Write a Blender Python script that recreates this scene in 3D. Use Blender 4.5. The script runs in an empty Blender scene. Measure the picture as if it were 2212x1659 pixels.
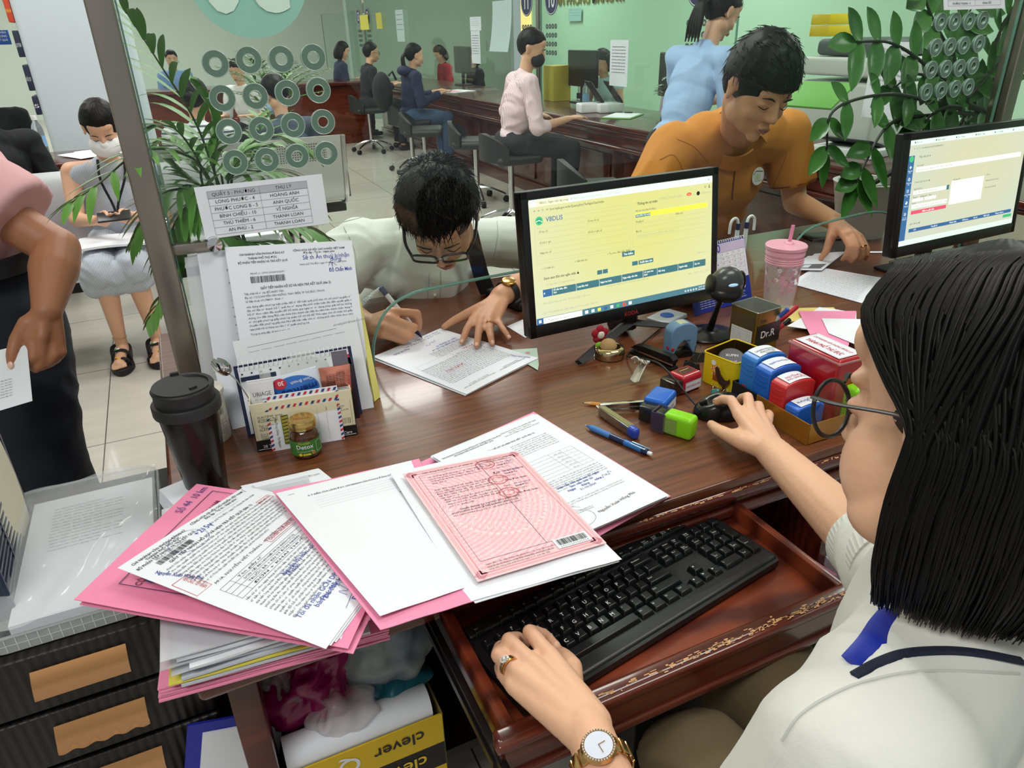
import bpy,bmesh,math,random
import numpy as np
from mathutils import Vector,Matrix,noise
random.seed(7)
PI = math.pi
S = bpy.context.scene
COL = S.collection
# ---------------------------------------------------------------- camera
W,H,FPX = 2212,1659,1560.0
CAM = np.array([0.,0.,1.38])
def _cam_axes(pitch=26.35,roll=-1.58,yaw=24.4):
 p,r,y = map(math.radians,(pitch,roll,yaw))
 fw = np.array([math.sin(y)*math.cos(p),math.cos(y)*math.cos(p),-math.sin(p)])
 rt = np.array([math.cos(y),-math.sin(y),0.]); up = np.cross(rt,fw)
 return rt*math.cos(r)+up*math.sin(r),-rt*math.sin(r)+up*math.cos(r),fw
RT,UP,FW = _cam_axes()
cd = bpy.data.cameras.new('camera'); cam = bpy.data.objects.new('camera',cd); COL.objects.link(cam)
cd.sensor_fit = 'HORIZONTAL'; cd.sensor_width = 36.0; cd.lens = FPX/W*36.0; cd.clip_start = .02; cd.clip_end = 100
cam.matrix_world = Matrix([[RT[i],UP[i],-FW[i],CAM[i]] for i in range(3)]+[[0,0,0,1]])
S.camera = cam
# ---------------------------------------------------------------- light and exposure
S.view_settings.view_transform = 'Standard'; S.view_settings.look = 'None'
S.view_settings.gamma = 1.0; S.view_settings.use_curve_mapping = False
S.view_settings.exposure = 0.0
wd = bpy.data.worlds.new('world'); S.world = wd; wd.use_nodes = True
wd.node_tree.nodes['Background'].inputs[0].default_value = (.92,.97,1,1)
wd.node_tree.nodes['Background'].inputs[1].default_value = 0.42
def area(name,loc,sx,sy,power,color=(1,.985,.95),rot=(0,0,0)):
 d = bpy.data.lights.new(name,'AREA'); d.shape = 'RECTANGLE'; d.size = sx; d.size_y = sy
 d.energy = power; d.color = color
 o = bpy.data.objects.new(name,d); COL.objects.link(o); o.location = loc; o.rotation_euler = rot
 return o
LAMPS = [(.9,2.7,60),(-.8,-.4,62),(1.6,.6,40),(-1.2,4.3,60),(1.3,5.2,75),(4.6,2.6,70),(4.6,6.4,80),(1.2,8.6,90),(4.6,10.2,90),(-2.2,8.5,80),(.8,13.2,120),(-2.6,13.5,110)]
for x,y,p in LAMPS: area('ceiling_lamp_light',(x,y,2.93),1.3,.6,p*.52)
# ---------------------------------------------------------------- rays: where a line of sight meets a plane of the room
def ray(px,py): return RT*(px-W/2)-UP*(py-H/2)+FW*FPX
def A(px,py,z=.75): d = ray(px,py); return CAM+d*((z-CAM[2])/d[2])
def AY(px,py,y): d = ray(px,py); return CAM+d*(y/d[1])
def AX(px,py,x): d = ray(px,py); return CAM+d*(x/d[0])
def AD(px,py,dep): return CAM+ray(px,py)*(dep/FPX)
# ---------------------------------------------------------------- materials
def hx(c,a=1.0):
 if isinstance(c,str):
  c = c.lstrip('#'); v = [int(c[i:i+2],16)/255 for i in (0,2,4)]
  v = [x/12.92 if x <= .04045 else ((x+.055)/1.055)**2.4 for x in v]
  return (*v,a)
 return (*c[:3],a)
MATS = {}
def mat(name,color,rough=.5,metal=0.,**k):
 if name in MATS: return MATS[name]
 m = bpy.data.materials.new(name); m.use_nodes = True; nt = m.node_tree; b = nt.nodes['Principled BSDF']
 b.inputs['Base Color'].default_value = hx(color); b.inputs['Roughness'].default_value = rough
 b.inputs['Metallic'].default_value = metal
 m.diffuse_color = hx(color)
 if 'spec' in k: b.inputs['Specular IOR Level'].default_value = k['spec']
 if 'trans' in k: b.inputs['Transmission Weight'].default_value = k['trans']
 if 'ior' in k: b.inputs['IOR'].default_value = k['ior']
 if 'alpha' in k: b.inputs['Alpha'].default_value = k['alpha']
 if 'coat' in k: b.inputs['Coat Weight'].default_value = k['coat']; b.inputs['Coat Roughness'].default_value = k.get('coatr',.08)
 if 'sheen' in k: b.inputs['Sheen Weight'].default_value = k['sheen']
 if 'sss' in k:
  b.inputs['Subsurface Weight'].default_value = k['sss']; b.inputs['Subsurface Radius'].default_value = (.02,.008,.004)
  b.inputs['Subsurface Scale'].default_value = .35
 if 'emit' in k: b.inputs['Emission Color'].default_value = hx(k.get('ecol',color)); b.inputs['Emission Strength'].default_value = k['emit']
 if 'noise' in k or 'var' in k:
  sc,dist = k.get('noise',(40,.1))
  tc = nt.nodes.new('ShaderNodeTexCoord'); mp = nt.nodes.new('ShaderNodeMapping'); mp.inputs['Scale'].default_value = k.get('stretch',(1,1,1))
  n = nt.nodes.new('ShaderNodeTexNoise'); n.inputs['Scale'].default_value = sc; n.inputs['Detail'].default_value = 4
  nt.links.new(tc.outputs['Object'],mp.inputs[0]); nt.links.new(mp.outputs[0],n.inputs['Vector'])
  bp = nt.nodes.new('ShaderNodeBump'); bp.inputs['Strength'].default_value = dist; bp.inputs['Distance'].default_value = k.get('bd',.002)
  nt.links.new(n.outputs['Fac'],bp.inputs['Height']); nt.links.new(bp.outputs[0],b.inputs['Normal'])
  if 'var' in k:
   mx = nt.nodes.new('ShaderNodeMix'); mx.data_type = 'RGBA'
   mx.inputs[6].default_value = hx(color); mx.inputs[7].default_value = hx(k['var'])
   rp = nt.nodes.new('ShaderNodeMapRange'); rp.inputs[1].default_value = .35; rp.inputs[2].default_value = .68
   nt.links.new(n.outputs['Fac'],rp.inputs[0]); nt.links.new(rp.outputs[0],mx.inputs[0]); nt.links.new(mx.outputs[2],b.inputs['Base Color'])
 MATS[name] = m; return m
def stripes(name,c1,c2,scale,axis=0,rough=.7,width=.5,bump=0.,wob=0.):
 """fine stripes of two colours along one object axis"""
 if name in MATS: return MATS[name]
 m = mat(name,c1,rough); nt = m.node_tree; b = nt.nodes['Principled BSDF']
 tc = nt.nodes.new('ShaderNodeTexCoord'); w = nt.nodes.new('ShaderNodeTexWave'); w.inputs['Scale'].default_value = scale
 w.bands_direction = 'XYZ'[axis]; w.inputs['Distortion'].default_value = wob
 nt.links.new(tc.outputs['Object'],w.inputs['Vector'])
 rp = nt.nodes.new('ShaderNodeMapRange'); rp.inputs[1].default_value = width-.15; rp.inputs[2].default_value = width+.15
 mx = nt.nodes.new('ShaderNodeMix'); mx.data_type = 'RGBA'; mx.inputs[6].default_value = hx(c1); mx.inputs[7].default_value = hx(c2)
 nt.links.new(w.outputs['Fac'],rp.inputs[0]); nt.links.new(rp.outputs[0],mx.inputs[0]); nt.links.new(mx.outputs[2],b.inputs['Base Color'])
 if bump:
  bp = nt.nodes.new('ShaderNodeBump'); bp.inputs['Strength'].default_value = bump; bp.inputs['Distance'].default_value = .002
  nt.links.new(w.outputs['Fac'],bp.inputs['Height']); nt.links.new(bp.outputs[0],b.inputs['Normal'])
 return m
def wood(name,c1,c2,rough=.3,stretch=(1.2,14,14),scale=4.,coat=.4,wave=.35):
 if name in MATS: return MATS[name]
 m = mat(name,c1,rough,coat=coat); nt = m.node_tree; b = nt.nodes['Principled BSDF']
 tc = nt.nodes.new('ShaderNodeTexCoord'); mp = nt.nodes.new('ShaderNodeMapping'); mp.inputs['Scale'].default_value = stretch
 n = nt.nodes.new('ShaderNodeTexNoise'); n.inputs['Scale'].default_value = scale; n.inputs['Detail'].default_value = 8
 n.inputs['Roughness'].default_value = .65; n.inputs['Distortion'].default_value = 1.2
 nt.links.new(tc.outputs['Object'],mp.inputs[0]); nt.links.new(mp.outputs[0],n.inputs['Vector'])
 w = nt.nodes.new('ShaderNodeTexWave'); w.bands_direction = 'Y'; w.inputs['Scale'].default_value = 2.2; w.inputs['Distortion'].default_value = 9
 w.inputs['Detail'].default_value = 3; w.inputs['Detail Scale'].default_value = .9
 mp2 = nt.nodes.new('ShaderNodeMapping'); mp2.inputs['Scale'].default_value = (stretch[0]*.8,stretch[1]*.45,stretch[2]*.45)
 nt.links.new(tc.outputs['Object'],mp2.inputs[0]); nt.links.new(mp2.outputs[0],w.inputs['Vector'])
 ad = nt.nodes.new('ShaderNodeMix'); ad.data_type = 'FLOAT'; ad.inputs[0].default_value = wave
 nt.links.new(n.outputs['Fac'],ad.inputs[2]); nt.links.new(w.outputs['Fac'],ad.inputs[3])
 rp = nt.nodes.new('ShaderNodeMapRange'); rp.inputs[1].default_value = .3; rp.inputs[2].default_value = .72
 mx = nt.nodes.new('ShaderNodeMix'); mx.data_type = 'RGBA'; mx.inputs[6].default_value = hx(c1); mx.inputs[7].default_value = hx(c2)
 nt.links.new(ad.outputs[0],rp.inputs[0]); nt.links.new(rp.outputs[0],mx.inputs[0]); nt.links.new(mx.outputs[2],b.inputs['Base Color'])
 return m
def glassy(name,tint='#f2fbf6',refl=.05,rough=.02):
 """thin clear sheet: lets light through, mirrors a little more at a slant"""
 if name in MATS: return MATS[name]
 m = bpy.data.materials.new(name); m.use_nodes = True; nt = m.node_tree; nt.nodes.clear()
 o = nt.nodes.new('ShaderNodeOutputMaterial'); t = nt.nodes.new('ShaderNodeBsdfTransparent'); t.inputs[0].default_value = hx(tint)
 g = nt.nodes.new('ShaderNodeBsdfGlossy'); g.inputs['Roughness'].default_value = rough
 f = nt.nodes.new('ShaderNodeLayerWeight'); f.inputs[0].default_value = .5
 pw = nt.nodes.new('ShaderNodeMath'); pw.operation = 'POWER'; pw.inputs[1].default_value = 4.5; nt.links.new(f.outputs['Facing'],pw.inputs[0])
 mu = nt.nodes.new('ShaderNodeMath'); mu.operation = 'MULTIPLY_ADD'; mu.inputs[1].default_value = .7; mu.inputs[2].default_value = refl
 mx = nt.nodes.new('ShaderNodeMixShader'); nt.links.new(pw.outputs[0],mu.inputs[0]); nt.links.new(mu.outputs[0],mx.inputs[0])
 nt.links.new(t.outputs[0],mx.inputs[1]); nt.links.new(g.outputs[0],mx.inputs[2]); nt.links.new(mx.outputs[0],o.inputs[0])
 MATS[name] = m; return m
# ---------------------------------------------------------------- mesh collecting
def nrm(v): v = np.asarray(v,float); return v/(np.linalg.norm(v)+1e-12)
def frame(d):
 d = nrm(d); a = np.array([0,0,1.]) if abs(d[2]) < .9 else np.array([1.,0,0])
 x = nrm(np.cross(a,d)); return x,np.cross(d,x),d
def bez(pts,n=16):
 """smooth path through points (Catmull-Rom)"""
 P = [np.asarray(p,float) for p in pts]; P = [2*P[0]-P[1]]+P+[2*P[-1]-P[-2]]; out = []
 for i in range(1,len(P)-2):
  for k in range(n):
   t = k/n; a,b,c,d = P[i-1:i+3]
   out.append(.5*((2*b)+(c-a)*t+(2*a-5*b+4*c-d)*t*t+(-a+3*b-3*c+d)*t**3))
 out.append(P[-2]); return out
class MB:
 def __init__(s): s.v = []; s.f = []; s.m = []; s.cur = 0; s.mats = []; s.T = None
 def mat(s,m):
  if m not in s.mats: s.mats.append(m)
  s.cur = s.mats.index(m); return s
 def add(s,vs,fs):
  b = len(s.v)
  for v in vs:
   v = Vector(v)
   if s.T is not None: v = s.T @ v
   s.v.append(tuple(v))
  for f in fs: s.f.append(tuple(b+i for i in f)); s.m.append(s.cur)
  return s
 def box(s,c,d,R=None,bev=0.):
  hxx,hy,hz = d[0]/2,d[1]/2,d[2]/2; bev = min(bev,hxx*.98,hy*.98,hz*.98)
  vs = []; fs = []
  if bev <= 0:
   for z in (-hz,hz):
    for x,y in ((-hxx,-hy),(hxx,-hy),(hxx,hy),(-hxx,hy)): vs.append((x,y,z))
   fs = [(3,2,1,0),(4,5,6,7),(0,1,5,4),(1,2,6,5),(2,3,7,6),(3,0,4,7)]
  else:
   n = 2 if bev < .004 else 4
   prof = [(bev*(1-math.cos(k/n*PI/2)),bev*(1-math.sin(k/n*PI/2))) for k in range(n+1)]
   rings = [(-hz+q,p) for p,q in [(a,b) for a,b in reversed(prof)]]
   rings = [(-hz+bev*(1-math.cos(t)),bev*(1-math.sin(t))) for t in [k/n*PI/2 for k in range(n+1)]]
   rings += [(hz-bev*(1-math.cos(t)),bev*(1-math.sin(t))) for t in [PI/2-k/n*PI/2 for k in range(n+1)]]
   K = 4*(n+1)
   for z,ins in rings:
    r = max(bev-ins,1e-5) if ins < bev else 1e-5
    for qx,qy,a0 in ((1,1,0),(-1,1,90),(-1,-1,180),(1,-1,270)):
     for k in range(n+1):
      a = math.radians(a0+90*k/n); vs.append((qx*(hxx-bev)+r*math.cos(a),qy*(hy-bev)+r*math.sin(a),z))
   for i in range(len(rings)-1):
    for k in range(K): a = i*K+k; b = i*K+(k+1) % K; fs.append((a,b,b+K,a+K))
   fs.append(tuple(reversed(range(K)))); fs.append(tuple(range((len(rings)-1)*K,len(rings)*K)))
  R = R or Matrix.Identity(3); c = Vector(c)
  return s.add([c+(R @ Vector(v)) for v in vs],fs)
 def lathe(s,prof,c=(0,0,0),ax=(0,0,1),n=32,sx=1.,sy=1.,closed=True):
  """prof: list of (radius, height) from bottom to top"""
  X,Y,Z = frame(ax); X,Y = (np.array([1.,0,0]),np.array([0,1.,0])) if abs(Z[2]) > .9999 else (X,Y)
  c = np.asarray(c,float); vs = []; fs = []
  for r,h in prof:
   for k in range(n):
    a = 2*PI*k/n; vs.append(c+X*(r*math.cos(a)*sx)+Y*(r*math.sin(a)*sy)+Z*h)
  for i in range(len(prof)-1):
   for k in range(n): a = i*n+k; b = i*n+(k+1) % n; fs.append((a,b,b+n,a+n))
  if closed and prof[0][0] > 1e-6: fs.append(tuple(reversed(range(n))))
  if closed and prof[-1][0] > 1e-6: fs.append(tuple(range((len(prof)-1)*n,len(prof)*n)))
  return s.add(vs,fs)
 def cyl(s,p,q,r,r2=None,n=20):
  p = np.asarray(p,float); q = np.asarray(q,float)
  return s.lathe([(r,0),(r if r2 is None else r2,float(np.linalg.norm(q-p)))],p,q-p,n)
 def tube(s,path,r,n=8,flat=None,up=None):
  P = [np.asarray(p,float) for p in path]; m = len(P); vs = []; fs = []
  r = [r]*m if np.isscalar(r) else [np.interp(i/(m-1),np.linspace(0,1,len(r)),r) for i in range(m)]
  X,Y,_ = frame(P[1]-P[0])
  if up is not None: X = nrm(np.cross(up,P[1]-P[0])); Y = nrm(np.cross(P[1]-P[0],X))
  for i in range(m):
   d = nrm(P[min(i+1,m-1)]-P[max(i-1,0)]); X = nrm(X-d*(X@d)); Y = np.cross(d,X)
   for k in range(n):
    a = 2*PI*k/n; vs.append(P[i]+X*r[i]*math.cos(a)+Y*r[i]*math.sin(a)*(flat or 1))
  for i in range(m-1):
   for k in range(n): a = i*n+k; b = i*n+(k+1) % n; fs.append((a,b,b+n,a+n))
  fs.append(tuple(reversed(range(n)))); fs.append(tuple(range((m-1)*n,m*n)))
  return s.add(vs,fs)
 def ell(s,c,r,R=None,n=20,m=12):
  r = (r,r,r) if np.isscalar(r) else r; vs = []; fs = []; R = R or Matrix.Identity(3); c = Vector(c)
  for i in range(m+1):
   t = PI*i/m
   for k in range(n):
    a = 2*PI*k/n; vs.append(c+R @ Vector((r[0]*math.sin(t)*math.cos(a),r[1]*math.sin(t)*math.sin(a),-r[2]*math.cos(t))))
  for i in range(m):
   for k in range(n): a = i*n+k; b = i*n+(k+1) % n; fs.append((a,b,b+n,a+n))
  return s.add(vs,fs)
 def cap(s,p,q,r1,r2=None,n=16,flat=False,sq=1.0,side=None):
  """round cone from p to q; flat: cut ends; sq: squash across 'side' direction"""
  r2 = r1 if r2 is None else r2; p = np.asarray(p,float); q = np.asarray(q,float); L = float(np.linalg.norm(q-p))
  if L < 1e-6: return s.ell(p,max(r1,r2))
  if flat is True: prof = [(r1,0),(r1,L*.02),(r2,L*.98),(r2,L)]
  else:
   prof = [(r1*math.cos(t),r1*math.sin(t)) for t in np.linspace(-PI/2,0,6)]
   if flat == 'end': prof += [(r2,L)]
   else: prof += [(r2*math.cos(t),L+r2*math.sin(t)) for t in np.linspace(0,PI/2,6)]
   if flat == 'start': prof = [(r1,0)]+prof[6:]
  Z = nrm(q-p)
  if side is not None:
   Y = nrm(np.asarray(side,float)-Z*(np.asarray(side,float)@Z)); X = np.cross(Y,Z)
  else: X,Y,Z = frame(Z)
  vs = []; fs = []
  for r,h in prof:
   for k in range(n): a = 2*PI*k/n; vs.append(p+X*r*math.cos(a)+Y*r*math.sin(a)*sq+Z*h)
  for i in range(len(prof)-1):
   for k in range(n): a = i*n+k; b = i*n+(k+1) % n; fs.append((a,b,b+n,a+n))
  fs.append(tuple(reversed(range(n)))); fs.append(tuple(range((len(prof)-1)*n,len(prof)*n)))
  return s.add(vs,fs)
 def prism(s,pts,z0,z1,R=None,c=(0,0,0)):
  """outline in local xy extruded z0..z1"""
  n = len(pts); R = R or Matrix.Identity(3); c = Vector(c)
  ar = sum(pts[i][0]*pts[(i+1) % n][1]-pts[(i+1) % n][0]*pts[i][1] for i in range(n))
  if ar < 0: pts = list(reversed(pts))
  vs = [c+R @ Vector((p[0],p[1],z0)) for p in pts]+[c+R @ Vector((p[0],p[1],z1)) for p in pts]
  fs = [tuple(reversed(range(n))),tuple(range(n,2*n))]+[(i,(i+1) % n,n+(i+1) % n,n+i) for i in range(n)]
  return s.add(vs,fs)
 def sheet(s,fn,nu,nv,th=0.0004):
  """two-sided thin sheet: fn(u,v) in 0..1 -> point"""
  P = [[np.asarray(fn(i/nu,j/nv),float) for j in range(nv+1)] for i in range(nu+1)]; vs = []; K = (nu+1)*(nv+1)
  for s_ in (1,-1):
   for i in range(nu+1):
    for j in range(nv+1):
     a = P[min(i+1,nu)][j]-P[max(i-1,0)][j]; b = P[i][min(j+1,nv)]-P[i][max(j-1,0)]
     vs.append(P[i][j]+nrm(np.cross(a,b))*th/2*s_)
  fs = []; ix = lambda i,j: i*(nv+1)+j
  for i in range(nu):
   for j in range(nv):
    a,b,c,d = ix(i,j),ix(i+1,j),ix(i+1,j+1),ix(i,j+1); fs.append((a,b,c,d)); fs.append((K+d,K+c,K+b,K+a))
  ed = [ix(i,0) for i in range(nu)]+[ix(nu,j) for j in range(nv)]+[ix(i,nv) for i in range(nu,0,-1)]+[ix(0,j) for j in range(nv,0,-1)]
  for k in range(len(ed)): a,b = ed[k],ed[(k+1) % len(ed)]; fs.append((b,a,K+a,K+b))
  return s.add(vs,fs)
 def build(s,name,m=None,parent=None,smooth=True,ang=40):
  me = bpy.data.meshes.new(name); me.from_pydata(s.v,[],s.f); me.update()
  for x in (s.mats or [m]): me.materials.append(x)
  if s.mats: me.polygons.foreach_set('material_index',s.m)
  o = bpy.data.objects.new(name,me); COL.objects.link(o)
  if smooth:
   me.polygons.foreach_set('use_smooth',[True]*len(me.polygons))
   me.set_sharp_from_angle(angle=math.radians(ang))
  if parent is not None: o.parent = parent
  return o
def thing(name,label,cat,loc=(0,0,0),rz=0.,group=None,R=None):
 o = bpy.data.objects.new(name,None); COL.objects.link(o); o.empty_display_size = .05
 if R is not None: o.matrix_world = Matrix.Translation(Vector(loc)) @ R.to_4x4()
 else: o.location = loc; o.rotation_euler = (0,0,rz)
 return tag(o,label,cat,group)
def tag(o,label,cat,group=None):
 o['label'] = label; o['category'] = cat
 if group: o['group'] = group
 return o
def struct(o): o['kind'] = 'structure'; return o
def stuff(o): o['kind'] = 'stuff'; return o
def copy_tree(o,parent=None,label=None,loc=None,rz=None):
 c = o.copy(); COL.objects.link(c)
 if parent is not None: c.parent = parent
 if label: c['label'] = label
 if loc is not None: c.location = loc
 if rz is not None: c.rotation_euler = (0,0,rz)
 for ch in list(o.children): copy_tree(ch,c)
 return c
# ---------------------------------------------------------------- organic surfaces: union of round pieces, one continuous skin
def fuse(mb,name,m,parent=None,voxel=.004,smooth=4,disp=None,fac=.5):
 me = bpy.data.meshes.new('tmp'); me.from_pydata(mb.v,[],mb.f); me.update()
 o = bpy.data.objects.new('tmp',me); COL.objects.link(o)
 r = o.modifiers.new('r','REMESH'); r.mode = 'VOXEL'; r.voxel_size = voxel; r.use_smooth_shade = True
 if smooth: sm = o.modifiers.new('s','SMOOTH'); sm.factor = fac; sm.iterations = smooth
 dg = bpy.context.evaluated_depsgraph_get(); ev = o.evaluated_get(dg); nm = bpy.data.meshes.new_from_object(ev)
 bpy.data.objects.remove(o); bpy.data.meshes.remove(me)
 if disp:
  n = len(nm.vertices); co = np.empty(n*3); nm.vertices.foreach_get('co',co); co = co.reshape(-1,3)
  no = np.array([v.normal[:] for v in nm.vertices]); co = co+no*np.array([disp(Vector(c),Vector(q)) for c,q in zip(co,no)])[:,None]
  nm.vertices.foreach_set('co',co.ravel()); nm.update()
 nm.name = name; nm.materials.clear()
 for x in (m if isinstance(m,list) else [m]): nm.materials.append(x)
 nm.polygons.foreach_set('use_smooth',[True]*len(nm.polygons))
 ob = bpy.data.objects.new(name,nm); COL.objects.link(ob)
 if parent is not None: ob.parent = parent
 return ob
def paint(ob,mats,fn):
 """give each face the material of the region it lies in (fn: centre -> slot)"""
 for m in mats: ob.data.materials.append(m)
 k = [int(fn(p.center,p.normal)) for p in ob.data.polygons]; ob.data.polygons.foreach_set('material_index',k)
def folds(amp,sc=9.,seed=0.,st=(1,1,1),hard=1.):
 def f(c,n):
  q = Vector((c.x*sc*st[0]+seed,c.y*sc*st[1],c.z*sc*st[2])); a = noise.noise(q+Vector((noise.noise(q*.7),noise.noise(q*.8+Vector((5,0,0))),0))*1.2)
  return amp*(1-abs(a)*2.4*hard)
 return f
# ---------------------------------------------------------------- writing
_TC = {}
def glyphs(txt,size,align='LEFT',ls=1.,bold=False,sp=1.):
 rs = 1 if size < .0058 else 2 if size < .02 else 4; k = (txt,align,ls,bold,sp,rs)
 if k not in _TC:
  cu = bpy.data.curves.new('t','FONT'); cu.body = txt; cu.size = 1; cu.align_x = align; cu.space_line = ls; cu.space_character = sp
  cu.resolution_u = rs; cu.offset = .012 if bold else 0
  o = bpy.data.objects.new('t',cu); COL.objects.link(o); dg = bpy.context.evaluated_depsgraph_get()
  me = o.evaluated_get(dg).to_mesh(); n = len(me.vertices); co = np.empty(n*3)
  if n: me.vertices.foreach_get('co',co)
  fs = [tuple(p.vertices) for p in me.polygons]; _TC[k] = (co.reshape(-1,3)[:,:2].copy(),fs)
  o.evaluated_get(dg).to_mesh_clear(); bpy.data.objects.remove(o); bpy.data.curves.remove(cu)
 v,f = _TC[k]; return v*size,f
class Ink:
 def __init__(s): s.v = []; s.f = []; s.m = []; s.mats = []
 def _a(s,vs,fs,m,dz=0.):
  if m not in s.mats: s.mats.append(m)
  b = len(s.v); s.v += [(x,y,dz) for x,y in vs]; s.f += [tuple(b+i for i in f) for f in fs]; s.m += [s.mats.index(m)]*len(fs)
  return s
 def text(s,x,y,size,txt,m,align='LEFT',rot=0.,ls=1.,bold=False,sx=1.,sp=1.,fit=None,dz=0.):
  v,f = glyphs(txt,size,align,ls,bold,sp)
  if len(v) == 0: return s
  if fit: sx = fit/max(1e-6,v[:,0].max()-v[:,0].min())
  c,n = math.cos(rot),math.sin(rot); X = v[:,0]*sx; Y = v[:,1]
  if sx < 0: f = [tuple(reversed(q)) for q in f]
  return s._a(list(zip(x+X*c-Y*n,y+X*n+Y*c)),f,m,dz)
 def rect(s,x0,y0,x1,y1,m,n=1,dz=0.):
  n = max(n,int(max(abs(x1-x0),abs(y1-y0))/.02)) if n != 0 else 1; h = abs(x1-x0) >= abs(y1-y0); vs = []; fs = []
  for k in range(n+1):
   t = k/n; vs += [(x0+(x1-x0)*t,y0),(x0+(x1-x0)*t,y1)] if h else [(x0,y0+(y1-y0)*t),(x1,y0+(y1-y0)*t)]
  for k in range(n): fs.append((2*k,2*k+2,2*k+3,2*k+1) if h else (2*k,2*k+1,2*k+3,2*k+2))
  return s._a(vs,fs,m,dz)
 def frame(s,x0,y0,x1,y1,w,m):
  for a in ((x0,y0,x1,y0+w),(x0,y1-w,x1,y1),(x0,y0,x0+w,y1),(x1-w,y0,x1,y1)): s.rect(*a,m)
  return s
 def line(s,pts,w,m,dz=0.):
  P = [np.array(p,float) for p in pts]; vs = []; fs = []
  for i in range(len(P)):
   d = P[min(i+1,len(P)-1)]-P[max(i-1,0)]; d = d/(np.linalg.norm(d)+1e-12); q = np.array([-d[1],d[0]])*w/2
   vs += [tuple(P[i]-q),tuple(P[i]+q)]
  for i in range(len(P)-1): fs.append((2*i,2*i+2,2*i+3,2*i+1))
  return s._a(vs,fs,m,dz)
 def ring(s,x,y,r0,r1,m,n=32,sx=1.,dz=0.):
  vs = []; fs = []
  for k in range(n): a = 2*PI*k/n; c,q = math.cos(a)*sx,math.sin(a); vs += [(x+c*r0,y+q*r0),(x+c*r1,y+q*r1)]
  for k in range(n): a = 2*k; b = 2*((k+1) % n); fs.append((a,a+1,b+1,b))
  return s._a(vs,fs,m,dz)
 def scribble(s,x,y,w,h,m,words=1,lw=.0006,rot=0.,seed=1):
  rnd = random.Random(seed); c,n_ = math.cos(rot),math.sin(rot); X = 0.
  for k in range(words):
   wl = w/words*.82; N = max(5,int(wl/h*3.2)); pts = []
   for i in range(N): pts.append((X+wl*i/(N-1)+rnd.uniform(-.2,.2)*h,h*(.5+(.5 if i % 2 else -.35)*rnd.uniform(.4,1.2)),0))
   P = bez(pts,5); s.line([(x+p[0]*c-p[1]*n_,y+p[0]*n_+p[1]*c) for p in P],lw,m); X += w/words
  return s
 def barcode(s,x,y,w,h,m,seed=3):
  r = random.Random(seed); X = x
  while X < x+w: a = r.choice((.0004,.0007,.0011)); s.rect(X,y,min(X+a,x+w),y+h,m,0); X += a+r.choice((.0004,.0007,.001))
  return s
 def build(s,parent,fn=None,eps=.0008,name='printed_text',label=None):
  """fn(x,y)->(point, normal) on the page; default: local z=0 plane"""
  if not s.v: return None
  if fn is None: V = [(x,y,eps+d) for x,y,d in s.v]
  else:
   V = []
   for x,y,d in s.v: p,n = fn(x,y); V.append(tuple(np.asarray(p)+np.asarray(n)*(eps+d)))
  me = bpy.data.meshes.new(name); me.from_pydata(V,[],s.f); me.update()
  for m in s.mats: me.materials.append(m)
  me.polygons.foreach_set('material_index',s.m); o = bpy.data.objects.new(name,me); COL.objects.link(o); o.parent = parent
  if label: o['label'] = label
  return o
def on_surface(ob,px):
 """points of a surface under lines of sight (seams, prints and trims that lie on cloth), in the object's own frame"""
 mi = ob.matrix_world.inverted(); out = []
 for q in px:
  hit,loc,no,_ = ob.ray_cast(mi @ Vector(CAM),(mi.to_3x3() @ Vector(ray(*q))).normalized())
  if hit: out.append((np.array(loc),np.array(no)))
 return out
def seam(ob,px,m_,r=.001,name='seam',lift=.4,n=6,flat=None):
 bpy.context.view_layer.update(); P = [p[:2] for p in bez([(*q,0) for q in px],n)]; H_ = on_surface(ob,P)
 if len(H_) > 2: return MB().tube([p+q*r*lift for p,q in H_],r,6,flat=flat).build(name,m_,ob)
# common materials
PAPER = mat('paper_white','#e9ecf2',.75,noise=(300,.05)); PAPER2 = mat('paper_grey_white','#dfe3ea',.75)
PINK = mat('folder_pink','#ee92b4',.7,noise=(200,.08)); INK = mat('ink_black','#26262b',.6); INKG = mat('ink_grey','#6a6c74',.6)
PEN = mat('ink_blue','#2c3f9e',.5); RED = mat('ink_red','#c2283c',.6)
BLK = mat('plastic_black','#0c0c0e',.35); BLKM = mat('plastic_black_matte','#141417',.6); WHT = mat('plastic_white','#e8e9ea',.4)
CHROME = mat('chrome','#d8d8da',.12,1.); STEEL = mat('steel_brushed','#9a938a',.33,1.,noise=(60,.15),stretch=(1,1,.03)); GOLD = mat('gold_metal','#d8a860',.22,1.)
# ================================================================ ROOM
TILE = .76
fm = mat('floor_tile','#c5c0b6',.22,coat=.25)
nt = fm.node_tree; b = nt.nodes['Principled BSDF']; tc = nt.nodes.new('ShaderNodeTexCoord'); mp = nt.nodes.new('ShaderNodeMapping')
mp.inputs['Location'].default_value = (.43+TILE*10,-2.80+TILE*20,0)
br = nt.nodes.new('ShaderNodeTexBrick'); br.offset = 0; br.inputs['Scale'].default_value = 1; br.inputs['Mortar Size'].default_value = .0022
br.inputs['Brick Width'].default_value = TILE; br.inputs['Row Height'].default_value = TILE; br.inputs['Mortar Smooth'].default_value = .1
br.inputs['Color1'].default_value = hx('#cac5bb'); br.inputs['Color2'].default_value = hx('#c3beb3'); br.inputs['Mortar'].default_value = hx('#55534d')
nz = nt.nodes.new('ShaderNodeTexNoise'); nz.inputs['Scale'].default_value = 5; nz.inputs['Detail'].default_value = 6
mp3 = nt.nodes.new('ShaderNodeMapping'); mp3.inputs['Scale'].default_value = (1,3.5,1); nt.links.new(tc.outputs['Object'],mp3.inputs[0]); nt.links.new(mp3.outputs[0],nz.inputs['Vector'])
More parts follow.
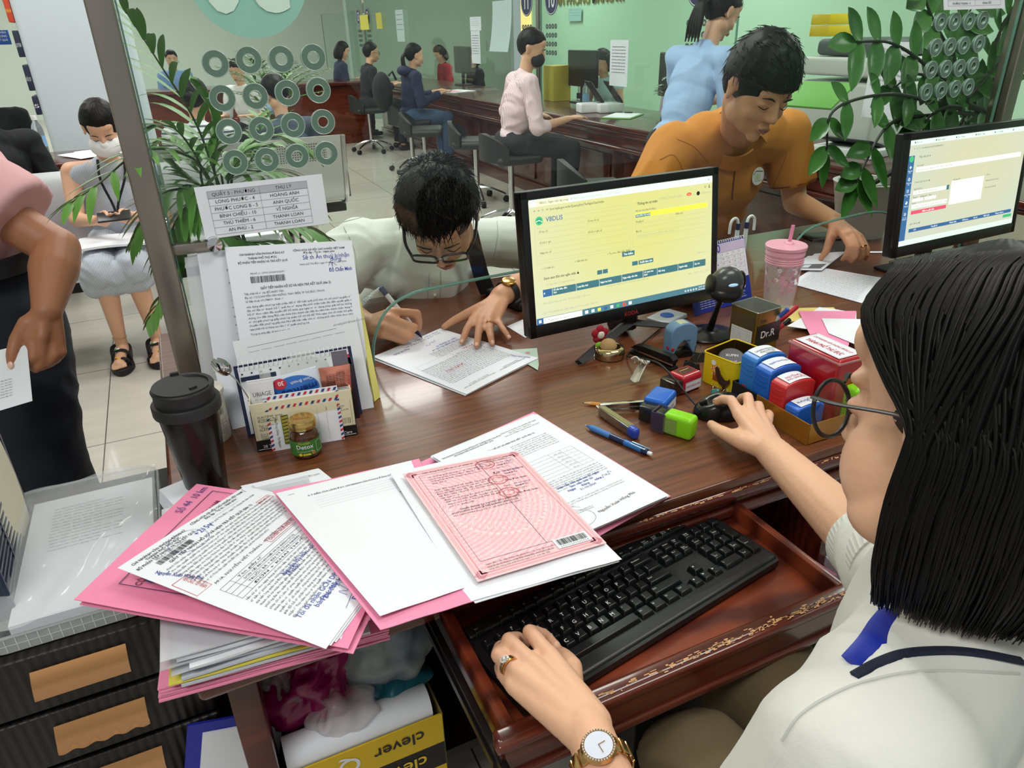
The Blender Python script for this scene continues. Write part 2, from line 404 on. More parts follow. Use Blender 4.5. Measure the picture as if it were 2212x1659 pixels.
mx = nt.nodes.new('ShaderNodeMix'); mx.data_type = 'RGBA'; mx.blend_type = 'MULTIPLY'; mx.inputs[0].default_value = .35
cr = nt.nodes.new('ShaderNodeMapRange'); cr.inputs[1].default_value = .3; cr.inputs[2].default_value = .7; cr.inputs[3].default_value = .78; cr.inputs[4].default_value = 1.05
nt.links.new(tc.outputs['Object'],mp.inputs[0]); nt.links.new(mp.outputs[0],br.inputs['Vector']); nt.links.new(nz.outputs['Fac'],cr.inputs[0])
nt.links.new(br.outputs['Color'],mx.inputs[6]); nt.links.new(cr.outputs[0],mx.inputs[7]); nt.links.new(mx.outputs[2],b.inputs['Base Color'])
struct(MB().box((2.,7,-.05),(13,22,.1)).build('floor',fm,smooth=False))
WALLG = mat('wall_green','#b0d6ba',.8,noise=(30,.03)); WALLW = mat('wall_pale','#dbe7dc',.8); CEILM = mat('ceiling_white','#e8eae8',.8)
GREYG = mat('wall_grey_green','#8fa296',.8)
struct(MB().box((2.,7,3.05),(13,22,.1)).build('ceiling',CEILM,smooth=False))
struct(MB().box((6.0,4.0,1.5),(.2,16,3)).build('wall_right',WALLG,smooth=False))
struct(MB().box((1.8,17.1,1.5),(12.4,.2,3)).build('wall_back',WALLW,smooth=False))
struct(MB().box((-4.5,7,1.5),(.2,20,3)).build('wall_left',WALLW,smooth=False))
# lighter wall return on the far left of the green wall, and the grey-green one beside it
struct(MB().box((4.6,13.1,1.5),(2.9,.2,3)).build('wall_rear',GREYG,smooth=False))
LFM = mat('lamp_frame','#dfe2e0',.5); LDM = mat('lamp_diffuser','#ffffff',.5,emit=3.0)
for k,(x,y,p_) in enumerate(LAMPS):
 t = thing('ceiling_light','rectangular white ceiling light panel','light',(x,y,2.945),group='ceiling light panels')
 MB().box((0,0,.03),(1.36,.66,.05),bev=.004).build('frame',LFM,t); MB().box((0,0,.002),(1.28,.58,.006)).build('diffuser',LDM,t)
# the broad pillar behind the seated woman
PILM = mat('pillar_paint','#ccd7dd',.75,noise=(14,.06),bd=.004)
pil = struct(MB().box((-.33,5.86,1.5),(.62,.5,3),bev=.03).build('pillar',PILM))
# warm-lit curtain strip on the green wall, its light put in as emission
lit = mat('lit_curtain','#f7cf86',.6,emit=1.2,ecol='#f5c878')
struct(MB().box((5.88,12.0,1.5),(.03,.34,2.6)).build('lit_curtain_strip',lit,smooth=False))
# raised brass lettering on the green wall
LET = mat('letter_brass','#a99a62',.35,.6)
def letters(txt,loc,size,m,depth,R):
 cu = bpy.data.curves.new('t','FONT'); cu.body = txt; cu.size = size; cu.extrude = depth; cu.offset = size*.02; o = bpy.data.objects.new('t',cu); COL.objects.link(o)
 dg = bpy.context.evaluated_depsgraph_get(); me = bpy.data.meshes.new_from_object(o.evaluated_get(dg)); bpy.data.objects.remove(o)
 me.materials.clear(); me.materials.append(m); ob = bpy.data.objects.new('wall_lettering',me); COL.objects.link(ob); ob.matrix_world = Matrix.Translation(Vector(loc)) @ R.to_4x4(); return ob
Rw = Matrix(((0,0,-1),(-1,0,0),(0,1,0)))      # text on a wall facing -x, reading towards -y
c = AX(1195,8,5.9)
lt = letters('VĂN PHÒNG ĐĂNG KÝ',(5.89,c[1],c[2]-.03),.19,LET,.01,Rw)
tag(lt,'brass letters along the green wall above the glass panels','lettering')
# ================================================================ THE FAR COUNTER (along y) with its glass
DARKW = wood('wood_dark_red','#3f170f','#552016',.25,(14,1.2,14),3.5,.5)
DARKWX = wood('wood_dark_red_x','#481a10','#632818',.25,(1.2,14,14),3.5,.5)
def counter_along_y(name,label,x0,x1,y0,y1,zt,panel):
 t = thing(name,label,'counter',(x0,y0,0)); L = y1-y0; W_ = x1-x0; m = MB()
 m.box((W_/2,L/2,zt-.018),(W_,L,.036),bev=.01); m.build('worktop',DARKW,t)
 m = MB(); m.box((W_/2,L/2,zt-.055),(W_-.03,L-.03,.04),bev=.012); m.box((W_/2,L/2,zt-.11),(W_-.07,L-.07,.07),bev=.008); m.box((W_/2,L/2,zt-.16),(W_-.04,L-.04,.03),bev=.01); m.build('moulding',DARKW,t)
 m = MB(); m.box((panel+.01,L/2,(zt-.17)/2),(.03,L-.06,zt-.17));
 k = .02
 while k < L-1.2: m.box((panel-.012,k+.6,.32),(.014,1.05,.38),bev=.006); k += 1.25
 m.build('front_panel',DARKW,t); MB().box((panel-.02,L/2,.05),(.03,L-.04,.1),bev=.006).build('plinth',DARKW,t)
 m = MB()
 for yy in (.03,L-.03): m.box((W_/2+.1,yy,(zt-.17)/2),(W_-.35,.03,zt-.17))
 m.build('end_panel',DARKW,t); return t
counter_along_y('reception_counter','long dark red wooden counter running away under the glass panels numbered 10 to 13',2.86,3.62,.9,11.0,.75,.16)
GL = glassy('glass_clear','#eef8f2',.045); GLE = mat('glass_edge','#6d9c8a',.15,alpha=.75); FROST = mat('glass_frosted','#8fae9e',.45,alpha=.9)
def ring_grid(mb,y,xs,zs,R0,R1,th=.004,ax=(0,1,0)):
 for z in zs:
  for x in xs: mb.lathe([(R1,0),(R0,0),(R0,-th),(R1,-th),(R1,0)],(x,y,z),ax,28,closed=False)
NAVY = mat('badge_navy','#1e2350',.5); BADW = mat('badge_white','#e8e8ea',.5)
# glass screens: posts with a round clamp, pane, number badges and speaking holes
GX = 3.22
def far_pane(y0,y1,z1,nums,n):
 t = thing('glass_screen',n,'glass screen',(GX,y0,.75)); L = y1-y0; hz = z1-.75
 MB().add([(0,.02,0),(0,L-.02,0),(0,L-.02,hz),(0,.02,hz)],[(0,1,2,3)]).build('pane',GL,t,smooth=False)
 m = MB(); m.box((0,.025,hz/2),(.012,.006,hz)); m.box((0,L-.025,hz/2),(.012,.006,hz)); m.box((0,L/2,hz),(.012,L-.05,.005)); m.build('glass_edge',GLE,t)
 for num,yy in nums:
  bd = MB().lathe([(.115,0),(.115,.002)],(0,0,0),(-1,0,0),32).build('number_badge',NAVY,t); bd.location = (-.008,yy-y0,.82)
  i = Ink(); i.text(0,-.055,.17,num,BADW,'CENTER',bold=True,sx=.75); i.ring(0,0,.103,.108,BADW); i.build(bd,lambda x,y: ((-.003,-x,y),(-1,0,0)),name='badge_number')
  m = MB(); ring_grid(m,yy-y0,[],[],.01,.02)
  for a in range(4):
   for q in range(4): m.lathe([(.02,0),(.009,0),(.009,.004),(.02,.004),(.02,0)],(-.006,yy-y0+(a-1.5)*.052,.62-q*.068),(-1,0,0),16,closed=False)
  m.build('speaking_hole',mat('rubber_grey','#45514c',.5),t)
 return t
def far_post(y,top,n,g='steel posts of the numbered glass screens'):
 t = thing('screen_post',n,'post',(GX,y,.75),group=g)
 MB().box((0,0,(top-.75)/2),(.04,.045,top-.75),bev=.004).build('post',STEEL,t)
 m = MB()
 for z in (.35,.85): m.cyl((-.02,-.05,z),(-.02,.05,z),.012); m.cyl((-.035,.045,z),(.0,.045,z),.018); m.cyl((-.035,-.045,z),(.0,-.045,z),.018)
 m.build('clamp',CHROME,t); return t
ybd = [float(AX(p,60,GX)[1]) for p in (1182,800)]
Y1011 = float(AX(1164,60,GX)[1]); Y1213 = float(AX(790,80,GX)[1]); Y0910 = Y1011-1.55; PD = Y1213-Y1011
far_pane(Y1011,Y1213-.02,1.75,[('11',Y1011+.22),('12',Y1213-.25)],'clear glass screen with round badge 11 on the dark counter')
far_pane(Y1011-2.6,Y1011-.02,1.78,[('10',Y1011-.25),('09',Y1011-2.2)],'clear glass screen with round badge 10 next to the steel post')
far_pane(Y1213,Y1213+3.1,1.66,[('13',Y1213+.3)],'far glass screen with round badge 13 on the dark counter')
far_post(Y1011,1.95,'tall steel post between the glass badges 11 and 10')
far_post(Y1213,1.9,'thin steel post between the glass badges 13 and 12')
# pages and notes stuck on that glass
def wall_note(px0,py0,px1,py1,x,label,col='#dfe3ec',lines=8,cat='notice',name='paper_notice',ink=INKG,curl=0.):
 a = AX(px0,py0,x); c = AX(px1,py1,x); w = abs(a[1]-c[1]); h = abs(a[2]-c[2])
 t = thing(name,label,cat,(x-.012,a[1],a[2]))
 MB().sheet(lambda u,v: (-curl*(1-v)**2,-u*w,-(1-v)*h),6,8,.0008).build('sheet',mat('note_'+col.strip('#'),col,.7),t)
 i = Ink(); n = lines
 for k in range(n): i.scribble(w*.12,-h*(.16+.62*k/n),w*.76,h*.022,ink,6,h*.006,seed=k)
 i.build(t,lambda u,v: ((-.001-curl*(v/h)**2,-u,v),(-1,0,0)),.0008); return t
wall_note(1322,86,1357,188,GX-.02,'tall white notice on the glass to the right of badge 10',lines=9)
wall_note(1019,66,1041,138,GX-.02,'narrow printed white notice on the glass left of the hanging blue sheet')
wall_note(1017,37,1042,66,GX-.02,'small white notice above the narrow printed one on the glass',lines=4)
wall_note(1066,3,1110,112,GX-.02,'plain pale blue sheet hanging curled on the glass left of badge 11','#c2d4d6',0,curl=.05)
wall_note(778,33,799,64,GX-.02,'yellow paper stuck on the far glass, left of its twin','#e0d458',0)
wall_note(813,28,828,62,GX-.02,'yellow paper stuck on the far glass, right of its twin','#d8cc50',0)
wall_note(855,22,877,90,GX-.02,'pale long sheet on the far glass right of the yellow papers','#c9dadb',4)
t = wall_note(1229,18,1257,45,5.88,'small blue-grey notice fixed on the green wall','#9cc2bf',3)
# ================================================================ FAR LEFT: low counter with blue plaques, pillar plaques, rear desk
counter_lx = thing('service_desk','distant dark red desk at the back, in front of the man in light blue','desk',(-.6,10.2,0))
MB().box((1.6,.35,.76),(3.4,.7,.04),bev=.01).build('worktop',DARKWX,counter_lx); MB().box((1.6,.1,.37),(3.3,.04,.74)).build('front_panel',DARKWX,counter_lx)
t = thing('side_counter','dark red wooden counter at the far left behind the woman in black','desk',(-2.6,9.2,0))
MB().box((.35,.3,1.0),(1.5,.6,.05),bev=.01).build('worktop',DARKWX,t); MB().box((.35,.08,.49),(1.45,.04,.98)).build('front_panel',DARKWX,t)
BLUEP = mat('plaque_blue','#1d4fa0',.5); REDP = mat('plaque_red','#c9482c',.5); YEL = mat('yellow_paint','#e8c43a',.5)
def plaque(px0,py0,px1,py1,y,m,label,ink,lines,frame_m=None,name='wall_plaque'):
 a = AY(px0,py0,y); c = AY(px1,py1,y); w = abs(c[0]-a[0]); h = abs(a[2]-c[2])
 t = thing(name,label,'plaque',(a[0],y,c[2])); MB().box((w/2,0,h/2),(w,.015,h),bev=.003).build('plate',m,t)
 if frame_m: Ink().frame(0,0,w,h,.008,frame_m).build(t,lambda u,v: ((u,-.009,v),(0,-1,0)),name='border')
 i = Ink()
 for k,s in enumerate(lines): i.text(w/2,h*(.78-.78*k/max(1,len(lines))),h/(len(lines)*1.7),s,ink,'CENTER',fit=w*.8)
 i.build(t,lambda u,v: ((u,-.009,v),(0,-1,0))); return t
plaque(-40,66,26,96,8.6,BLUEP,'blue sign with white lettering at the far left',BADW,['NƠI TIẾP NHẬN','HỒ SƠ VÀ LONG','VÀ TRẢ KẾT QUẢ'])
NAVF = mat('plaque_dark','#2a2f45',.4)
# notices down the left flank of the pillar, seen at a slant
for k,(py0,py1,mt,s,lab) in enumerate([(-10,52,REDP,['NHÀ','NƯỚC'],'red plaque with yellow letters high on the side of the pillar'),
  (62,126,NAVF,['QUY TRÌNH','THỦ TỤC','HÀNH CHÍNH','ĐẤT ĐAI'],'dark framed board below the red plaque on the pillar side'),
  (136,198,NAVF,['NỘI QUY','CƠ QUAN','TIẾP DÂN'],'dark framed board in the middle of the pillar side'),
  (204,250,NAVF,['5','SỐ'],'lowest dark framed board on the pillar side')]):
 a = AX(30,py0,-.66); X_ = -.655; za = AX(20,py0,X_)[2]; y = 5.72
 z0 = AY(40,py0,y)[2]; z1 = AY(70,py1,y)[2]
 t = thing('pillar_board',lab,'board',(X_,y,z1)); h = z0-z1
 MB().box((0,0,h/2),(.03,.2,h-.02),bev=.004).build('plate',mt,t)
 Ink().frame(-.094,.016,.094,h-.026,.006,YEL if mt is REDP else BADW).build(t,lambda u,v: ((-.0155,-u,v),(-1,0,0)),name='border')
 i = Ink()
 for q,st in enumerate(s): i.text(0,h*(.72-.6*q/len(s)),.028,st,YEL if mt is REDP else BADW,'CENTER')
 i.build(t,lambda u,v: ((-.0155,-u,v),(-1,0,0)))
 Ink().text(0,h*.4,.03,s[0],YEL if mt is REDP else BADW,'CENTER',fit=.026).build(t,lambda u,v: ((u,-.1005,v),(0,-1,0)))
# ---------------------------------------------------------------- waiting bench (perforated steel seats)
PERF = mat('perforated_steel','#a6a9aa',.3,.85); nt = PERF.node_tree; b = nt.nodes['Principled BSDF']
tc = nt.nodes.new('ShaderNodeTexCoord'); mp = nt.nodes.new('ShaderNodeMapping'); mp.inputs['Scale'].default_value = (70,70,70)
nt.links.new(tc.outputs['Object'],mp.inputs[0])
vm = nt.nodes.new('ShaderNodeVectorMath'); vm.operation = 'FRACTION'; nt.links.new(mp.outputs[0],vm.inputs[0])
vs_ = nt.nodes.new('ShaderNodeVectorMath'); vs_.operation = 'SUBTRACT'; vs_.inputs[1].default_value = (.5,.5,.5); nt.links.new(vm.outputs[0],vs_.inputs[0])
sp = nt.nodes.new('ShaderNodeSeparateXYZ'); nt.links.new(vs_.outputs[0],sp.inputs[0]); cb = nt.nodes.new('ShaderNodeCombineXYZ')
nt.links.new(sp.outputs[0],cb.inputs[0]); nt.links.new(sp.outputs[2],cb.inputs[1]); ln = nt.nodes.new('ShaderNodeVectorMath'); ln.operation = 'LENGTH'; nt.links.new(cb.outputs[0],ln.inputs[0])
gt = nt.nodes.new('ShaderNodeMath'); gt.operation = 'LESS_THAN'; gt.inputs[1].default_value = .24; nt.links.new(ln.outputs[1],gt.inputs[0])
mx = nt.nodes.new('ShaderNodeMix'); mx.data_type = 'RGBA'; mx.inputs[6].default_value = hx('#a6a9aa'); mx.inputs[7].default_value = hx('#2a2c2e')
nt.links.new(gt.outputs[0],mx.inputs[0]); nt.links.new(mx.outputs[2],b.inputs['Base Color'])
SEATM = mat('seat_steel','#b9bcbd',.28,.85)
def bench(name,label,loc,rz,seats,group=None):
 t = thing(name,label,'bench',loc,rz,group)
 w = .5
 for k in range(seats):
  x = (k-(seats-1)/2)*(w+.06)
  prof = [(.04,.42),(.10,.405),(.25,.40),(.40,.405),(.455,.43),(.48,.5),(.50,.62),(.53,.76),(.545,.82)]
  P = bez([(0,p[0],p[1]) for p in prof],4)
  MB().sheet(lambda u,v: (x+(u-.5)*w,P[int(round(v*(len(P)-1)))][1]-.03,P[int(round(v*(len(P)-1)))][2]+.0),4,len(P)-1,.004).build('seat_shell',SEATM,t)
  MB().sheet(lambda u,v: (x+(u-.5)*w*.62,.478+.03*v,.66+.12*v),4,3,.003).build('perforated_panel',PERF,t)
  MB().sheet(lambda u,v: (x+(u-.5)*w*.62,.10+.24*v,.4055),4,3,.003).build('perforated_panel',PERF,t)
  for s_ in (-1,1):
   MB().tube(bez([(x+s_*(w/2+.012),p[0]-.03,p[1]-.004) for p in prof],4),.016,8).build('side_rail',CHROME,t)
  for s_ in ((-1,1) if k == 0 else (1,)):
   xx = x+s_*(w/2+.03)
   MB().tube(bez([(xx,.4,.43),(xx,.38,.6),(xx,.2,.63),(xx,.04,.62),(xx,.02,.55),(xx,.06,.42)],5),.015,8).build('armrest',CHROME,t)
 L = seats*(w+.06)
 MB().box((0,.25,.34),(L,.08,.05),bev=.006).build('beam',BLKM,t)
 for s_ in (-1,1):
  m = MB(); x = s_*(L/2-.22); m.cyl((x,.25,.33),(x,.25,.06),.025); m.tube(bez([(x,-.02,.03),(x,.1,.06),(x,.25,.07),(x,.4,.06),(x,.52,.03)],5),.022); m.build('leg',CHROME,t)
 return t
# the woman's bench faces the camera (front towards -y); this frame has its front at local -y
bench('waiting_bench','row of perforated steel waiting seats under the woman in the white mask',(-.62,3.56,0),0.0,4)
bench('waiting_bench','second row of steel waiting seats behind the palm',(.46,5.10,0),PI,2)
# small table with paper behind the bench
t = thing('writing_table','dark red writing table against the pillar with loose papers on it','table',(-.65,4.95,0))
MB().box((-.15,.2,.735),(1.4,.55,.035),bev=.008).build('tabletop',DARKWX,t)
for x,y in ((-.8,-.03),(.5,-.03),(-.8,.43),(.5,.43)): MB().box((x,y,.36),(.05,.05,.72)).build('leg',DARKWX,t)
for k,(x,y,r) in enumerate([(-.42,5.12,.5),(-.36,5.2,.3)]):
 t = thing('paper_sheet',['white sheet lying on the writing table by the pillar, top one','white sheet lying on the writing table by the pillar, under another'][k],'paper',(x,y,.758-.002*k),r)
 MB().sheet(lambda u,v: (u*.21-.1,v*.297-.15,.0015*math.sin(u*4)),4,4,.0008).build('sheet',PAPER,t)
t = thing('water_bottle','clear water bottle with blue label on the writing table','bottle',(*A(72,262,.9)[:2],.7535)); p_ = AY(75,262,5.2); t.location = (p_[0],5.2,.7535)
MB().lathe([(.028,0),(.031,.01),(.031,.15),(.026,.175),(.013,.2),(.013,.21)],n=20).build('body',mat('bottle_clear','#dfe9ef',.1,trans=.8,ior=1.1),t)
MB().lathe([(.0315,.06),(.0315,.12)],n=20,closed=False).build('label_band',mat('label_blue','#7fa6cf',.5),t); MB().lathe([(.015,.207),(.015,.23),(0,.23)],n=16).build('cap',WHT,t)
# ================================================================ OUR COUNTER
TOPW = wood('wood_top','#4b2717','#7e4a2c',.3,(1.0,17,17),4.5,.25,wave=.1)
ds = thing('service_counter','brown wood-grain counter in the foreground, with papers, stamps and screens on it','counter',(-.10,.70,0))
DL,DD = 2.75,1.09
MB().box((DL/2,DD/2,.741),(DL,DD,.018),bev=.004).build('worktop',TOPW,ds)
m = MB(); m.box((DL/2,DD/2,.722),(DL+.012,DD+.012,.022),bev=.009); m.box((DL/2,DD/2,.702),(DL-.025,DD-.025,.02)); m.box((DL/2,DD/2,.682),(DL-.006,DD-.006,.022),bev=.008); m.build('moulding',DARKWX,ds)
# worn paint along the front lip
WORN = mat('worn_wood','#d2a06c',.6); rnd = random.Random(4); i = Ink()
for k in range(150):
 x = .6+rnd.random()*.62; w = rnd.uniform(.001,.010); i.rect(x,rnd.gauss(0,.0018),x+w,rnd.gauss(0,.0018),WORN,0)
i.build(ds,lambda u,v: ((u,-.0052+v*.4,.7325+v*.3),(0,-.5,.85)),.0006,'paint_wear')
for nm,x in (('side_panel',.05),('side_panel',1.06),('side_panel',2.7)): MB().box((x,DD/2,.336),(.036,DD-.05,.672),bev=.003).build(nm,DARKWX,ds)
MB().box((DL/2,DD-.12,.35),(DL-.1,.03,.64)).build('modesty_panel',DARKWX,ds)
MB().box((.58,.5,.22),(1.02,.72,.02)).build('lower_shelf',mat('shelf_dark','#1b0e0a',.5),ds)
# pull-out keyboard tray
kt = thing('keyboard_tray','pulled-out red-brown wooden tray under the keyboard with chipped front lip','tray',(.205,.485,.66))
TRW = wood('wood_tray','#4e1b10','#80391f',.3,(2.2,6,6),5,.3,wave=.5)
TW,TD = .505,.40
MB().box((TW/2,TD/2,.004),(TW,TD,.012)).build('tray_floor',TRW,kt)
m = MB(); m.box((TW/2,.004,.008),(TW+.03,.022,.066),bev=.006); m.box((TW/2,-.004,.033),(TW+.036,.016,.014),bev=.005); m.box((TW/2,-.004,-.016),(TW+.036,.016,.012),bev=.004); m.build('front_lip',DARKWX,kt)
for x in (0.006,TW-.006): MB().box((x,TD/2,.012),(.014,TD,.05),bev=.003).build('side_rail',TRW,kt)
rnd = random.Random(8); i = Ink()
for k in range(190):
 x = TW*min(1,max(0,rnd.betavariate(2.2,1.3))); w = rnd.uniform(.0012,.009); y = rnd.gauss(0,.0022); i.rect(x,y,x+w,y+rnd.uniform(.0006,.0020),WORN,0)
i.build(kt,lambda u,v: ((u,-.002+v,.0402),(0,-.2,1)),.0009,'paint_wear')
m = MB(); m.box((-.014,TD/2+.03,.0),(.006,TD+.1,.034)); m.box((-.018,TD/2+.05,.0),(.004,TD+.1,.012)); m.box((-.0115,TD/2-.02,.012),(.008,TD,.004)); m.build('slide_runner',BLK,kt)
m = MB(); m.box((TW+.014,TD/2+.03,0),(.006,TD+.1,.034)); m.build('slide_runner',BLK,kt)
# ---------------------------------------------------------------- keyboard
KR = math.atan2(*( (A(1685,1212,.69)-A(1285,1461,.69))[:2][::-1] ))
kc = A(1685,1212,.682); ex = np.array([math.cos(KR),math.sin(KR),0]); ey = np.array([-math.sin(KR),math.cos(KR),0])
ko = kc-ex*.447; ko[2] = .673
kb = thing('keyboard','black full-size keyboard lying askew in the wooden tray','keyboard',ko,KR)
KB = mat('keyboard_black','#101113',.42,noise=(500,.06)); KEY = mat('key_black','#131416',.3)
m = MB(); m.prism([(.006,0),(.444,0),(.45,.01),(.45,.145),(.44,.155),(.01,.155),(0,.145),(0,.01)],.002,.012); m.box((.225,.024,.0085),(.446,.04,.013),bev=.006); m.box((.225,.142,.0135),(.44,.022,.009),bev=.004); m.build('case',KB,kb)
KT = mat('key_legend','#cfd3d6',.5); P_ = .01905; X0,Y0 = .0115,.1115
def key(col,row,w=1.,h=1.,leg='',sub='',big=True,yo=0.):
 cx = X0+(col+w/2)*P_; cy = Y0-(row-.5)*P_-(h-1)*P_/2-.0095+yo; zb = .012
 m = MB(); a,b_ = w*P_/2-.0006,h*P_/2-.0006; c_,d_ = a-.0028,b_-.0028; dz = .0085
 vs = [(cx-a,cy-b_,zb),(cx+a,cy-b_,zb),(cx+a,cy+b_,zb),(cx-a,cy+b_,zb)]
 vs += [(cx-a+.001,cy-b_+.001,zb+.004),(cx+a-.001,cy-b_+.001,zb+.004),(cx+a-.001,cy+b_-.001,zb+.004),(cx-a+.001,cy+b_-.001,zb+.004)]
 vs += [(cx-c_,cy-d_+.001,zb+dz),(cx+c_,cy-d_+.001,zb+dz),(cx+c_,cy+d_+.0008,zb+dz),(cx-c_,cy+d_+.0008,zb+dz)]
 fs = [(3,2,1,0),(8,9,10,11)]+[(k,(k+1) % 4,4+(k+1) % 4,4+k) for k in range(4)]+[(4+k,4+(k+1) % 4,8+(k+1) % 4,8+k) for k in range(4)]
 m.add(vs,fs); o = m.build('key',KEY,kb,ang=30)
 md = o.modifiers.new('b','BEVEL'); md.width = .0007; md.segments = 2; md.limit_method = 'ANGLE'
 i = Ink()
 if leg:
  s_ = .0080 if big else .0036
  if big: i.text(cx-.0035,cy-.0018,s_,leg,KT,'CENTER',bold=True)
  else: i.text(cx-c_+.001,cy+.0014,s_,leg,KT,ls=.9)
  if sub: i.text(cx-.0035,cy-.0055,.0042,sub,KT,'CENTER')
  i.build(o,lambda x,y: ((x,y,zb+dz),(0,0,1)),.0003,'legend')
 return o
r0 = ['`1234567890-=','QWERTYUIOP[]','ASDFGHJKL;\'','ZXCVBNM,./']
sy = {'`': '~','1': '!','2': '@','3': '#','4': '$','5': '%','6': '^','7': '&','8': '*','9': '(','0': ')','-': '_','=': '+','[': '{',']': '}',';': ':',"'": '"',',': '<','.': '>','/': '?'}
for r,row in enumerate(r0):
 x = [0,1.5,1.75,2.25][r]
 for ch in row:
  if ch in sy: key(x,r,leg=sy[ch]+'\n'+ch,big=False)
  else: key(x,r,leg=ch)
  x += 1
 if r == 0: key(13,0,2,leg='Backspace',big=False);
 if r == 1: key(0,1,1.5,leg='Tab',big=False); key(13.5,1,1.5,leg='|\n\\',big=False)
 if r == 2: key(0,2,1.75,leg='Caps Lock',big=False); key(12.75,2,2.25,leg='Enter',big=False)
 if r == 3: key(0,3,2.25,leg='Shift',big=False); key(12.25,3,2.75,leg='Shift',big=False)
x = 0
for w,s_ in ((1.5,'Ctrl'),(1.25,''),(1.25,'Alt'),(6,''),(1.25,'Alt'),(1.25,'⊞'),(1.25,'▤'),(1.25,'Ctrl')): key(x,4,w,leg=s_,big=False); x += w
for k,s_ in enumerate(['Esc','F1','F2','F3','F4','F5','F6','F7','F8','F9','F10','F11','F12']):
 key([0,2,3,4,5,6.5,7.5,8.5,9.5,11,12,13,14][k],-1.15,leg=s_,big=False,h=.8)
for k,s_ in enumerate(['Print\nScreen','Scroll\nLock','Pause\nBreak']): key(15.25+k,-1.15,leg=s_,big=False,h=.8)
for k,s_ in enumerate(['Insert','Home','Page\nUp','Delete','End','Page\nDown']): key(15.25+k % 3,k//3,leg=s_,big=False)
for c_,r,s_ in ((16.25,3,'▲'),(15.25,4,'◀'),(16.25,4,'▼'),(17.25,4,'▶')): key(c_,r,leg=s_,big=False)
for c_,r,w,h,s_ in ((18.5,0,1,1,'Num\nLock'),(19.5,0,1,1,'/'),(20.5,0,1,1,'*'),(21.5,0,1,1,'-'),(18.5,1,1,1,'7\nHome'),(19.5,1,1,1,'8'),(20.5,1,1,1,'9\nPgUp'),(18.5,2,1,1,'4'),(19.5,2,1,1,'5'),(20.5,2,1,1,'6'),
  (18.5,3,1,1,'1\nEnd'),(19.5,3,1,1,'2'),(20.5,3,1,1,'3\nPgDn'),(18.5,4,2,1,'0'),(20.5,4,1,1,'.\nDel'),(21.5,1,1,2,'+'),(21.5,3,1,2,'Enter')): key(c_,r,w,h,leg=s_,big=False)
i = Ink(); i.text(.385,.1455,.0085,'logitech',KT,'CENTER')
LED = mat('led_green','#8fe03a',.4,emit=2.)
for k in range(3): i.rect(.362+k*.019,.1385,.366+k*.019,.1395,LED if k < 2 else KB,0)
for k,s_ in enumerate('1A⇩'): i.text(.364+k*.019,.1335,.0035,s_,KT,'CENTER')
i.build(kb,lambda x,y: ((x,y,.0181),(0,0,1)),.0003,'printed_logo')
# ---------------------------------------------------------------- desktop glass screen
gs = thing('glass_screen','large clear glass screen above the foreground counter with ringed speaking holes and cut-out arches','glass screen',(0,1.36,.75))
def slot_outline(x0,x1,h):
 P = [(x0,0.0)]+[tuple(p[:2]) for p in bez([(x0+.004,.0,0),(x0+.012,.06,0),(x0+.04,.115,0),(x0+.085,.142,0),(x0+.17,h,0),(x1-.12,h+.004,0),(x1-.05,.13,0),(x1-.01,.06,0),(x1,0,0)],5)]
 return P[1:]
s1 = slot_outline(.298,.93,.152); s2 = slot_outline(1.40,1.83,.152)
out = [(-.018,0)]+s1+s2+[(2.10,0),(2.10,.95),(-.018,.95)]
m = MB().mat(GL)
def strip(lo,x0,x1,top=.95):      # glass between the arch outline and the top edge
 P = [(x0,0)]+lo+[(x1,0)]; n = len(P); m.add([(x,0,z) for x,z in P]+[(x,0,top) for x,z in P],[(k,k+1,n+k+1,n+k) for k in range(n-1) if P[k+1][0]-P[k][0] > 1e-6])
mono = lambda L: [p for k,p in enumerate(L) if all(p[0] > q[0]+1e-6 for q in L[:k])]
strip(mono(s1+[(.9301,0),(1.3999,0)])+mono(s2),-.018,2.10); m.build('pane',None,gs,smooth=False)
for s_ in (s1,s2): MB().tube([(x,0,z) for x,z in s_],.0032,6).build('glass_edge',GLE,gs)
MB().box((-.018,0,.475),(.003,.007,.95)).build('glass_edge',GLE,gs); MB().box((2.1,0,.475),(.003,.007,.95)).build('glass_edge',GLE,gs)
RINGM = mat('ring_frosted','#5f7a6c',.35,noise=(300,.1)); RIM = mat('ring_rim','#a9bfb2',.25)
def speak_ring(cx,cz):
 m = MB(); m.mat(RINGM).lathe([(.0095,-.0042),(.0195,-.0042),(.0205,-.003),(.0205,.004),(.0095,.004),(.0095,-.0042)],(cx,0,cz),(0,1,0),36,closed=False)
 m.mat(RIM);
 for r_ in (.0092,.0203): m.tube([(cx+r_*math.cos(a),-.0040,cz+r_*math.sin(a)) for a in np.linspace(0,2*PI,37)],.0007,5)
 m.build('speaking_hole',None,gs)
for r in range(4):
 for c_ in range(4):
  p = np.array([[465,537,607,676],[480,551,620,687],[494,564,632,697],[508,576,641,704]])[r][c_]; q = [[138,130,128,124],[212,208,201,195],[284,279,270,263],[350,345,337,331]][r][c_]
  w_ = AY(p,q,1.36); speak_ring(w_[0],w_[2]-.75)
  p = [[2030,2060,2091,2121],[2019,2050,2080,2112],[2010,2041,2071,2100],[1999,2031,2061,2090]][r][c_]; q = [[48,47,46,44],[103,101,98,95],[151,149,147,142],[199,195,192,188]][r][c_]
  w_ = AY(p,q,1.36); speak_ring(w_[0],w_[2]-.75)
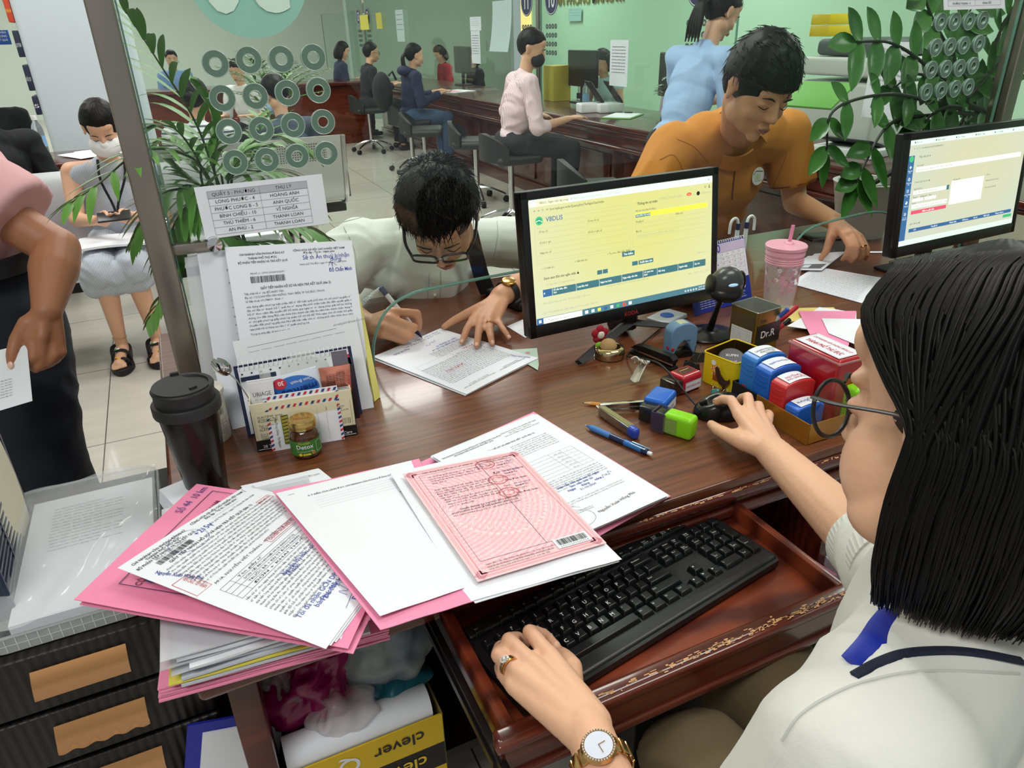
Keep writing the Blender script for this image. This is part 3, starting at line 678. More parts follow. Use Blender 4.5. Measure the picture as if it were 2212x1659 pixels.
# round number badge seen from behind
BADG = mat('badge_back_green','#8fc4b3',.5); BADL = mat('badge_back_light','#cfe8d8',.5)
bd = MB().lathe([(.0925,0),(.0925,.0012)],(.177,-.0045,.715),(0,1,0),48).build('number_badge',BADG,gs)
Ink().text(.112,.662,.165,'5',BADL,bold=True,fit=.058).text(.186,.662,.165,'0',BADL,bold=True,fit=.06).build(bd,lambda x,y: ((.354-x,-.0058,y),(0,-1,0)),.0003,'badge_number')
po = thing('screen_post','thick brushed steel post in the left foreground holding the glass','post',(-.040,1.36,.75))
MB().box((0,0,.475),(.039,.05,.95),bev=.004).build('post',STEEL,po)
bz = AY(463,527,1.345); m = MB(); zz = AY(410,528,1.345)[2]-.75-.008
MB().box((.055,-.004,zz),(.075,.02,.018),bev=.002).build('clamp_arm',STEEL,po); MB().lathe([(.011,0),(.0125,.004),(.0125,.02),(0,.023)],(bz[0]+.04,-.006,zz+.004),(0,-1,0),24).build('clamp_disc',CHROME,po)
po2 = thing('screen_post','brushed steel post at the right edge beside the large plant','post',(2.128,1.36,.75))
MB().box((0,0,.475),(.045,.05,.95),bev=.004).build('post',STEEL,po2)
# ---------------------------------------------------------------- notices on that glass
def vpage(name,label,cat,bl,br,tl,y,yoff=-.005,m=PAPER,th=.0006,tilt=0.):
 """upright sheet in the plane y: bl, br, tl pixels of three corners -> (thing, w, h, map)"""
 a,b_,c_ = AY(*bl,y),AY(*br,y),AY(*tl,y); w = np.linalg.norm(b_-a); h = np.linalg.norm(c_-a); U = (b_-a)/w; V = (c_-a)/h
 t = thing(name,label,cat,a+np.array([0,yoff,0]))
 MB().sheet(lambda u,v: U*u*w+V*v*h,4,4,th).build('sheet',m,t); return t,w,h,(lambda x,z: (U*x+V*z,(0,-1,0)))
t,w,h,fn = vpage('paper_notice','white ward list sheet taped on the glass under the left speaking holes','notice',(444,516),(710,481),(418,404),1.355)
i = Ink(); GRY = mat('print_grey','#b9bcc3',.7); x0,x1,y0,y1 = w*.085,w*.865,h*.06,h*.90; xm = x0+(x1-x0)*.51; rh = (y1-y0)/6
i.rect(x0,y1-rh,x1,y1,GRY)
for k in range(7): i.rect(x0,y0+k*rh-.0002,x1,y0+k*rh+.0002,INK)
for x in (x0,xm,x1): i.rect(x-.0002,y0,x+.0002,y1,INK)
for k,(a,b_) in enumerate([('QUẦY 5 - PHƯỜNG','THỤ LÝ'),('LONG PHƯỚC - 4','HOÀNG ANH'),('PHƯỚC LONG B - 5','ANH QUỐC'),('BÌNH CHIỂU - 10','VĨ NGHĨA'),('THỦ THIÊM - 6','THANH LOAN'),('AN PHÚ - 2','THANH LOAN')]):
 yy = y1-(k+1)*rh+rh*.3; i.text((x0+xm)/2,yy,rh*.66,a,INK,'CENTER'); i.text((xm+x1)/2,yy,rh*.66,b_,INK,'CENTER')
i.build(t,fn)
t,w,h,fn = vpage('paper_notice','white ward list sheet at the top right corner above the speaking holes','notice',(2035,22),(2166,18),(2030,-60),1.355)
i = Ink(); x0,x1 = w*.07,w*.93
for k in range(5): i.rect(x0,h*.1+k*h*.15,x1,h*.1+k*h*.15+.0004,INK)
for x in (x0,w*.5,x1): i.rect(x,h*.1,x+.0004,h*.85,INK)
for k,(a,b_) in enumerate([('TRƯỜNG THẠNH - 4','SÁNH TIẾT'),('LONG TRƯỜNG - 3','KIM OANH'),('TÂN PHÚ - 2','MINH')]): i.text(w*.28,h*(.14+.15*k),h*.08,a,INK,'CENTER'); i.text(w*.7,h*(.14+.15*k),h*.08,b_,INK,'CENTER')
i.build(t,fn)
# ================================================================ PAPER HELPERS
DZ = .7502
def quad(name,label,cat,pts,m=PAPER,th=.0005,bulge=0.,group=None,nu=10,nv=12,ripple=0.,seed=0,parent=None,corner=None):
 """sheet through four 3-D corners [BL, BR, TR, TL] of its text; bulge lifts the middle, corner=(u,v,amount) curls a corner"""
 P = [np.asarray(p,float) for p in pts]; O = sum(P)/4; P = [p-O for p in P]
 N = nrm(np.cross(P[1]-P[0],P[3]-P[0])); N = N if N[2] > 0 or abs(N[2]) < .3 else -N
 w = np.linalg.norm(P[1]-P[0]); h = np.linalg.norm(P[3]-P[0]); r = random.Random(seed); a1,a2 = r.uniform(0,6),r.uniform(0,6)
 def S_(u,v):
  q = P[0]*(1-u)*(1-v)+P[1]*u*(1-v)+P[2]*u*v+P[3]*(1-u)*v
  z = bulge*4*u*(1-u)*(1-.6*v)+ripple*(math.sin(u*7+a1)*math.sin(v*5+a2)+.6*math.sin(u*13-v*9+a2))
  if corner: d = max(0,1-math.hypot((u-corner[0])*1.3,(v-corner[1]))/.6); z += corner[2]*d*d
  return q+N*z
 t = thing(name,label,cat,O,group=group) if parent is None else parent
 MB().sheet(S_,nu,nv,th).build('sheet',m,t)
 return t,w,h,(lambda x,y: (S_(x/w,y/h),N*(1 if True else 1)))
def flat4(px,z): z = [z]*4 if np.isscalar(z) else z; return [A(p[0],p[1],q) for p,q in zip(px,z)]
def para(px3,z,k):
 """fourth corner completes the parallelogram: px3 = [BL, TL, TR] -> BL, BR, TR, TL"""
 a,d,c = [A(*p,q) for p,q in zip(px3,z)]; return [a,a+(c-d)*k,c,d]
def lorem(i,x,y,w,size,lines,m=INK,seed=0,lead=1.5,words=None):
 W_ = words or 'thành phố Thủ Đức phường An Phú quận đất đai sử dụng chuyển nhượng cho ông bà số tờ bản đồ địa chỉ thửa đất giấy chứng nhận quyền sở hữu nhà ở tài sản gắn liền với đất hồ sơ tiếp nhận kết quả giải quyết theo quy định pháp luật ngày tháng năm trả tại bộ phận'.split()
 r = random.Random(seed)
 for k in range(lines):
  s = ''; n = int(w/size/.47*(1 if k < lines-1 else r.uniform(.3,.8)))
  while len(s) < n: s += r.choice(W_)+' '
  i.text(x,y-k*size*lead,size,s.strip()[:n],m,fit=w if k < lines-1 else None,sx=.9)
 return y-lines*size*lead
# ================================================================ THE OPEN PINK FOLDER AND ITS PAGES
z0 = [.792,.770,.765,.792]
quad('folder_flap','open pink folder, left cover under the nearly blank page','folder',flat4([(822,1361),(1046,1292),(905,992),(588,1062)],[.812,.784,.766,.806]),PINK,.0009,ripple=.0006,seed=3)
quad('folder_flap','open pink folder, right cover under the thick stack beside the keyboard','folder',flat4([(1046,1296),(1449,1072),(1153,890),(905,1000)],[.770,.7525,.7515,.756]),PINK,.0009,ripple=.0003)
t,w,h,fn = quad('paper_sheet','almost blank white page headed by dotted lines on the left cover of the pink folder','paper',flat4([(821,1331),(1003,1270),(888,995),(596,1066)],[.816,.789,.770,.810]),ripple=.0002,seed=5)
i = Ink(); i.text(w*.53,h*.905,.0052,'II. Ý KIẾN CỦA LÃNH ĐẠO CHI NHÁNH VĂN PHÒNG ĐĂNG KÝ ĐẤT ĐAI',INK,'CENTER',bold=True,fit=w*.72)
for k in range(5):
 yy = h*(.875-.022*k)
 for q in range(60): i.rect(w*.19+q*w*.0115,yy,w*.19+q*w*.0115+.0009,yy+.0003,INKG,0)
i.text(w*.8,h*.74,.0042,'Ngày',INK); i.text(w*.875,h*.74,.0055,'30',PEN); i.text(w*.86,h*.855,.006,'Th',PEN); i.rect(w*.055,h*.955,w*.1,h*.957,INKG); i.build(t,fn)
# right-hand stack: many sheets, a slight fan
top = [(1230,1166),(1443,1071),(1157,896),(934,986)]
st_lab = ['top page of the thick right stack with a table, a code block and signatures','loose sheet just under the top of the right stack','lower loose sheet of the right stack','bottom loose sheet of the right stack']
rnd = random.Random(2)
pk = thing('paper_block','thick block of white pages filling the right cover of the pink folder','paper stack',A(1190,1030,.757))
m = MB()
for k in range(13):
 c = flat4([(p[0]+rnd.uniform(-6,4),p[1]+rnd.uniform(-2,4)) for p in top],.7545+k*.00145); O = np.array(pk.location)
 m.sheet(lambda u,v: c[0]*(1-u)*(1-v)+c[1]*u*(1-v)+c[2]*u*v+c[3]*(1-u)*v-O,1,1,.0009)
m.build('page_edges',PAPER2,pk,smooth=False)
t,w,h,fn = quad('paper_sheet',st_lab[0],'paper',flat4(top,.7745),seed=6,ripple=.0003)
i = Ink(); i.text(w*.30,h*.935,.0044,'CHI NHÁNH VĂN PHÒNG ĐĂNG KÝ THÀNH PHỐ THỦ ĐỨC\nBỘ PHẬN TIẾP NHẬN VÀ TRẢ KẾT QUẢ',INK,'CENTER',ls=1.2,bold=True,sx=.8); i.text(w*.76,h*.945,.0042,'CỘNG HÒA XÃ HỘI CHỦ NGHĨA VIỆT NAM\nĐộc lập - Tự do - Hạnh phúc\nthành phố Thủ Đức, ngày 30 tháng 9 năm 2024',INK,'CENTER',ls=1.25,sx=.75)
i.text(w*.5,h*.84,.005,'GIẤY TIẾP NHẬN HỒ SƠ VÀ HẸN TRẢ KẾT QUẢ (liên 2)',INK,'CENTER',bold=True,sx=.85)
y = lorem(i,w*.1,h*.80,w*.78,.0036,8,INKG,3)
for k in range(7): i.rect(w*.12,h*(.62-.03*k),w*.9,h*(.62-.03*k)+.0003,INKG)
for x in (.12,.2,.66,.78,.9): i.rect(w*x,h*.44,w*x+.0003,h*.62,INKG)
for k in range(6): i.text(w*.7,h*(.597-.03*k),.0032,['Bản chính','Bản sao'][k % 2],INKG); i.text(w*.83,h*(.597-.03*k),.0035,'1',INK); i.text(w*.23,h*(.597-.03*k),.0034,['Đơn đăng ký biến động','Giấy chứng nhận','Hợp đồng chuyển nhượng','Tờ khai lệ phí','Căn cước công dân','Thông tin thửa đất'][k],INKG)
lorem(i,w*.1,h*.41,w*.8,.0034,6,INKG,9)
i.text(w*.60,h*.34,.0062,'Hẹn lấy kết quả sau 07 ngày\nlàm việc tính từ\nNgày      tháng      năm',PEN,'CENTER',ls=1.1,bold=True); i.scribble(w*.76,h*.28,w*.14,.008,PEN,2,.0006,.2,4); i.text(w*.52,h*.27,.006,'31-10-2024',PEN)
lorem(i,w*.12,h*.22,w*.75,.0032,3,INKG,11)
i.scribble(w*.24,h*.1,w*.18,.02,INKG,1,.0004,.6,8); i.ring(w*.22,h*.10,.0195,.0199,INKG,40,1.4); i.text(w*.35,h*.14,.0036,'Người tiếp nhận hồ sơ\n(Ký và ghi rõ họ tên)',INKG,'CENTER'); i.text(w*.62,h*.09,.0072,'Nguyễn Xuân Hồng Phú',INK,'CENTER',rot=.1); i.build(t,fn)
# sheets under the certificate and the certificate
quad('paper_sheet','white sheet peeping out below the pink certificate, over the keyboard','paper',flat4([(1026,1303),(1338,1213),(1105,968),(850,1024)],[.787,.787,.786,.785]),PAPER2,.0008,ripple=.0004,seed=8)
t,w,h,fn = quad('paper_sheet','white sheet directly beneath the pink certificate','paper',flat4([(1014,1300),(1343,1208),(1100,965),(843,1022)],[.788,.790,.789,.787]),PAPER,.0006,ripple=.0008,seed=2)
Ink().ring(w*.13,h*.12,.012,.0123,mat('stamp_faint','#dcd6da',.7)).build(t,fn)
CP = mat('certificate_pink','#f2c8ca',.6,noise=(90,.02)); CP2 = mat('certificate_rose','#e79aa6',.6); CP3 = mat('certificate_pale','#f7dada',.6); CPI = mat('certificate_ink','#4a2f35',.6)
t,w,h,fn = quad('land_certificate','pink land certificate with a drum pattern and a barcode on top of the papers','certificate',flat4([(1032,1257),(1310,1173),(1116,974),(870,1024)],.7935),CP,.0008)
bg = mat('certificate_guilloche','#ecaab4',.6); nt = bg.node_tree; b = nt.nodes['Principled BSDF']; tc = nt.nodes.new('ShaderNodeTexCoord')
wv = nt.nodes.new('ShaderNodeTexWave'); wv.wave_type = 'RINGS'; wv.rings_direction = 'Z'; wv.inputs['Scale'].default_value = 42; wv.inputs['Distortion'].default_value = 3; wv.inputs['Detail Scale'].default_value = 6
mpp = nt.nodes.new('ShaderNodeMapping'); mpp.inputs['Location'].default_value = (.09,-.05,0); nt.links.new(tc.outputs['Object'],mpp.inputs[0]); nt.links.new(mpp.outputs[0],wv.inputs['Vector'])
mx = nt.nodes.new('ShaderNodeMix'); mx.data_type = 'RGBA'; mx.inputs[6].default_value = hx('#f0b0ba'); mx.inputs[7].default_value = hx('#f6ccd0'); nt.links.new(wv.outputs['Fac'],mx.inputs[0]); nt.links.new(mx.outputs[2],b.inputs['Base Color'])
i = Ink()
for k in range(24): i.rect(w*.075,h*(.07+.86*k/24),w*.925,h*(.07+.86*(k+1)/24),bg,12)
for a in (.02,.032,.052,.06): i.frame(w*a,w*a,w-w*a,h-w*a,.0006 if a != .052 else .0014,CP2)
for x,y in ((.05,.035),(.95,.035),(.05,.965),(.95,.965)): i.ring(w*x,h*y,.002,.009,CP2,4)
i.build(t,fn,.0007,'printed_border')
i = Ink(); cx,cy = w*.5,h*.5
for r_,tw in ((.078,.0007),(.0755,.0004),(.07,.0006),(.067,.0009),(.058,.0005),(.056,.0005),(.046,.0007),(.044,.0004),(.034,.0006),(.030,.0004),(.0215,.0005),(.085,.0006),(.088,.0004)): i.ring(cx,cy,r_-tw,r_,CP3,64)
for k in range(44):
 a = 2*PI*k/44; r_ = .0625; i.ring(cx+r_*math.cos(a),cy+r_*math.sin(a),.0006,.0032,CP3,5)
for k in range(30): a = 2*PI*k/30; i.line([(cx+.047*math.cos(a),cy+.047*math.sin(a)),(cx+.054*math.cos(a+.09),cy+.054*math.sin(a+.09))],.0016,CP3)
for k in range(36): a = 2*PI*k/36; i.line([(cx+.036*math.cos(a),cy+.036*math.sin(a)),(cx+.042*math.cos(a),cy+.042*math.sin(a))],.002,CP3)
for k in range(14): a = 2*PI*k/14; i.line([(cx+.003*math.cos(a),cy+.003*math.sin(a)),(cx+.019*math.cos(a),cy+.019*math.sin(a))],.0011,CP3)
i.build(t,fn,.0009,'printed_drum')
i = Ink()
for a in ((.1,.12,.9,.122),(.1,.935,.9,.937)): i.rect(w*a[0],h*a[1],w*a[2],h*a[3],CPI)
i.rect(w*.615,h*.12,w*.618,h*.975,CPI); i.rect(w*.1,h*.12,w*.102,h*.937,CPI)
i.text(w*.36,h*.952,.0052,'Nội dung thay đổi và cơ sở pháp lý',CPI,'CENTER'); i.text(w*.77,h*.958,.0048,'Xác nhận của cơ quan\ncó thẩm quyền',CPI,'CENTER')
y = lorem(i,w*.16,h*.90,w*.43,.0048,4,CPI,21,1.25); y = lorem(i,w*.14,h*.765,w*.46,.0046,5,CPI,22,1.25); y = lorem(i,w*.16,h*.655,w*.44,.0046,4,CPI,23,1.25)
i.text(w*.22,h*.545,.0056,'Chuyển nhượng cho ông NGÔ BẢO ANH, CCCD',CPI,bold=True,fit=w*.5); i.text(w*.14,h*.522,.0056,'001093018504 và vợ bà LÊ THỊ KHÁNH LINH, CCCD',CPI,bold=True,fit=w*.55); i.text(w*.14,h*.499,.005,'001195017984 theo hồ sơ số 005718.CN.004./.',CPI)
for k,(yy,d,s_) in enumerate([(.90,'13-01-2024','Đoàn Công Duy Phong'),(.80,'01-07-2024','Trần Đình Quân'),(.66,'03-10-2024','Trần Đình Quân')]):
 i.text(w*.66,h*yy,.0046,'Ngày',CPI); i.text(w*.75,h*yy+.0005,.0052,d,PEN); i.text(w*.8,h*(yy-.022),.0042,'GIÁM ĐỐC',CPI,'CENTER',bold=True)
 for r_ in (.0125,.0115,.007): i.ring(w*.66,h*(yy-.06)+(.02 if k == 0 else 0),r_-.0005,r_,RED,30,1.15)
 for q in range(14): a = q*2*PI/14; i.text(w*.66+.0092*1.15*math.cos(a),h*(yy-.06)+(.02 if k == 0 else 0)+.0092*math.sin(a),.0028,'UBND TP HCM ỦBND'[q],RED)
 i.scribble(w*.66,h*(yy-.055),w*.2,.004,INK,1,.0003,.05,k); i.text(w*.8,h*(yy-.09),.0048,s_,CPI,'CENTER',bold=True)
i.scribble(w*.60,h*.87,w*.12,.012,PEN,1,.0005,.5,3); i.ring(w*.88,h*.92,.0085,.009,PEN,30,.5)
i.text(w*.12,h*.085,.0044,'Người được cấp Giấy chứng nhận không được sửa chữa, tẩy xóa hoặc bổ\nsung bất kỳ nội dung nào trong Giấy chứng nhận; khi bị mất hoặc hư\nhỏng Giấy chứng nhận phải khai báo ngay với cơ quan cấp Giấy.',CPI,ls=1.1,fit=w*.55)
i.build(t,fn,.0012)
i = Ink(); i.rect(w*.66,h*.05,w*.93,h*.125,PAPER); i.build(t,fn,.0014,'barcode_sticker'); i = Ink(); i.barcode(w*.68,h*.072,w*.23,h*.044,INK); i.text(w*.795,h*.054,.0046,'2 7 0 9 1 2 0 9 0 0 5 7 1 8',INK,'CENTER',fit=w*.22); i.build(t,fn,.0018)
# ================================================================ THE LEFT FAN: pink folder and signed form
quad('folder_flap','pink folder with a handwritten number fanned out under the signed form','folder',para([(752,1402),(160,1296),(425,1046)],[.800,.812,.795],1.0),mat('folder_pink_b','#f08cb0',.7),.0009,bulge=.004,ripple=.0005)
P4 = para([(752,1402),(160,1296),(425,1046)],[.800,.812,.795],1.0); tt = None
t = thing('folder_flap','second pink folder cover lying just beneath the fanned one','folder',sum(P4)/4-np.array([0,0,.006])); O = np.array(t.location)
MB().sheet(lambda u,v: P4[0]*(1-u)*(1-v)+P4[1]*u*(1-v)+P4[2]*u*v+P4[3]*(1-u)*v-O+np.array([.004,-.003,-.006+.004*4*u*(1-u)*(1-.6*v)*.3]),8,8,.0009).build('sheet',PINK,t)
fol = [o for o in bpy.data.objects if o.name.startswith('folder_flap')][2]
w4 = np.linalg.norm(P4[1]-P4[0]); h4 = np.linalg.norm(P4[3]-P4[0]); N4 = np.array([0,0,1.])
def fn4(x,y):
 u,v = x/w4,y/h4; return P4[0]*(1-u)*(1-v)+P4[1]*u*(1-v)+P4[2]*u*v+P4[3]*(1-u)*v-sum(P4)/4+N4*(.004*4*u*(1-u)*(1-.6*v)+.001),N4
PNK = mat('ink_purple','#4a3a86',.6); FR = mat('ink_frame','#5a3c60',.6); i = Ink()
i.frame(w4*.13,h4*.25,w4*.95,h4*.90,.0012,FR); i.text(w4*.5,h4*.82,.011,'CỘNG HÒA XÃ HỘI CHỦ NGHĨA VIỆT NAM',mat('ink_maroon','#7c2f55',.6),'CENTER',bold=True,fit=w4*.72); i.text(w4*.84,h4*.93,.016,'Số 44  10 km',PNK,'CENTER',sx=.8)
i.text(w4*.16,h4*.74,.05,'G',PNK); i.build(fol,fn4)
FP = [A(*p,q) for p,q in zip([(704,1402),(254,1227),(524,1054)],[.806,.836,.797])]; a,d,c = FP; FQ = [a,a+(c-d)*1.02+np.array([0,0,.022]),c,d]
for k in range(3):
 s_ = np.array([.006*(k+1),.004*(k+1),-.0018*(k+1)])
 quad('paper_sheet',['first page under the signed form, showing along its lower edge','second page under the signed form, showing along its lower edge','third page under the signed form, showing along its lower edge'][k],'paper',[p+s_*(1 if q in (0,1) else .3) for q,p in enumerate(FQ)],PAPER2 if k % 2 else PAPER,bulge=.002)
t,w,h,fn = quad('paper_sheet','signed white form with barcode and blue handwriting on top of the left fan','paper',FQ,bulge=.002)
i = Ink(); i.text(w*.24,h*.955,.0058,'CHI NHÁNH VĂN PHÒNG ĐĂNG KÝ\nTHÀNH PHỐ THỦ ĐỨC\nBỘ PHẬN TIẾP NHẬN VÀ TRẢ KẾT QUẢ',INK,'CENTER',bold=True,fit=w*.42); i.text(w*.72,h*.965,.0058,'CỘNG HÒA XÃ HỘI CHỦ NGHĨA VIỆT NAM\nĐộc lập - Tự do - Hạnh phúc',INK,'CENTER',bold=True,fit=w*.46); i.rect(w*.6,h*.925,w*.84,h*.926,INK)
i.text(w*.74,h*.895,.005,'thành phố Thủ Đức, ngày 15 tháng 08 năm 2024',INK,'CENTER',fit=w*.42)
i.barcode(w*.12,h*.865,w*.25,h*.03,INK,9); i.text(w*.25,h*.90,.0045,'Mã hồ sơ: 27091120240016',INK,'CENTER')
i.ring(w*.36,h*.89,.021,.0214,PEN,40,1.3); i.text(w*.42,h*.885,.012,'+215γ',PEN); i.rect(w*.97,h*.98,w*.975,h*.99,INK); i.text(w*.955,h*.955,.008,'1',PEN)
i.text(w*.5,h*.84,.0062,'GIẤY TIẾP NHẬN HỒ SƠ VÀ HẸN TRẢ KẾT QUẢ (liên 1)',INK,'CENTER',bold=True,fit=w*.68)
y = lorem(i,w*.1,h*.815,w*.84,.0045,9,INK,31,1.42)
i.text(w*.5,h*.585,.0054,'MUA. NGUYỄN VIẾT THẮNG - NGUYỄN THỊ THÚY LAN',INK,'CENTER',fit=w*.74)
i.frame(w*.55,h*.56,w*.82,h*.60,.0006,RED); i.text(w*.685,h*.572,.0062,'CHUYỂN THUẾ ĐIỆN TỬ',RED,'CENTER',fit=w*.24,bold=True)
for k in range(5): i.rect(w*.1,h*(.55-.028*k),w*.93,h*(.55-.028*k)+.0004,INK)
for x in (.1,.18,.8,.86,.93): i.rect(w*x,h*.438,w*x+.0004,h*.55,INK)
for k,s_ in enumerate(['Tên giấy tờ','GCN CĐ 881149+HĐ MUA BÁN+GCQ','TRƯỚC BẠ + KN TT ĐÔN NHÂN','ĐƠN + KHAI THUẾ']): i.text(w*.22,h*(.53-.028*k),.0048,s_,INK,fit=w*.2 if k == 0 else w*.45)
y = lorem(i,w*.1,h*.415,w*.84,.0044,11,INK,33,1.4)
i.text(w*.34,h*.37,.0095,'Nguyễn Mỹ Hậu - phước Hậu - Ninh phước',PEN,fit=w*.6); i.text(w*.34,h*.35,.0095,'Thuận',PEN)
i.text(w*.36,h*.17,.0095,'Tôi đã nhận GCN DP046577-1\nbản giao bản chính',PEN,'CENTER',ls=.9,fit=w*.5); i.text(w*.38,h*.135,.0105,'Phú Mỹ Hậu',PEN,'CENTER')
i.scribble(w*.34,h*.06,w*.14,.016,PEN,1,.0006,.3,6); i.line([(w*.26,h*.035),(w*.56,h*.095)],.0006,PEN); i.text(w*.46,h*.025,.0115,'Phú Mỹ Hậu',PEN,'CENTER',rot=.1)
i.text(w*.05,h*.845,.0085,'Nguyễn Xuân Hồng Phú',mat('ink_navy_stamp','#24368c',.5),bold=True,rot=-1.25,fit=w*.24); i.frame(w*.0-.0,h*.60,w*.015,h*.601,.0001,RED)
i.line([(w*.02,h*.735),(w*.12,h*.73),(w*.115,h*.60),(w*.015,h*.605),(w*.02,h*.735)],.0007,RED); i.text(w*.075,h*.725,.0085,'VIÊN CHỨC TIẾP NHẬN',RED,rot=-1.55,fit=h*.115)
i.frame(w*.87,h*.80,w*.99,h*.84,.0006,RED); i.text(w*.93,h*.815,.0055,'KHÔNG ĐĐ',RED,'CENTER',fit=w*.1)
i.build(t,fn)
# ---------------------------------------------------------------- tall stack under the fan: pink folders, yellow folder, sleeves and sheets
FOLD = MATS['folder_pink']; YELF = mat('folder_yellow','#e5d75a',.6); SLV = mat('sleeve_plastic','#d7dbe0',.25,alpha=.5,spec=.6); BLUEG = mat('paper_blue_grey','#c8ced8',.7)
lay = [(PINK,'folder','pink folder at the very bottom of the tall stack by the drawers',(343,1517),(842,1380),.722),(PINK,'folder','pink folder second from the bottom of the tall stack',(342,1508),(842,1374),.7255),(PINK,'folder','pink folder third from the bottom of the tall stack',(346,1503),(838,1371),.729),(PINK,'folder','pink folder fourth from the bottom of the tall stack',(344,1497),(840,1366),.7325),(PINK,'folder','topmost of the pink folders low in the tall stack',(340,1490),(841,1360),.736),
 (BLUEG,'paper','grey-white bundle resting on the pink folders of the tall stack',(392,1482),(800,1366),.7405),(YELF,'folder','yellow folder edge in the middle of the tall stack',(364,1482),(780,1366),.745),(BLUEG,'paper','bluish sheet bundle above the yellow folder',(392,1468),(790,1350),.750),(PAPER2,'paper','pale sheet bundle with curled edge in the tall stack',(378,1456),(800,1338),.755),(SLV,'sleeve','clear plastic sleeve lower in the tall stack',(370,1462),(770,1335),.759),
 (PAPER,'paper','white sheet bundle near the top of the tall stack',(410,1446),(790,1325),.764),(SLV,'sleeve','clear plastic sleeve near the top of the tall stack',(345,1450),(760,1322),.768),(PAPER2,'paper','off-white sheet second from the top of the tall stack',(382,1430),(770,1318),.772),(PAPER,'paper','white sheet on top of the tall stack, below the fan',(374,1422),(770,1310),.777),(SLV,'sleeve','clear plastic sleeve on top of the tall stack with bright glints',(346,1432),(755,1308),.781)]
rnd = random.Random(5)
for m_,cat,lab,pl,pr,z in lay:
 a = A(*pl,z); b_ = A(*pr,z); U = b_-a; V = np.array([-U[1],U[0],0]); V = V/np.linalg.norm(V)*(.30+rnd.uniform(-.01,.01))
 thk = {'folder': .0022,'paper': .0034,'sleeve': .0008}[cat]
 quad({'folder': 'file_folder','paper': 'paper_bundle','sleeve': 'plastic_sleeve'}[cat],lab,{'folder': 'folder','paper': 'paper stack','sleeve': 'plastic sleeve'}[cat],[a,b_,b_+V,a+V],m_,thk,ripple=.0006,seed=int(z*1e4),nu=8,nv=6)
# loose edges behind the fan
quad('paper_sheet','white sheet headed by red rule behind the fan of papers, near the dark mug','paper',flat4([(545,1082),(706,1040),(688,1012),(520,1050)],.7525),ripple=.0004)
t,w,h,fn = quad('paper_sheet','white page with a printed heading sticking out above the pink folder, behind the fan','paper',[A(640,1150,.756),A(800,1100,.756),A(690,1013,.756),A(545,1046,.756)]); Ink().text(w*.5,h*.88,.006,'CỘNG HÒA XÃ HỘI CHỦ NGHĨA VIỆT NAM',INKG,'CENTER',fit=w*.85).build(t,fn)
pk = thing('paper_block','small upright-cut block of white pages behind the left pink folder','paper stack',A(356,1128,.758)); m = MB()
for k in range(9): m.box((.03+.001*k,.03,-.012+.0028*k),(.05,.11,.0022),Matrix.Rotation(.25+.01*k,3,'Z'))
m.build('page_edges',PAPER2,pk,smooth=False)
# ================================================================ THE WRITTEN PAGE IN THE MIDDLE
WP = [(951,710),(805,771),(1008,851),(1163,773)]
for k,lab in enumerate(['lowest sheet under the page the man in white is writing on','second sheet under the page the man in white is writing on']):
 quad('paper_sheet',lab,'paper',flat4([(p[0]-3+3*k,p[1]+4-2*k) for p in WP],.7512+.0012*k),PAPER2,.0009,bulge=-.0,ripple=.0002,seed=k)
t,w,h,fn = quad('paper_sheet','white form the man in white is writing on, lying upside down to the camera','paper',flat4(WP,.7545),PAPER,.0006,ripple=.0006,seed=4)
i = Ink(); i.text(w*.27,h*.92,.0048,'CHI NHÁNH VĂN PHÒNG ĐĂNG KÝ\nTHÀNH PHỐ THỦ ĐỨC',INK,'CENTER',ls=1.1,fit=w*.36); i.text(w*.72,h*.92,.0046,'CỘNG HÒA XÃ HỘI CHỦ NGHĨA VIỆT NAM\nĐộc lập - Tự do - Hạnh phúc',INK,'CENTER',fit=w*.42)
y = lorem(i,w*.09,h*.80,w*.84,.0042,16,INK,41,1.5); i.frame(w*.45,h*.42,w*.92,h*.5,.0003,INKG)
y = lorem(i,w*.09,h*.40,w*.5,.0042,6,INK,42,1.5); i.text(w*.1,h*.27,.009,'Tôi đã nhận đủ hồ sơ\nngày 10 tháng 10',PEN); i.scribble(w*.3,h*.12,w*.2,.012,PEN,1,.0006,.3,3); i.text(w*.62,h*.10,.010,'Ng Lê Anh',PEN); i.scribble(w*.1,h*.055,w*.55,.008,PEN,5,.0006,0,13); i.scribble(w*.1,h*.02,w*.45,.008,PEN,4,.0006,0,14)
i.frame(w*.55,h*.62,w*.78,h*.66,.0004,RED); i.text(w*.665,h*.63,.006,'ĐÃ ĐỐI CHIẾU',RED,'CENTER',fit=w*.2); i.text(w*.13,h*.43,.0075,'ĐẤT ĐAI',RED); i.text(w*.03,h*.95,.008,'Nguyễn Xuân Hồng',PEN,rot=-1.2,fit=w*.2)
i.build(t,fn)
t,w,h,fn = quad('id_card','pale green identity card half under the written page','card',flat4([(1162,800),(1164,787),(1160,752),(1090,757)],.7522),mat('card_green','#b9d3c0',.4),.001);
pc = A(1140,762,.7528); MB().lathe([(.005,0),(.005,.0006)],tuple(pc-np.array(t.location)),n=20).build('emblem',mat('card_red','#c98f88',.5),t)
quad('paper_sheet','white sheet under the corner of the big monitor','paper',flat4([(1095,705),(1135,730),(1165,712),(1130,690)],.751),PAPER,.0006)
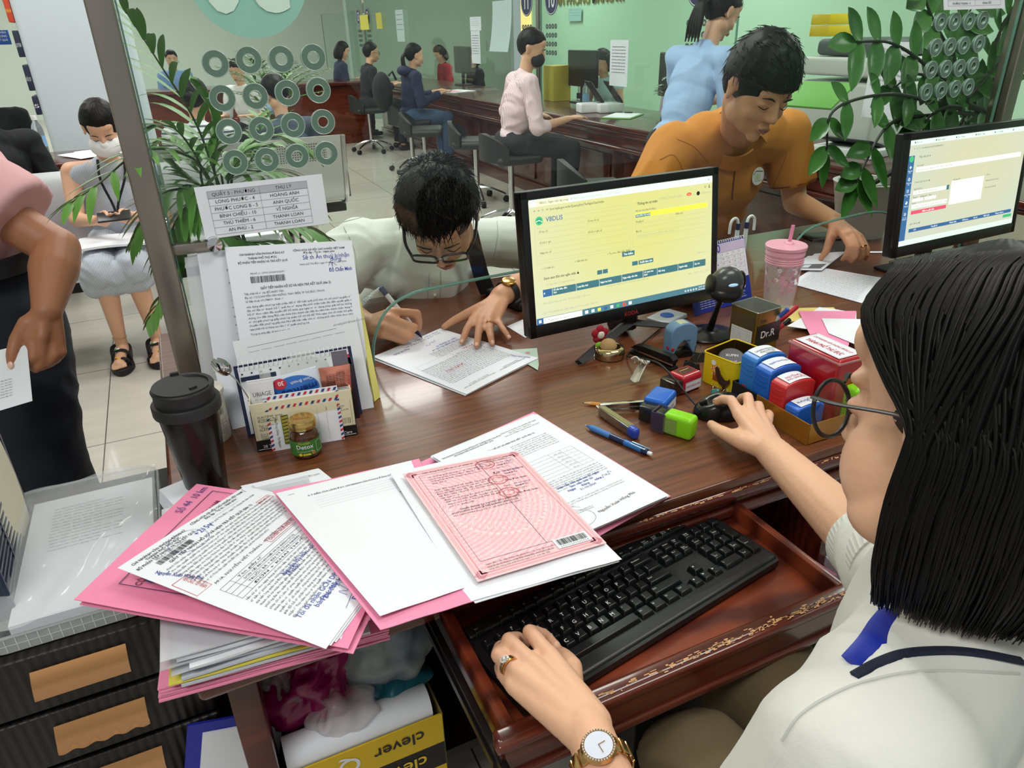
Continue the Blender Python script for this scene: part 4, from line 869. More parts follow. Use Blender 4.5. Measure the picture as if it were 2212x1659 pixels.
# sheets in front of the man in orange
t,w,h,fn = quad('paper_sheet','white page of dense print lying in front of the man in orange','paper',flat4([(1705,612),(1862,655),(1905,600),(1762,576)],.7515)); i = Ink()
lorem(i,w*.08,h*.92,w*.84,.0045,20,INK,51,2.2); i.build(t,fn)
quad('paper_sheet','narrow strip of white paper beside the phone near the orange sleeve','paper',flat4([(1868,546),(1908,546),(1908,543),(1868,543)],.753))
for k,(lab,q) in enumerate([('photocopied card sheet under the fingers of the man in orange, top one',[(1716,583),(1775,584),(1828,543),(1760,548)]),('photocopied card sheet under the first, near the pink tumbler',[(1713,576),(1740,582),(1812,550),(1745,553)])]):
 t,w,h,fn = quad('photocopy',lab,'paper',flat4(q,[.758-.003*k,.757-.003*k,.766-.003*k,.764-.003*k]),PAPER,.0005); i = Ink(); i.rect(w*.1,h*.08,w*.88,h*.32,INKG); i.rect(w*.15,h*.12,w*.4,h*.28,PAPER2,dz=.0002); i.build(t,fn,name='printed_photo')
# ================================================================ LEFT GROUP: papers leaning on the glass
def stand(name,label,cat,tl,tr,bl,br,yt,m=PAPER,th=.0006,bulge=0.):
 """sheet leaning on the glass: top corners in plane y=yt, foot corners on the counter"""
 P = [A(*bl,.7505) if bl[1] > 0 else None,A(*br,.7505),AY(*tr,yt),AY(*tl,yt)]; return quad(name,label,cat,P,m,th,bulge=bulge)
stand('plastic_sleeve','frosty clear sleeve leaning furthest left against the glass beside the steel post','plastic sleeve',(398,556),(470,540),(450,905),(540,892),1.354,SLV,.0008)
t,w,h,fn = stand('paper_sheet','white page in a sleeve, mostly hidden left of the barcode form','paper',(425,544),(700,528),(482,905),(750,858),1.350,PAPER2)
i = Ink(); i.text(w*.21,h*.93,.011,'VĂN',RED,bold=True); i.text(w*.2,h*.875,.007,'HỒ',INK);
for k,s_ in enumerate(['HỒ SƠ','- Quyết','- Quy','* Căn','trình','với','- Thông','Tỉnh','* hồ','l...']): i.text(w*.2,h*(.80-.05*k),.0065,s_,INK)
i.build(t,fn)
t,w,h,fn = stand('paper_sheet','barcode receipt form with red stamp standing against the glass','paper',(485,534),(760,519),(545,905),(803,856),1.346)
i = Ink(); i.text(w*.27,h*.945,.0055,'CHI NHÁNH VĂN PHÒNG ĐĂNG KÝ\nTHÀNH PHỐ THỦ ĐỨC\nBỘ PHẬN TIẾP NHẬN VÀ TRẢ KẾT QUẢ',INK,'CENTER',ls=1.3,bold=True,fit=w*.38); i.text(w*.72,h*.952,.0052,'CỘNG HÒA XÃ HỘI CHỦ NGHĨA VIỆT NAM\nĐộc lập - Tự do - Hạnh phúc',INK,'CENTER',bold=True,fit=w*.42)
i.text(w*.74,h*.868,.0046,'thành phố Thủ Đức, ngày 09 tháng 10 năm 2024',INK,'CENTER',fit=w*.38); i.text(w*.58,h*.90,.0115,'Sẽ th Ân thuỷ b/nhận',PEN,fit=w*.38); i.text(w*.8,h*.882,.010,'đúng',PEN); i.scribble(w*.78,h*.845,w*.07,.01,PEN,1,.0006,0,5); i.text(w*.78,h*.815,.010,'Đỗ Chấn Minh',PEN,fit=w*.19,bold=True)
i.text(w*.29,h*.835,.0045,'Mã hồ sơ: 27091120240002637',INK,'CENTER'); i.barcode(w*.155,h*.785,w*.27,h*.038,INK,5)
i.text(w*.5,h*.745,.0062,'GIẤY TIẾP NHẬN HỒ SƠ VÀ HẸN TRẢ KẾT QUẢ (liên 2)',INK,'CENTER',bold=True,fit=w*.56)
for k,s_ in enumerate(['Tiếp nhận hồ sơ của: ĐỖ NHẬT TÂN','Địa chỉ: 112/12 NGUYỄN VĂN HƯỞNG, THẢO ĐIỀN, TP THỦ ĐỨC, TPHCM','Số điện thoại: 0911788399   Email: -/-']): i.text(w*.09,h*(.72-.022*k),.0052,s_,INK,sx=.8)
y = lorem(i,w*.09,h*.645,w*.84,.0050,7,INK,61,1.35); i.text(w*.09,y-.002,.0050,'Thông tin thửa đất: Số thứ tự thửa đất -/- số tờ bản đồ -/- địa chỉ 15 Song Hành, khu phố 5, Phường An',INK,fit=w*.84); i.text(w*.09,y-.0095,.005,'Phú, Quận 2, TP HCM',INK,sx=.85); i.text(w*.09,y-.017,.005,'Nội dung yêu cầu giải quyết: -/-',INK,sx=.85); i.text(w*.09,y-.0245,.005,'1.Thành phần hồ sơ nộp gồm:',INK,sx=.85)
i.text(w*.5,y-.0245,.005,'Tên giấy',INK,sx=.85); i.frame(w*.09,y-.05,w*.9,y-.029,.0004,INKG); i.rect(w*.16,y-.05,w*.1625,y-.029,INKG); i.text(w*.11,y-.038,.0046,'STT',INK)
i.line([(w*.5,y+.002),(w*.74,y+.002),(w*.74,y-.04)],.0006,RED); i.text(w*.5,y-.014,.0125,'PHÒNG ĐKĐĐ',RED,bold=True,fit=w*.23); i.text(w*.53,y-.030,.0125,'THỦ ĐỨC',RED,bold=True,fit=w*.17); i.build(t,fn)
stand('card_folder','yellow card standing at the right end of the leaning papers','card',(765,632),(776,636),(808,868),(820,858),1.343,mat('card_yellow','#d8d072',.7,noise=(400,.1)),.003)
t,w,h,fn = stand('paper_sheet','folded white sheet with a long ruled line leaning in front of the barcode form','paper',(502,738),(768,680),(548,932),(808,880),1.285,mat('paper_fold','#dcdee2',.75)); i = Ink()
i.rect(w*.1,h*.9,w*.82,h*.903,INKG); i.text(w*.8,h*.93,.005,'Công nhân sinh thuê Hội Trưng Kim Yên',INKG,'RIGHT',sx=-.8); i.scribble(w*.1,h*.84,w*.8,.002,INKG,8,.0002); i.build(t,fn)
quad('paper_sheet','white envelope flap standing behind the desk calendar, left side','paper',[A(502,928,.7505),A(555,915,.7505),AY(500,800,1.27),AY(465,805,1.27)],PAPER2)
# ---------------------------------------------------------------- spiral desk calendar behind the box
NV = mat('calendar_navy','#1e2a4e',.5)
c0 = A(536,945,.7505); c1 = A(783,893,.7505); U = nrm(c1-c0); CW = float(np.linalg.norm(c1-c0)); lean = nrm(np.array([-U[1],U[0],0])*.26+np.array([0,0,1.]));
t = thing('desk_calendar','spiral desk calendar standing behind the cream box on the left','calendar',c0); CH = .126
hp = lambda x,z: (U*x+lean*z,-np.cross(U,lean)*-1)
NN = nrm(np.cross(U,lean));
MB().sheet(lambda u,v: U*u*CW+lean*v*CH+NN*-.002,2,2,.003).build('backboard',NV,t); MB().sheet(lambda u,v: U*(.006+u*(CW-.012))+lean*(.005+v*(CH-.008))+NN*.0012,2,2,.002).build('page',PAPER,t)
MB().sheet(lambda u,v: U*u*CW+(lean*v*CH*1.0)*np.array([1,1,1])+np.array([-U[1],U[0],0])*(.11*(1-v)),2,2,.002).build('backboard',NV,t)
m = MB()
for k in range(24):
 x = CW*(.04+.92*k/23); c = U*x+lean*(CH-.002); m.tube([c+NN*(.006*math.sin(a))+lean*(.008*math.cos(a)) for a in np.linspace(0,5.2,12)],.0007,5)
m.build('wire_spiral',WHT,t)
i = Ink(); i.rect(.008,CH*.78,CW*.33,CH*.84,NV); i.text(.014,CH*.56,.034,'10',NV,bold=True); i.text(.012,CH*.45,.012,'THÁNG MƯỜI',NV,bold=True); i.text(.02,.012,.014,'BIỂU',NV,bold=True)
for k in range(6): i.rect(CW*.35,CH*(.12+.12*k),CW*.97,CH*(.12+.12*k)+.0004,INKG)
for k in range(8): i.rect(CW*(.35+.088*k),CH*.12,CW*(.35+.088*k)+.0004,CH*.76,INKG)
i.rect(CW*.86,CH*.66,CW*.97,CH*.9,RED); i.text(CW*.915,CH*.74,.014,'21',YEL,'CENTER',bold=True)
for k in range(12): i.rect(CW*(.05+.078*k),CH*.87,CW*(.05+.078*k)+.003,CH*.89,INK,0)
i.build(t,lambda x,z: (U*x+lean*z+NN*.0024,NN))
# ---------------------------------------------------------------- cream box used as organiser
CRM = mat('card_cream','#e9e2c0',.6); BKC = mat('card_black','#15141a',.5)
b0 = A(560,975,.7505); b1 = A(770,938,.7505); U = nrm(b1-b0); BW = float(np.linalg.norm(b1-b0)); V = np.array([-U[1],U[0],0]); BD,BH = .055,.088
def bp(x,y,z): return U*x+V*y+np.array([0,0,z])
RB = Matrix(((U[0],V[0],0),(U[1],V[1],0),(0,0,1)))
t = thing('card_box','cream and black card box holding small toiletries','box',b0); BX = t
m = MB(); m.box(bp(BW/2,BD/2,.001),(BW,BD,.002),RB); m.box(bp(BW/2,0,BH/2),(BW,.002,BH),RB); m.box(bp(BW/2,BD,BH/2+.002),(BW,.002,BH+.004),RB); m.box(bp(0,BD/2,BH/2),(.002,BD,BH),RB); m.box(bp(BW,BD/2,BH/2),(.002,BD,BH),RB); m.build('box_body',CRM,t,smooth=False)
m = MB(); m.box(bp(BW/2,-.0016,.010),(BW+.003,.0012,.020),RB); m.box(bp(-.0016,BD/2,BH*.42),(.0012,BD,BH*.84),RB); m.box(bp(BW+.0016,BD/2,BH*.42),(.0012,BD,BH*.84),RB); m.build('black_band',BKC,t,smooth=False)
fnb = lambda x,z: (bp(x,-.0024,z),-V); i = Ink()
i.rect(.004,.022,BW-.004,BH*.82,CRM)
i.text(.008,.062,.0055,'ELASTEN® wirkt\nspeziellen Kol\nfrucht-Extrakt\n\nFür schöne H\n• Hautfeuc\nELASTEN® w\n\nDie Lederhaut\nHaut Struktur\nVitamin C für\nHaut bei. Ko\ndass die Haut\nBiotin und Zin\nin ELASTEN®\nder Haut.',INK,ls=.72,dz=.0003)
i.text(.008,.0065,.0075,'28 Trinkampullen',WHT,bold=True,dz=.0003); i.text(BW-.035,.0065,.0072,'Skin Care',WHT,bold=True,dz=.0003); i.rect(.0,.0035,BW,.0045,WHT,dz=.0003); i.barcode(BW-.022,.026,.016,.011,INK,4); i.text(BW-.026,.06,.004,'Reinste\n5 Ltd\nMade in W',INK,dz=.0003); i.build(t,fnb)
def inbox(name,label,cat,x,y,z): return thing(name,label,cat,b0+bp(x,y,z+(.030 if z > .02 else .01)),R=RB)
# contents
t = inbox('spoon','shiny steel spoon standing bowl-up at the left end of the cream box','spoon',.0,.035,.003); P = bez([(.012,0,0),(.004,0,.05),(-.012,.0,.10),(-.022,-.002,.12)],6)
MB().tube(P,[.003,.002,.0018,.003],10,flat=.5).build('handle',CHROME,t)
R_ = Matrix.Rotation(-.5,3,'Y') @ Matrix.Rotation(.12,3,'X'); m = MB();
def bowl(u,v): a = 2*PI*u; r = v; p = R_ @ Vector((.0125*r*math.cos(a),.008*(r*r)-.006,.019*r*math.sin(a)+.014)); return np.array(p)+np.array([-.026,-.001,.122])
m.sheet(bowl,24,6,.001); m.build('bowl',CHROME,t)
t = inbox('lipstick','clear tube with dark pink lipstick in the cream box','lipstick',.030,.042,.045); MB().lathe([(.009,0),(.009,.052),(.0075,.054)],n=20).build('tube',mat('clear_plastic','#eef2f2',.1,alpha=.35),t); MB().lathe([(.006,.018),(.006,.034),(.003,.037)],n=16).build('lipstick_bullet',mat('lipstick_pink','#b1305c',.4),t)
t = inbox('cream_tube','white tube with black lettering at the left front of the cream box','tube',.022,.010,.040); MB().sheet(lambda u,v: ((u-.5)*(.034+.006*v),-.005*math.sin(PI*u)*(1-v)+0,v*.052+.02*0),8,6,.004).build('tube_body',WHT,t)
MB().box((0,0,.053),(.041,.003,.006)).build('crimped_end',WHT,t); i = Ink(); i.text(0,.030,.0105,'URIAGE',INK,'CENTER',sx=.8); i.text(0,.0225,.0036,'EAU THERMALE',INK,'CENTER',fit=.024); i.build(t,lambda x,z: ((x,-.0075,z),(0,-1,0)))
WB = mat('wipes_blue','#2f6fc0',.3); WL = mat('wipes_white','#dfe8f2',.3)
t = inbox('wipes_packet','blue and white packet with upside-down lettering in the cream box','packet',.075,.026,.034); R2 = Matrix.Rotation(-.12,3,'Y')
MB().sheet(lambda u,v: np.array(R2 @ Vector(((u-.5)*.09,-.004-.007*math.sin(PI*u)*math.sin(PI*v),v*.06))),12,8,.004).build('packet',WL,t)
i = Ink(); i.ring(.002,.030,0,.026,WB,40,1.55); i.ring(-.018,.048,0,.009,RED,30,1.2,dz=.0002); i.text(-.011,.052,.010,'30',WHT,rot=PI,bold=True,dz=.0004); i.text(.040,.036,.017,'mentos',mat('ink_deep_blue','#15307f',.4),rot=PI,bold=True,dz=.0004,fit=.058); i.text(.036,.0475,.007,'Clean Breath',WHT,rot=PI,dz=.0004); i.text(.012,.014,.007,'Viên ngậm',WB,rot=PI,dz=.0004)
i.build(t,lambda x,z: (np.array(R2 @ Vector((x,-.0065-.007*math.cos(PI*x/.09)*math.sin(PI*max(0,min(1,z/.06))),z))),(0,-1,0)))
t = inbox('food_lid','clear round plastic lid standing behind the packet in the cream box','lid',.095,.047,.055); MB().lathe([(0,0),(.036,0),(.038,.002),(.041,.003),(.041,.005),(.038,.005)],(0,0,.022),(0,1,.15),40).build('lid',mat('clear_plastic_lid','#eef4f0',.15,alpha=.28),t)
t = inbox('sachet','rose gold foil sachet with fine print in the cream box','sachet',.142,.022,.046); RG = mat('rose_gold','#d88f78',.25,.9,noise=(60,.3)); MB().sheet(lambda u,v: ((u-.5)*(.046+.006*v),-.003-.004*math.sin(PI*u)*(1-v*.8),v*.05),10,8,.002).build('foil_bag',RG,t)
i = Ink(); [i.scribble(-.016,.034-.003*k,.032,.0016,INK,6,.0004,0,k) for k in range(9)]; i.text(.016,.040,.006,'PHIM',INK,rot=PI); i.build(t,lambda x,z: ((x,-.0085,z),(0,-1,0)))
i = Ink(); i.rect(-.02,.0,.02,.012,WHT); i.build(t,lambda x,z: ((x,-.0075,z),(0,-1,0)),name='paper_strip')
t = inbox('cosmetic_box','dark open cosmetic carton at the right end of the cream box','box',.158,.036,.010); DKB = mat('carton_dark','#2b2027',.4); m = MB()
for x,y,a,b_ in ((0,-.016,.030,.001),(0,.016,.030,.001),(-.015,0,.001,.032),(.015,0,.001,.032)): m.box((x,y,.052),(a,b_,.104))
m.box((0,0,.001),(.03,.032,.002)); m.build('carton',DKB,t,smooth=False); MB().box((-.004,-.002,.110),(.026,.030,.001),Matrix.Rotation(.9,3,'X')).build('flap',mat('carton_flap','#453b4c',.35),t)
# ---------------------------------------------------------------- airmail envelope leaning on the box
e0 = A(589,975,.7505); e1 = A(745,948,.7505); U2 = nrm(e1-e0); EW = float(np.linalg.norm(e1-e0)); V2 = np.array([-U2[1],U2[0],0]); EL = nrm(V2*.12+np.array([0,0,1])); EH = .098
t = thing('envelope','airmail envelope with red and blue striped rim leaning on the cream box','envelope',e0)
MB().sheet(lambda u,v: U2*u*EW+EL*v*EH,2,2,.002).build('envelope_body',PAPER,t); EB = mat('airmail_blue','#2a3f7c',.6); i = Ink()
def dash(x0,y0,x1,y1,n,hor):
 for k in range(n):
  a,b_ = (k+.15)/n,(k+.6)/n; c = (RED,EB)[k % 2]; s = .3/n
  if hor: i._a([(x0+(x1-x0)*a,y0),(x0+(x1-x0)*b_,y0),(x0+(x1-x0)*(b_+s),y1),(x0+(x1-x0)*(a+s),y1)],[(0,1,2,3)],c)
  else: i._a([(x0,y0+(y1-y0)*a),(x1,y0+(y1-y0)*(a+s)),(x1,y0+(y1-y0)*(b_+s)),(x0,y0+(y1-y0)*b_)],[(0,1,2,3)],c)
dash(.004,EH-.006,EW,EH-.001,12,1); dash(.004,EH-.024,EW,EH-.019,12,1); dash(0,0,.005,EH-.006,12,0); dash(EW-.005,0,EW,EH-.006,12,0)
i.text(.012,.066,.0055,'Dấu Mùa Công Chứng - Tây Nguyên',INK,rot=-PI/2,fit=.06); i.text(EW*.80,.070,.005,'From',INKG,rot=-PI/2); i.rect(EW*.68,.008,EW*.682,.07,INKG); i.rect(EW*.80,.008,EW*.802,.055,INKG); i.build(t,lambda x,z: (U2*x+EL*z-V2*.0014,-V2))
i = Ink(); [i.rect(.022+.012*0,.010+.0,.034,.062,mat('photo_green','#6d7a3a',.5)) for _ in (0,)]; [i.line([(.0235,.012+.002*k),(.0335,.0135+.002*k)],.0008,YEL if k % 3 else INK,dz=.0002) for k in range(25)]; i.build(t,lambda x,z: (U2*x+EL*z-V2*.0016,-V2),name='picture_stamp')
# ---------------------------------------------------------------- jar with gold lid
jc = A(664,978,.7505); t = thing('glass_jar','small brown jar with gold lid and green label in front of the envelope','jar',jc,math.radians(-12))
MB().lathe([(.0,0),(.020,0),(.0235,.003),(.0245,.008),(.0245,.036),(.0225,.044),(.019,.048),(.019,.055)],n=48).build('jar_body',mat('jar_brown','#4a2c16',.08,coat=.6),t)
MB().lathe([(.0215,.052),(.0225,.053),(.0225,.063),(.0205,.066),(0,.066)],n=48).build('lid',mat('lid_gold','#cdb069',.25,.9),t)
GRN = mat('label_green','#3f7a34',.4); MB().lathe([(.0249,.008),(.0249,.035)],n=48,closed=False).build('label_band',GRN,t)
wrapz = lambda r: (lambda x,z: ((r*math.sin(x/r),-r*math.cos(x/r),z),(math.sin(x/r),-math.cos(x/r),0)))
i = Ink(); i.text(0,.022,.0105,'Detox',WHT,'CENTER',bold=True); i.text(0,.0305,.0055,'Nourish',YEL,'CENTER'); i.rect(-.013,.0195,.013,.0198,WHT); i.text(0,.016,.0028,'Chè dưỡng da thải độc',WHT,'CENTER'); i.ring(-.008,.0115,0,.0028,YEL,14); i.rect(-.004,.0095,.008,.0125,YEL); i.ring(.013,.013,.0012,.003,mat('seal_orange','#d98c3a',.5),16); i.frame(.019,.012,.032,.031,.0004,WHT); i.build(t,wrapz(.0251))
i = Ink(); i.text(0,-.003,.009,'Nourish',mat('ink_maroon2','#8c2f20',.5),'CENTER',fit=.026); i.ring(0,0,.016,.0163,MATS['ink_maroon2'],40); i.build(t,lambda x,y: ((x,y,.0662),(0,0,1)),name='lid_print')
# ---------------------------------------------------------------- travel mug and white can
mc = A(445,1062,.7505); mc[0] += .004; mc[1] += .0; t = thing('travel_mug','tall dark steel travel mug with black lid on the counter corner','mug',mc)
MUGM = mat('mug_steel','#2e2a29',.24,.85); MH = .168
MB().lathe([(0,0),(.027,0),(.029,.003),(.0425,MH-.02),(.0425,MH-.018)],n=64).build('mug_body',MUGM,t)
RBK = mat('rubber_black','#17181a',.55)
MB().lathe([(.0435,MH-.026),(.0465,MH-.025),(.047,MH-.023),(.047,MH-.010),(.0455,MH-.008),(.0415,MH-.008)],n=64,closed=False).build('rubber_band',RBK,t)
MB().lathe([(.0415,MH-.009),(.0415,MH+.007),(.0425,MH+.009),(.043,MH+.012),(.0415,MH+.0145),(.036,MH+.0145),(.0345,MH+.0115),(0,MH+.0105)],n=64).build('lid',RBK,t)
m = MB(); a = np.linspace(math.radians(100),math.radians(330),24); pts = [(.0405*math.cos(q),.0405*math.sin(q)) for q in a]; m.prism(pts,MH+.0142,MH+.0165); m.build('flip_tab',RBK,t); m = MB(); m.box((-.008,.038,MH+.017),(.012,.006,.006),bev=.001); m.box((.014,-.024,MH+.0175),(.011,.004,.004),Matrix.Rotation(.5,3,'Z'),bev=.001); m.build('hinge',RBK,t)
cc = A(478,948,.7505)+np.array([-.012,.012,0]); t = thing('white_can','white cardboard can half hidden behind the dark mug','can',cc)
MB().lathe([(0,0),(.030,0),(.031,.002),(.031,.085),(.0335,.086),(.0335,.094),(.031,.096),(0,.096)],n=40).build('can_body',mat('can_white','#dcd8cc',.6,var='#c9c4b4',noise=(120,.1)),t)
i = Ink(); i.barcode(.018,.052,.010,.012,INK,2); [i.scribble(.012,.04-.006*k,.02,.003,INKG,3,.0004,0,k) for k in range(5)]; i.build(t,wrapz(.0312))
# ================================================================ MONITORS
def screen_mat(name,ca,cb,cc_,strength):
 m = bpy.data.materials.new(name); m.use_nodes = True; nt = m.node_tree; b = nt.nodes['Principled BSDF']; tc = nt.nodes.new('ShaderNodeTexCoord'); MATS[name] = m
 g = nt.nodes.new('ShaderNodeTexGradient'); g.gradient_type = 'SPHERICAL'; mp = nt.nodes.new('ShaderNodeMapping'); mp.inputs['Location'].default_value = (-.62,0,-.62); mp.inputs['Scale'].default_value = (2.2,.01,2.9)
 nt.links.new(tc.outputs['Object'],mp.inputs[0]); nt.links.new(mp.outputs[0],g.inputs[0]); r = nt.nodes.new('ShaderNodeValToRGB'); nt.links.new(g.outputs['Fac'],r.inputs[0])
 r.color_ramp.elements[0].color = hx(ca); r.color_ramp.elements[1].color = hx(cc_); r.color_ramp.elements[1].position = .8; e = r.color_ramp.elements.new(.35); e.color = hx(cb)
 nt.links.new(r.outputs[0],b.inputs['Emission Color']); b.inputs['Emission Strength'].default_value = strength; b.inputs['Base Color'].default_value = (.02,.02,.02,1); b.inputs['Roughness'].default_value = .4
 return m
SCR = screen_mat('screen_page','#eaf2e0','#eff2c0','#efef94',.95); SCR2 = screen_mat('screen_page_b','#dceee4','#e8f0da','#eff0c8',.85)
def em(name,c,s=.8): return mat(name,c,.5,emit=s)
STXT = mat('screen_ink','#1f2b2b',.5,emit=.3); SGR = em('screen_grey','#98a08c',.9); STEAL = em('screen_teal','#3d6a72',.95); SBLUE = em('screen_blue','#35618f',.9); SWH = em('screen_white','#f6f8ec',.95); SLG = em('screen_lightgrey','#d8dfb8',.9); SHL = em('screen_yellow','#eff04a',.95); SRED = em('screen_red','#d2506b',.9); STB = em('screen_taskbar','#4c7684',.9); SORG = em('screen_orange','#e8562a',.9); SGRN = em('screen_green','#3fae6c',.9); SPALE = em('screen_paleblue','#cfe6d8',.9)
def monitor(label,origin,rz,tilt,w,h,scr):
 t = thing('computer_monitor',label,'monitor',origin,R=Matrix.Rotation(rz,3,'Z') @ Matrix.Rotation(tilt,3,'X')); bz = .018
 MB().box((w/2,.016,h/2),(w,.026,h),bev=.004).build('housing',BLK,t)
 m = MB(); m.box((bz*.45,.002,h/2),(bz*.9,.012,h),bev=.002); m.box((w-bz*.45,.002,h/2),(bz*.9,.012,h),bev=.002); m.box((w/2,.002,h-bz*.45),(w,.012,bz*.9),bev=.002); m.box((w/2,.002,.0135),(w,.012,.027),bev=.002); m.build('bezel',BLK,t)
 MB().box((w/2,.001,h/2),(w-2*bz+.004,.006,h-bz-.024),).build('screen',scr,t,smooth=False)
 return t,bz
MW,MHt = .49,.295; mo = np.array([.605,1.237,.80]); MT,MZ = -.121,.031
mon,bz = monitor('large black monitor with a yellow form page on screen in the middle',mo,MZ,MT,MW,MHt,SCR)
sx0,sx1,sz0,sz1 = bz-.001,MW-bz+.001,.026,MHt-bz+.001; sw,sh = sx1-sx0,sz1-sz0
i = Ink(); X = lambda u: sx0+sw*u; Z_ = lambda v: sz0+sh*v
i.rect(X(0),Z_(.945),X(1),Z_(1),SPALE); i.rect(X(.035),Z_(.945),X(.2),Z_(.995),SLG,dz=.0001); i.rect(X(0),Z_(0),X(1),Z_(.055),STB); i.rect(X(.035),Z_(.004),X(.24),Z_(.051),SWH,dz=.0001); i.rect(X(0),Z_(0),X(.033),Z_(.055),SBLUE,dz=.0001)
for k in range(4): i.rect(X(.011+.007*(k % 2)),Z_(.016+.013*(k//2)),X(.0165+.007*(k % 2)),Z_(.027+.013*(k//2)),SWH,0,dz=.0002)
i.text(X(.06),Z_(.018),.0062,'Type here to search',STXT,dz=.0002); i.ring(X(.048),Z_(.03),.0013,.0018,STXT,12,dz=.0002)
for k,c in enumerate([SWH,SPALE,SHL,SBLUE,SWH,SGRN,SRED,SWH]): i.rect(X(.255+.035*k),Z_(.014),X(.272+.035*k),Z_(.04),c,0,dz=.0002)
i.ring(X(.474),Z_(.027),.001,.0045,SORG,12,dz=.0003); i.ring(X(.474),Z_(.027),0,.0018,SBLUE,12,dz=.0004); i.text(X(.945),Z_(.03),.0055,'8:47 CH',SWH,'CENTER',dz=.0002); i.text(X(.945),Z_(.009),.0048,'09/10/2024',SWH,'CENTER',dz=.0002); i.rect(X(.978),Z_(.018),X(.988),Z_(.038),SWH,0,dz=.0002)
for k in range(5): i.ring(X(.84+.017*k),Z_(.026),.0012,.0022,SWH,8,dz=.0002)
i.text(X(.05),Z_(.962),.0062,'VBDLIS | Ngăn chặn tập trung    ×',STXT,dz=.0002,sx=.85); i.text(X(.22),Z_(.962),.0062,'VBDLIS | Danh sách hồ sơ thụ lý    ×',SGR,dz=.0002,sx=.85); i.text(X(.40),Z_(.962),.006,'Zalo - Group17          ×   |   +',SGR,dz=.0002,sx=.85); i.text(X(.93),Z_(.962),.007,'–  ▫  ×',STXT,dz=.0002)
i.text(X(.02),Z_(.905),.0065,'←  →  ⟳   ⚏  hcm.mplis.gov.vn/dc/QuanLyDonThuNganChan/Index',STXT,dz=.0002,sx=.9); i.text(X(.95),Z_(.905),.0065,'☆  ♟  ⋮',STXT,dz=.0002)
i.ring(X(.045),Z_(.835),0,.0085,SGRN,24,dz=.0002); i.ring(X(.045),Z_(.835),.003,.0045,SBLUE,24,dz=.0003); i.line([(X(.03),Z_(.83)),(X(.045),Z_(.84)),(X(.06),Z_(.825))],.001,SWH,dz=.0004); i.text(X(.078),Z_(.822),.0125,'VBDLIS',SBLUE,bold=True,dz=.0002)
for k,(x,y,s_) in enumerate([(.04,.742,'Số vào sổ'),(.04,.655,'Số hồ sơ gốc'),(.04,.575,'Ngày vào sổ'),(.29,.768,'Số vào sổ cũ'),(.29,.678,'Số hồ sơ gốc cũ'),(.55,.79,'Họ tên chủ (tên tổ chức)'),(.55,.70,'Số giấy tờ'),(.78,.715,'Năm sinh'),(.55,.62,'Địa chỉ'),(.04,.45,'✓ Có hiệu lực'),(.21,.46,'✓ Hết hiệu lực'),(.385,.475,'✓ Tìm theo điều kiện "AND"')]): i.text(X(x),Z_(y),.0056,s_,STXT,dz=.0002,sx=.9)
i.text(X(.56),Z_(.845),.0072,'Thông tin cá nhân',STXT,bold=True,dz=.0002)
for a in ((.035,.775,.27,.815),(.035,.69,.27,.735),(.035,.605,.27,.645),(.035,.52,.50,.565),(.285,.795,.505,.835),(.285,.71,.505,.755),(.285,.62,.505,.665),(.55,.655,.76,.69),(.78,.66,.97,.70),(.55,.57,.97,.61),(.53,.50,.985,.86),(.02,.50,.52,.86)): i.frame(X(a[0]),Z_(a[1]),X(a[2]),Z_(a[3]),.0003,SGR)
i.rect(X(.55),Z_(.74),X(.97),Z_(.78),SHL,dz=.0001); i.rect(X(.55),Z_(.742),X(.633),Z_(.768),STEAL,dz=.0002); i.text(X(.553),Z_(.748),.0058,'NGUYỄN THỊ NGA',SWH,dz=.0004,fit=sw*.078); i.text(X(.56),Z_(.582),.0055,'Sử dụng nháy kép "giá trị" để tìm kiếm chính xác',SGR,dz=.0002,sx=.9)
i.text(X(.68),Z_(.865),.0058,'⌕ Nhập từ khóa tìm kiếm',SGR,dz=.0002); i.ring(X(.86),Z_(.872),0,.0034,SORG,16,2.0,dz=.0002); i.text(X(.86),Z_(.866),.0035,'100+',SWH,'CENTER',dz=.0004); i.ring(X(.915),Z_(.868),0,.0045,STXT,16,dz=.0002); i.text(X(.93),Z_(.862),.0055,'tndkmylqua.tptd',SGR,dz=.0002,sx=.8)
i.rect(X(.47),Z_(.435),X(.54),Z_(.475),STEAL); i.text(X(.505),Z_(.446),.0062,'Tìm kiếm',SWH,'CENTER',dz=.0002,bold=True); i.rect(X(.33),Z_(.325),X(.357),Z_(.36),STEAL); i.rect(X(.361),Z_(.325),X(.388),Z_(.36),STEAL); i.rect(X(.525),Z_(.345),X(.557),Z_(.38),STEAL); i.rect(X(.562),Z_(.345),X(.647),Z_(.38),STEAL); i.text(X(.605),Z_(.355),.006,'Xuất báo cáo',SWH,'CENTER',dz=.0002,bold=True)
i.text(X(.05),Z_(.365),.0068,'Danh sách đơn thư ngăn chặn ▲',STXT,dz=.0002,bold=True,sx=.9); i.text(X(.06),Z_(.315),.0056,'số văn bản, cơ quan ban hành..',SGR,dz=.0002)
i.rect(X(.04),Z_(.225),X(.965),Z_(.285),STEAL); i.rect(X(.04),Z_(.225),X(.085),Z_(.285),SBLUE,dz=.0001)
for x,s_ in ((.045,'#'),(.095,'Số văn bản, đơn\nthư'),(.22,'Loại đơn thư'),(.345,'Ngày ban hành'),(.47,'Ngày nhập văn bản'),(.592,'Cơ quan ban\nhành'),(.675,'Nội dung'),(.80,'Người nhập'),(.895,'Ghi chú')): i.text(X(x),Z_(.262 if '\n' in s_ else .248),.0056,s_,SWH,dz=.0003,bold=True,sx=.85); i.rect(X(x)-.003,Z_(.225),X(x)-.0024,Z_(.285),SWH,dz=.0002)
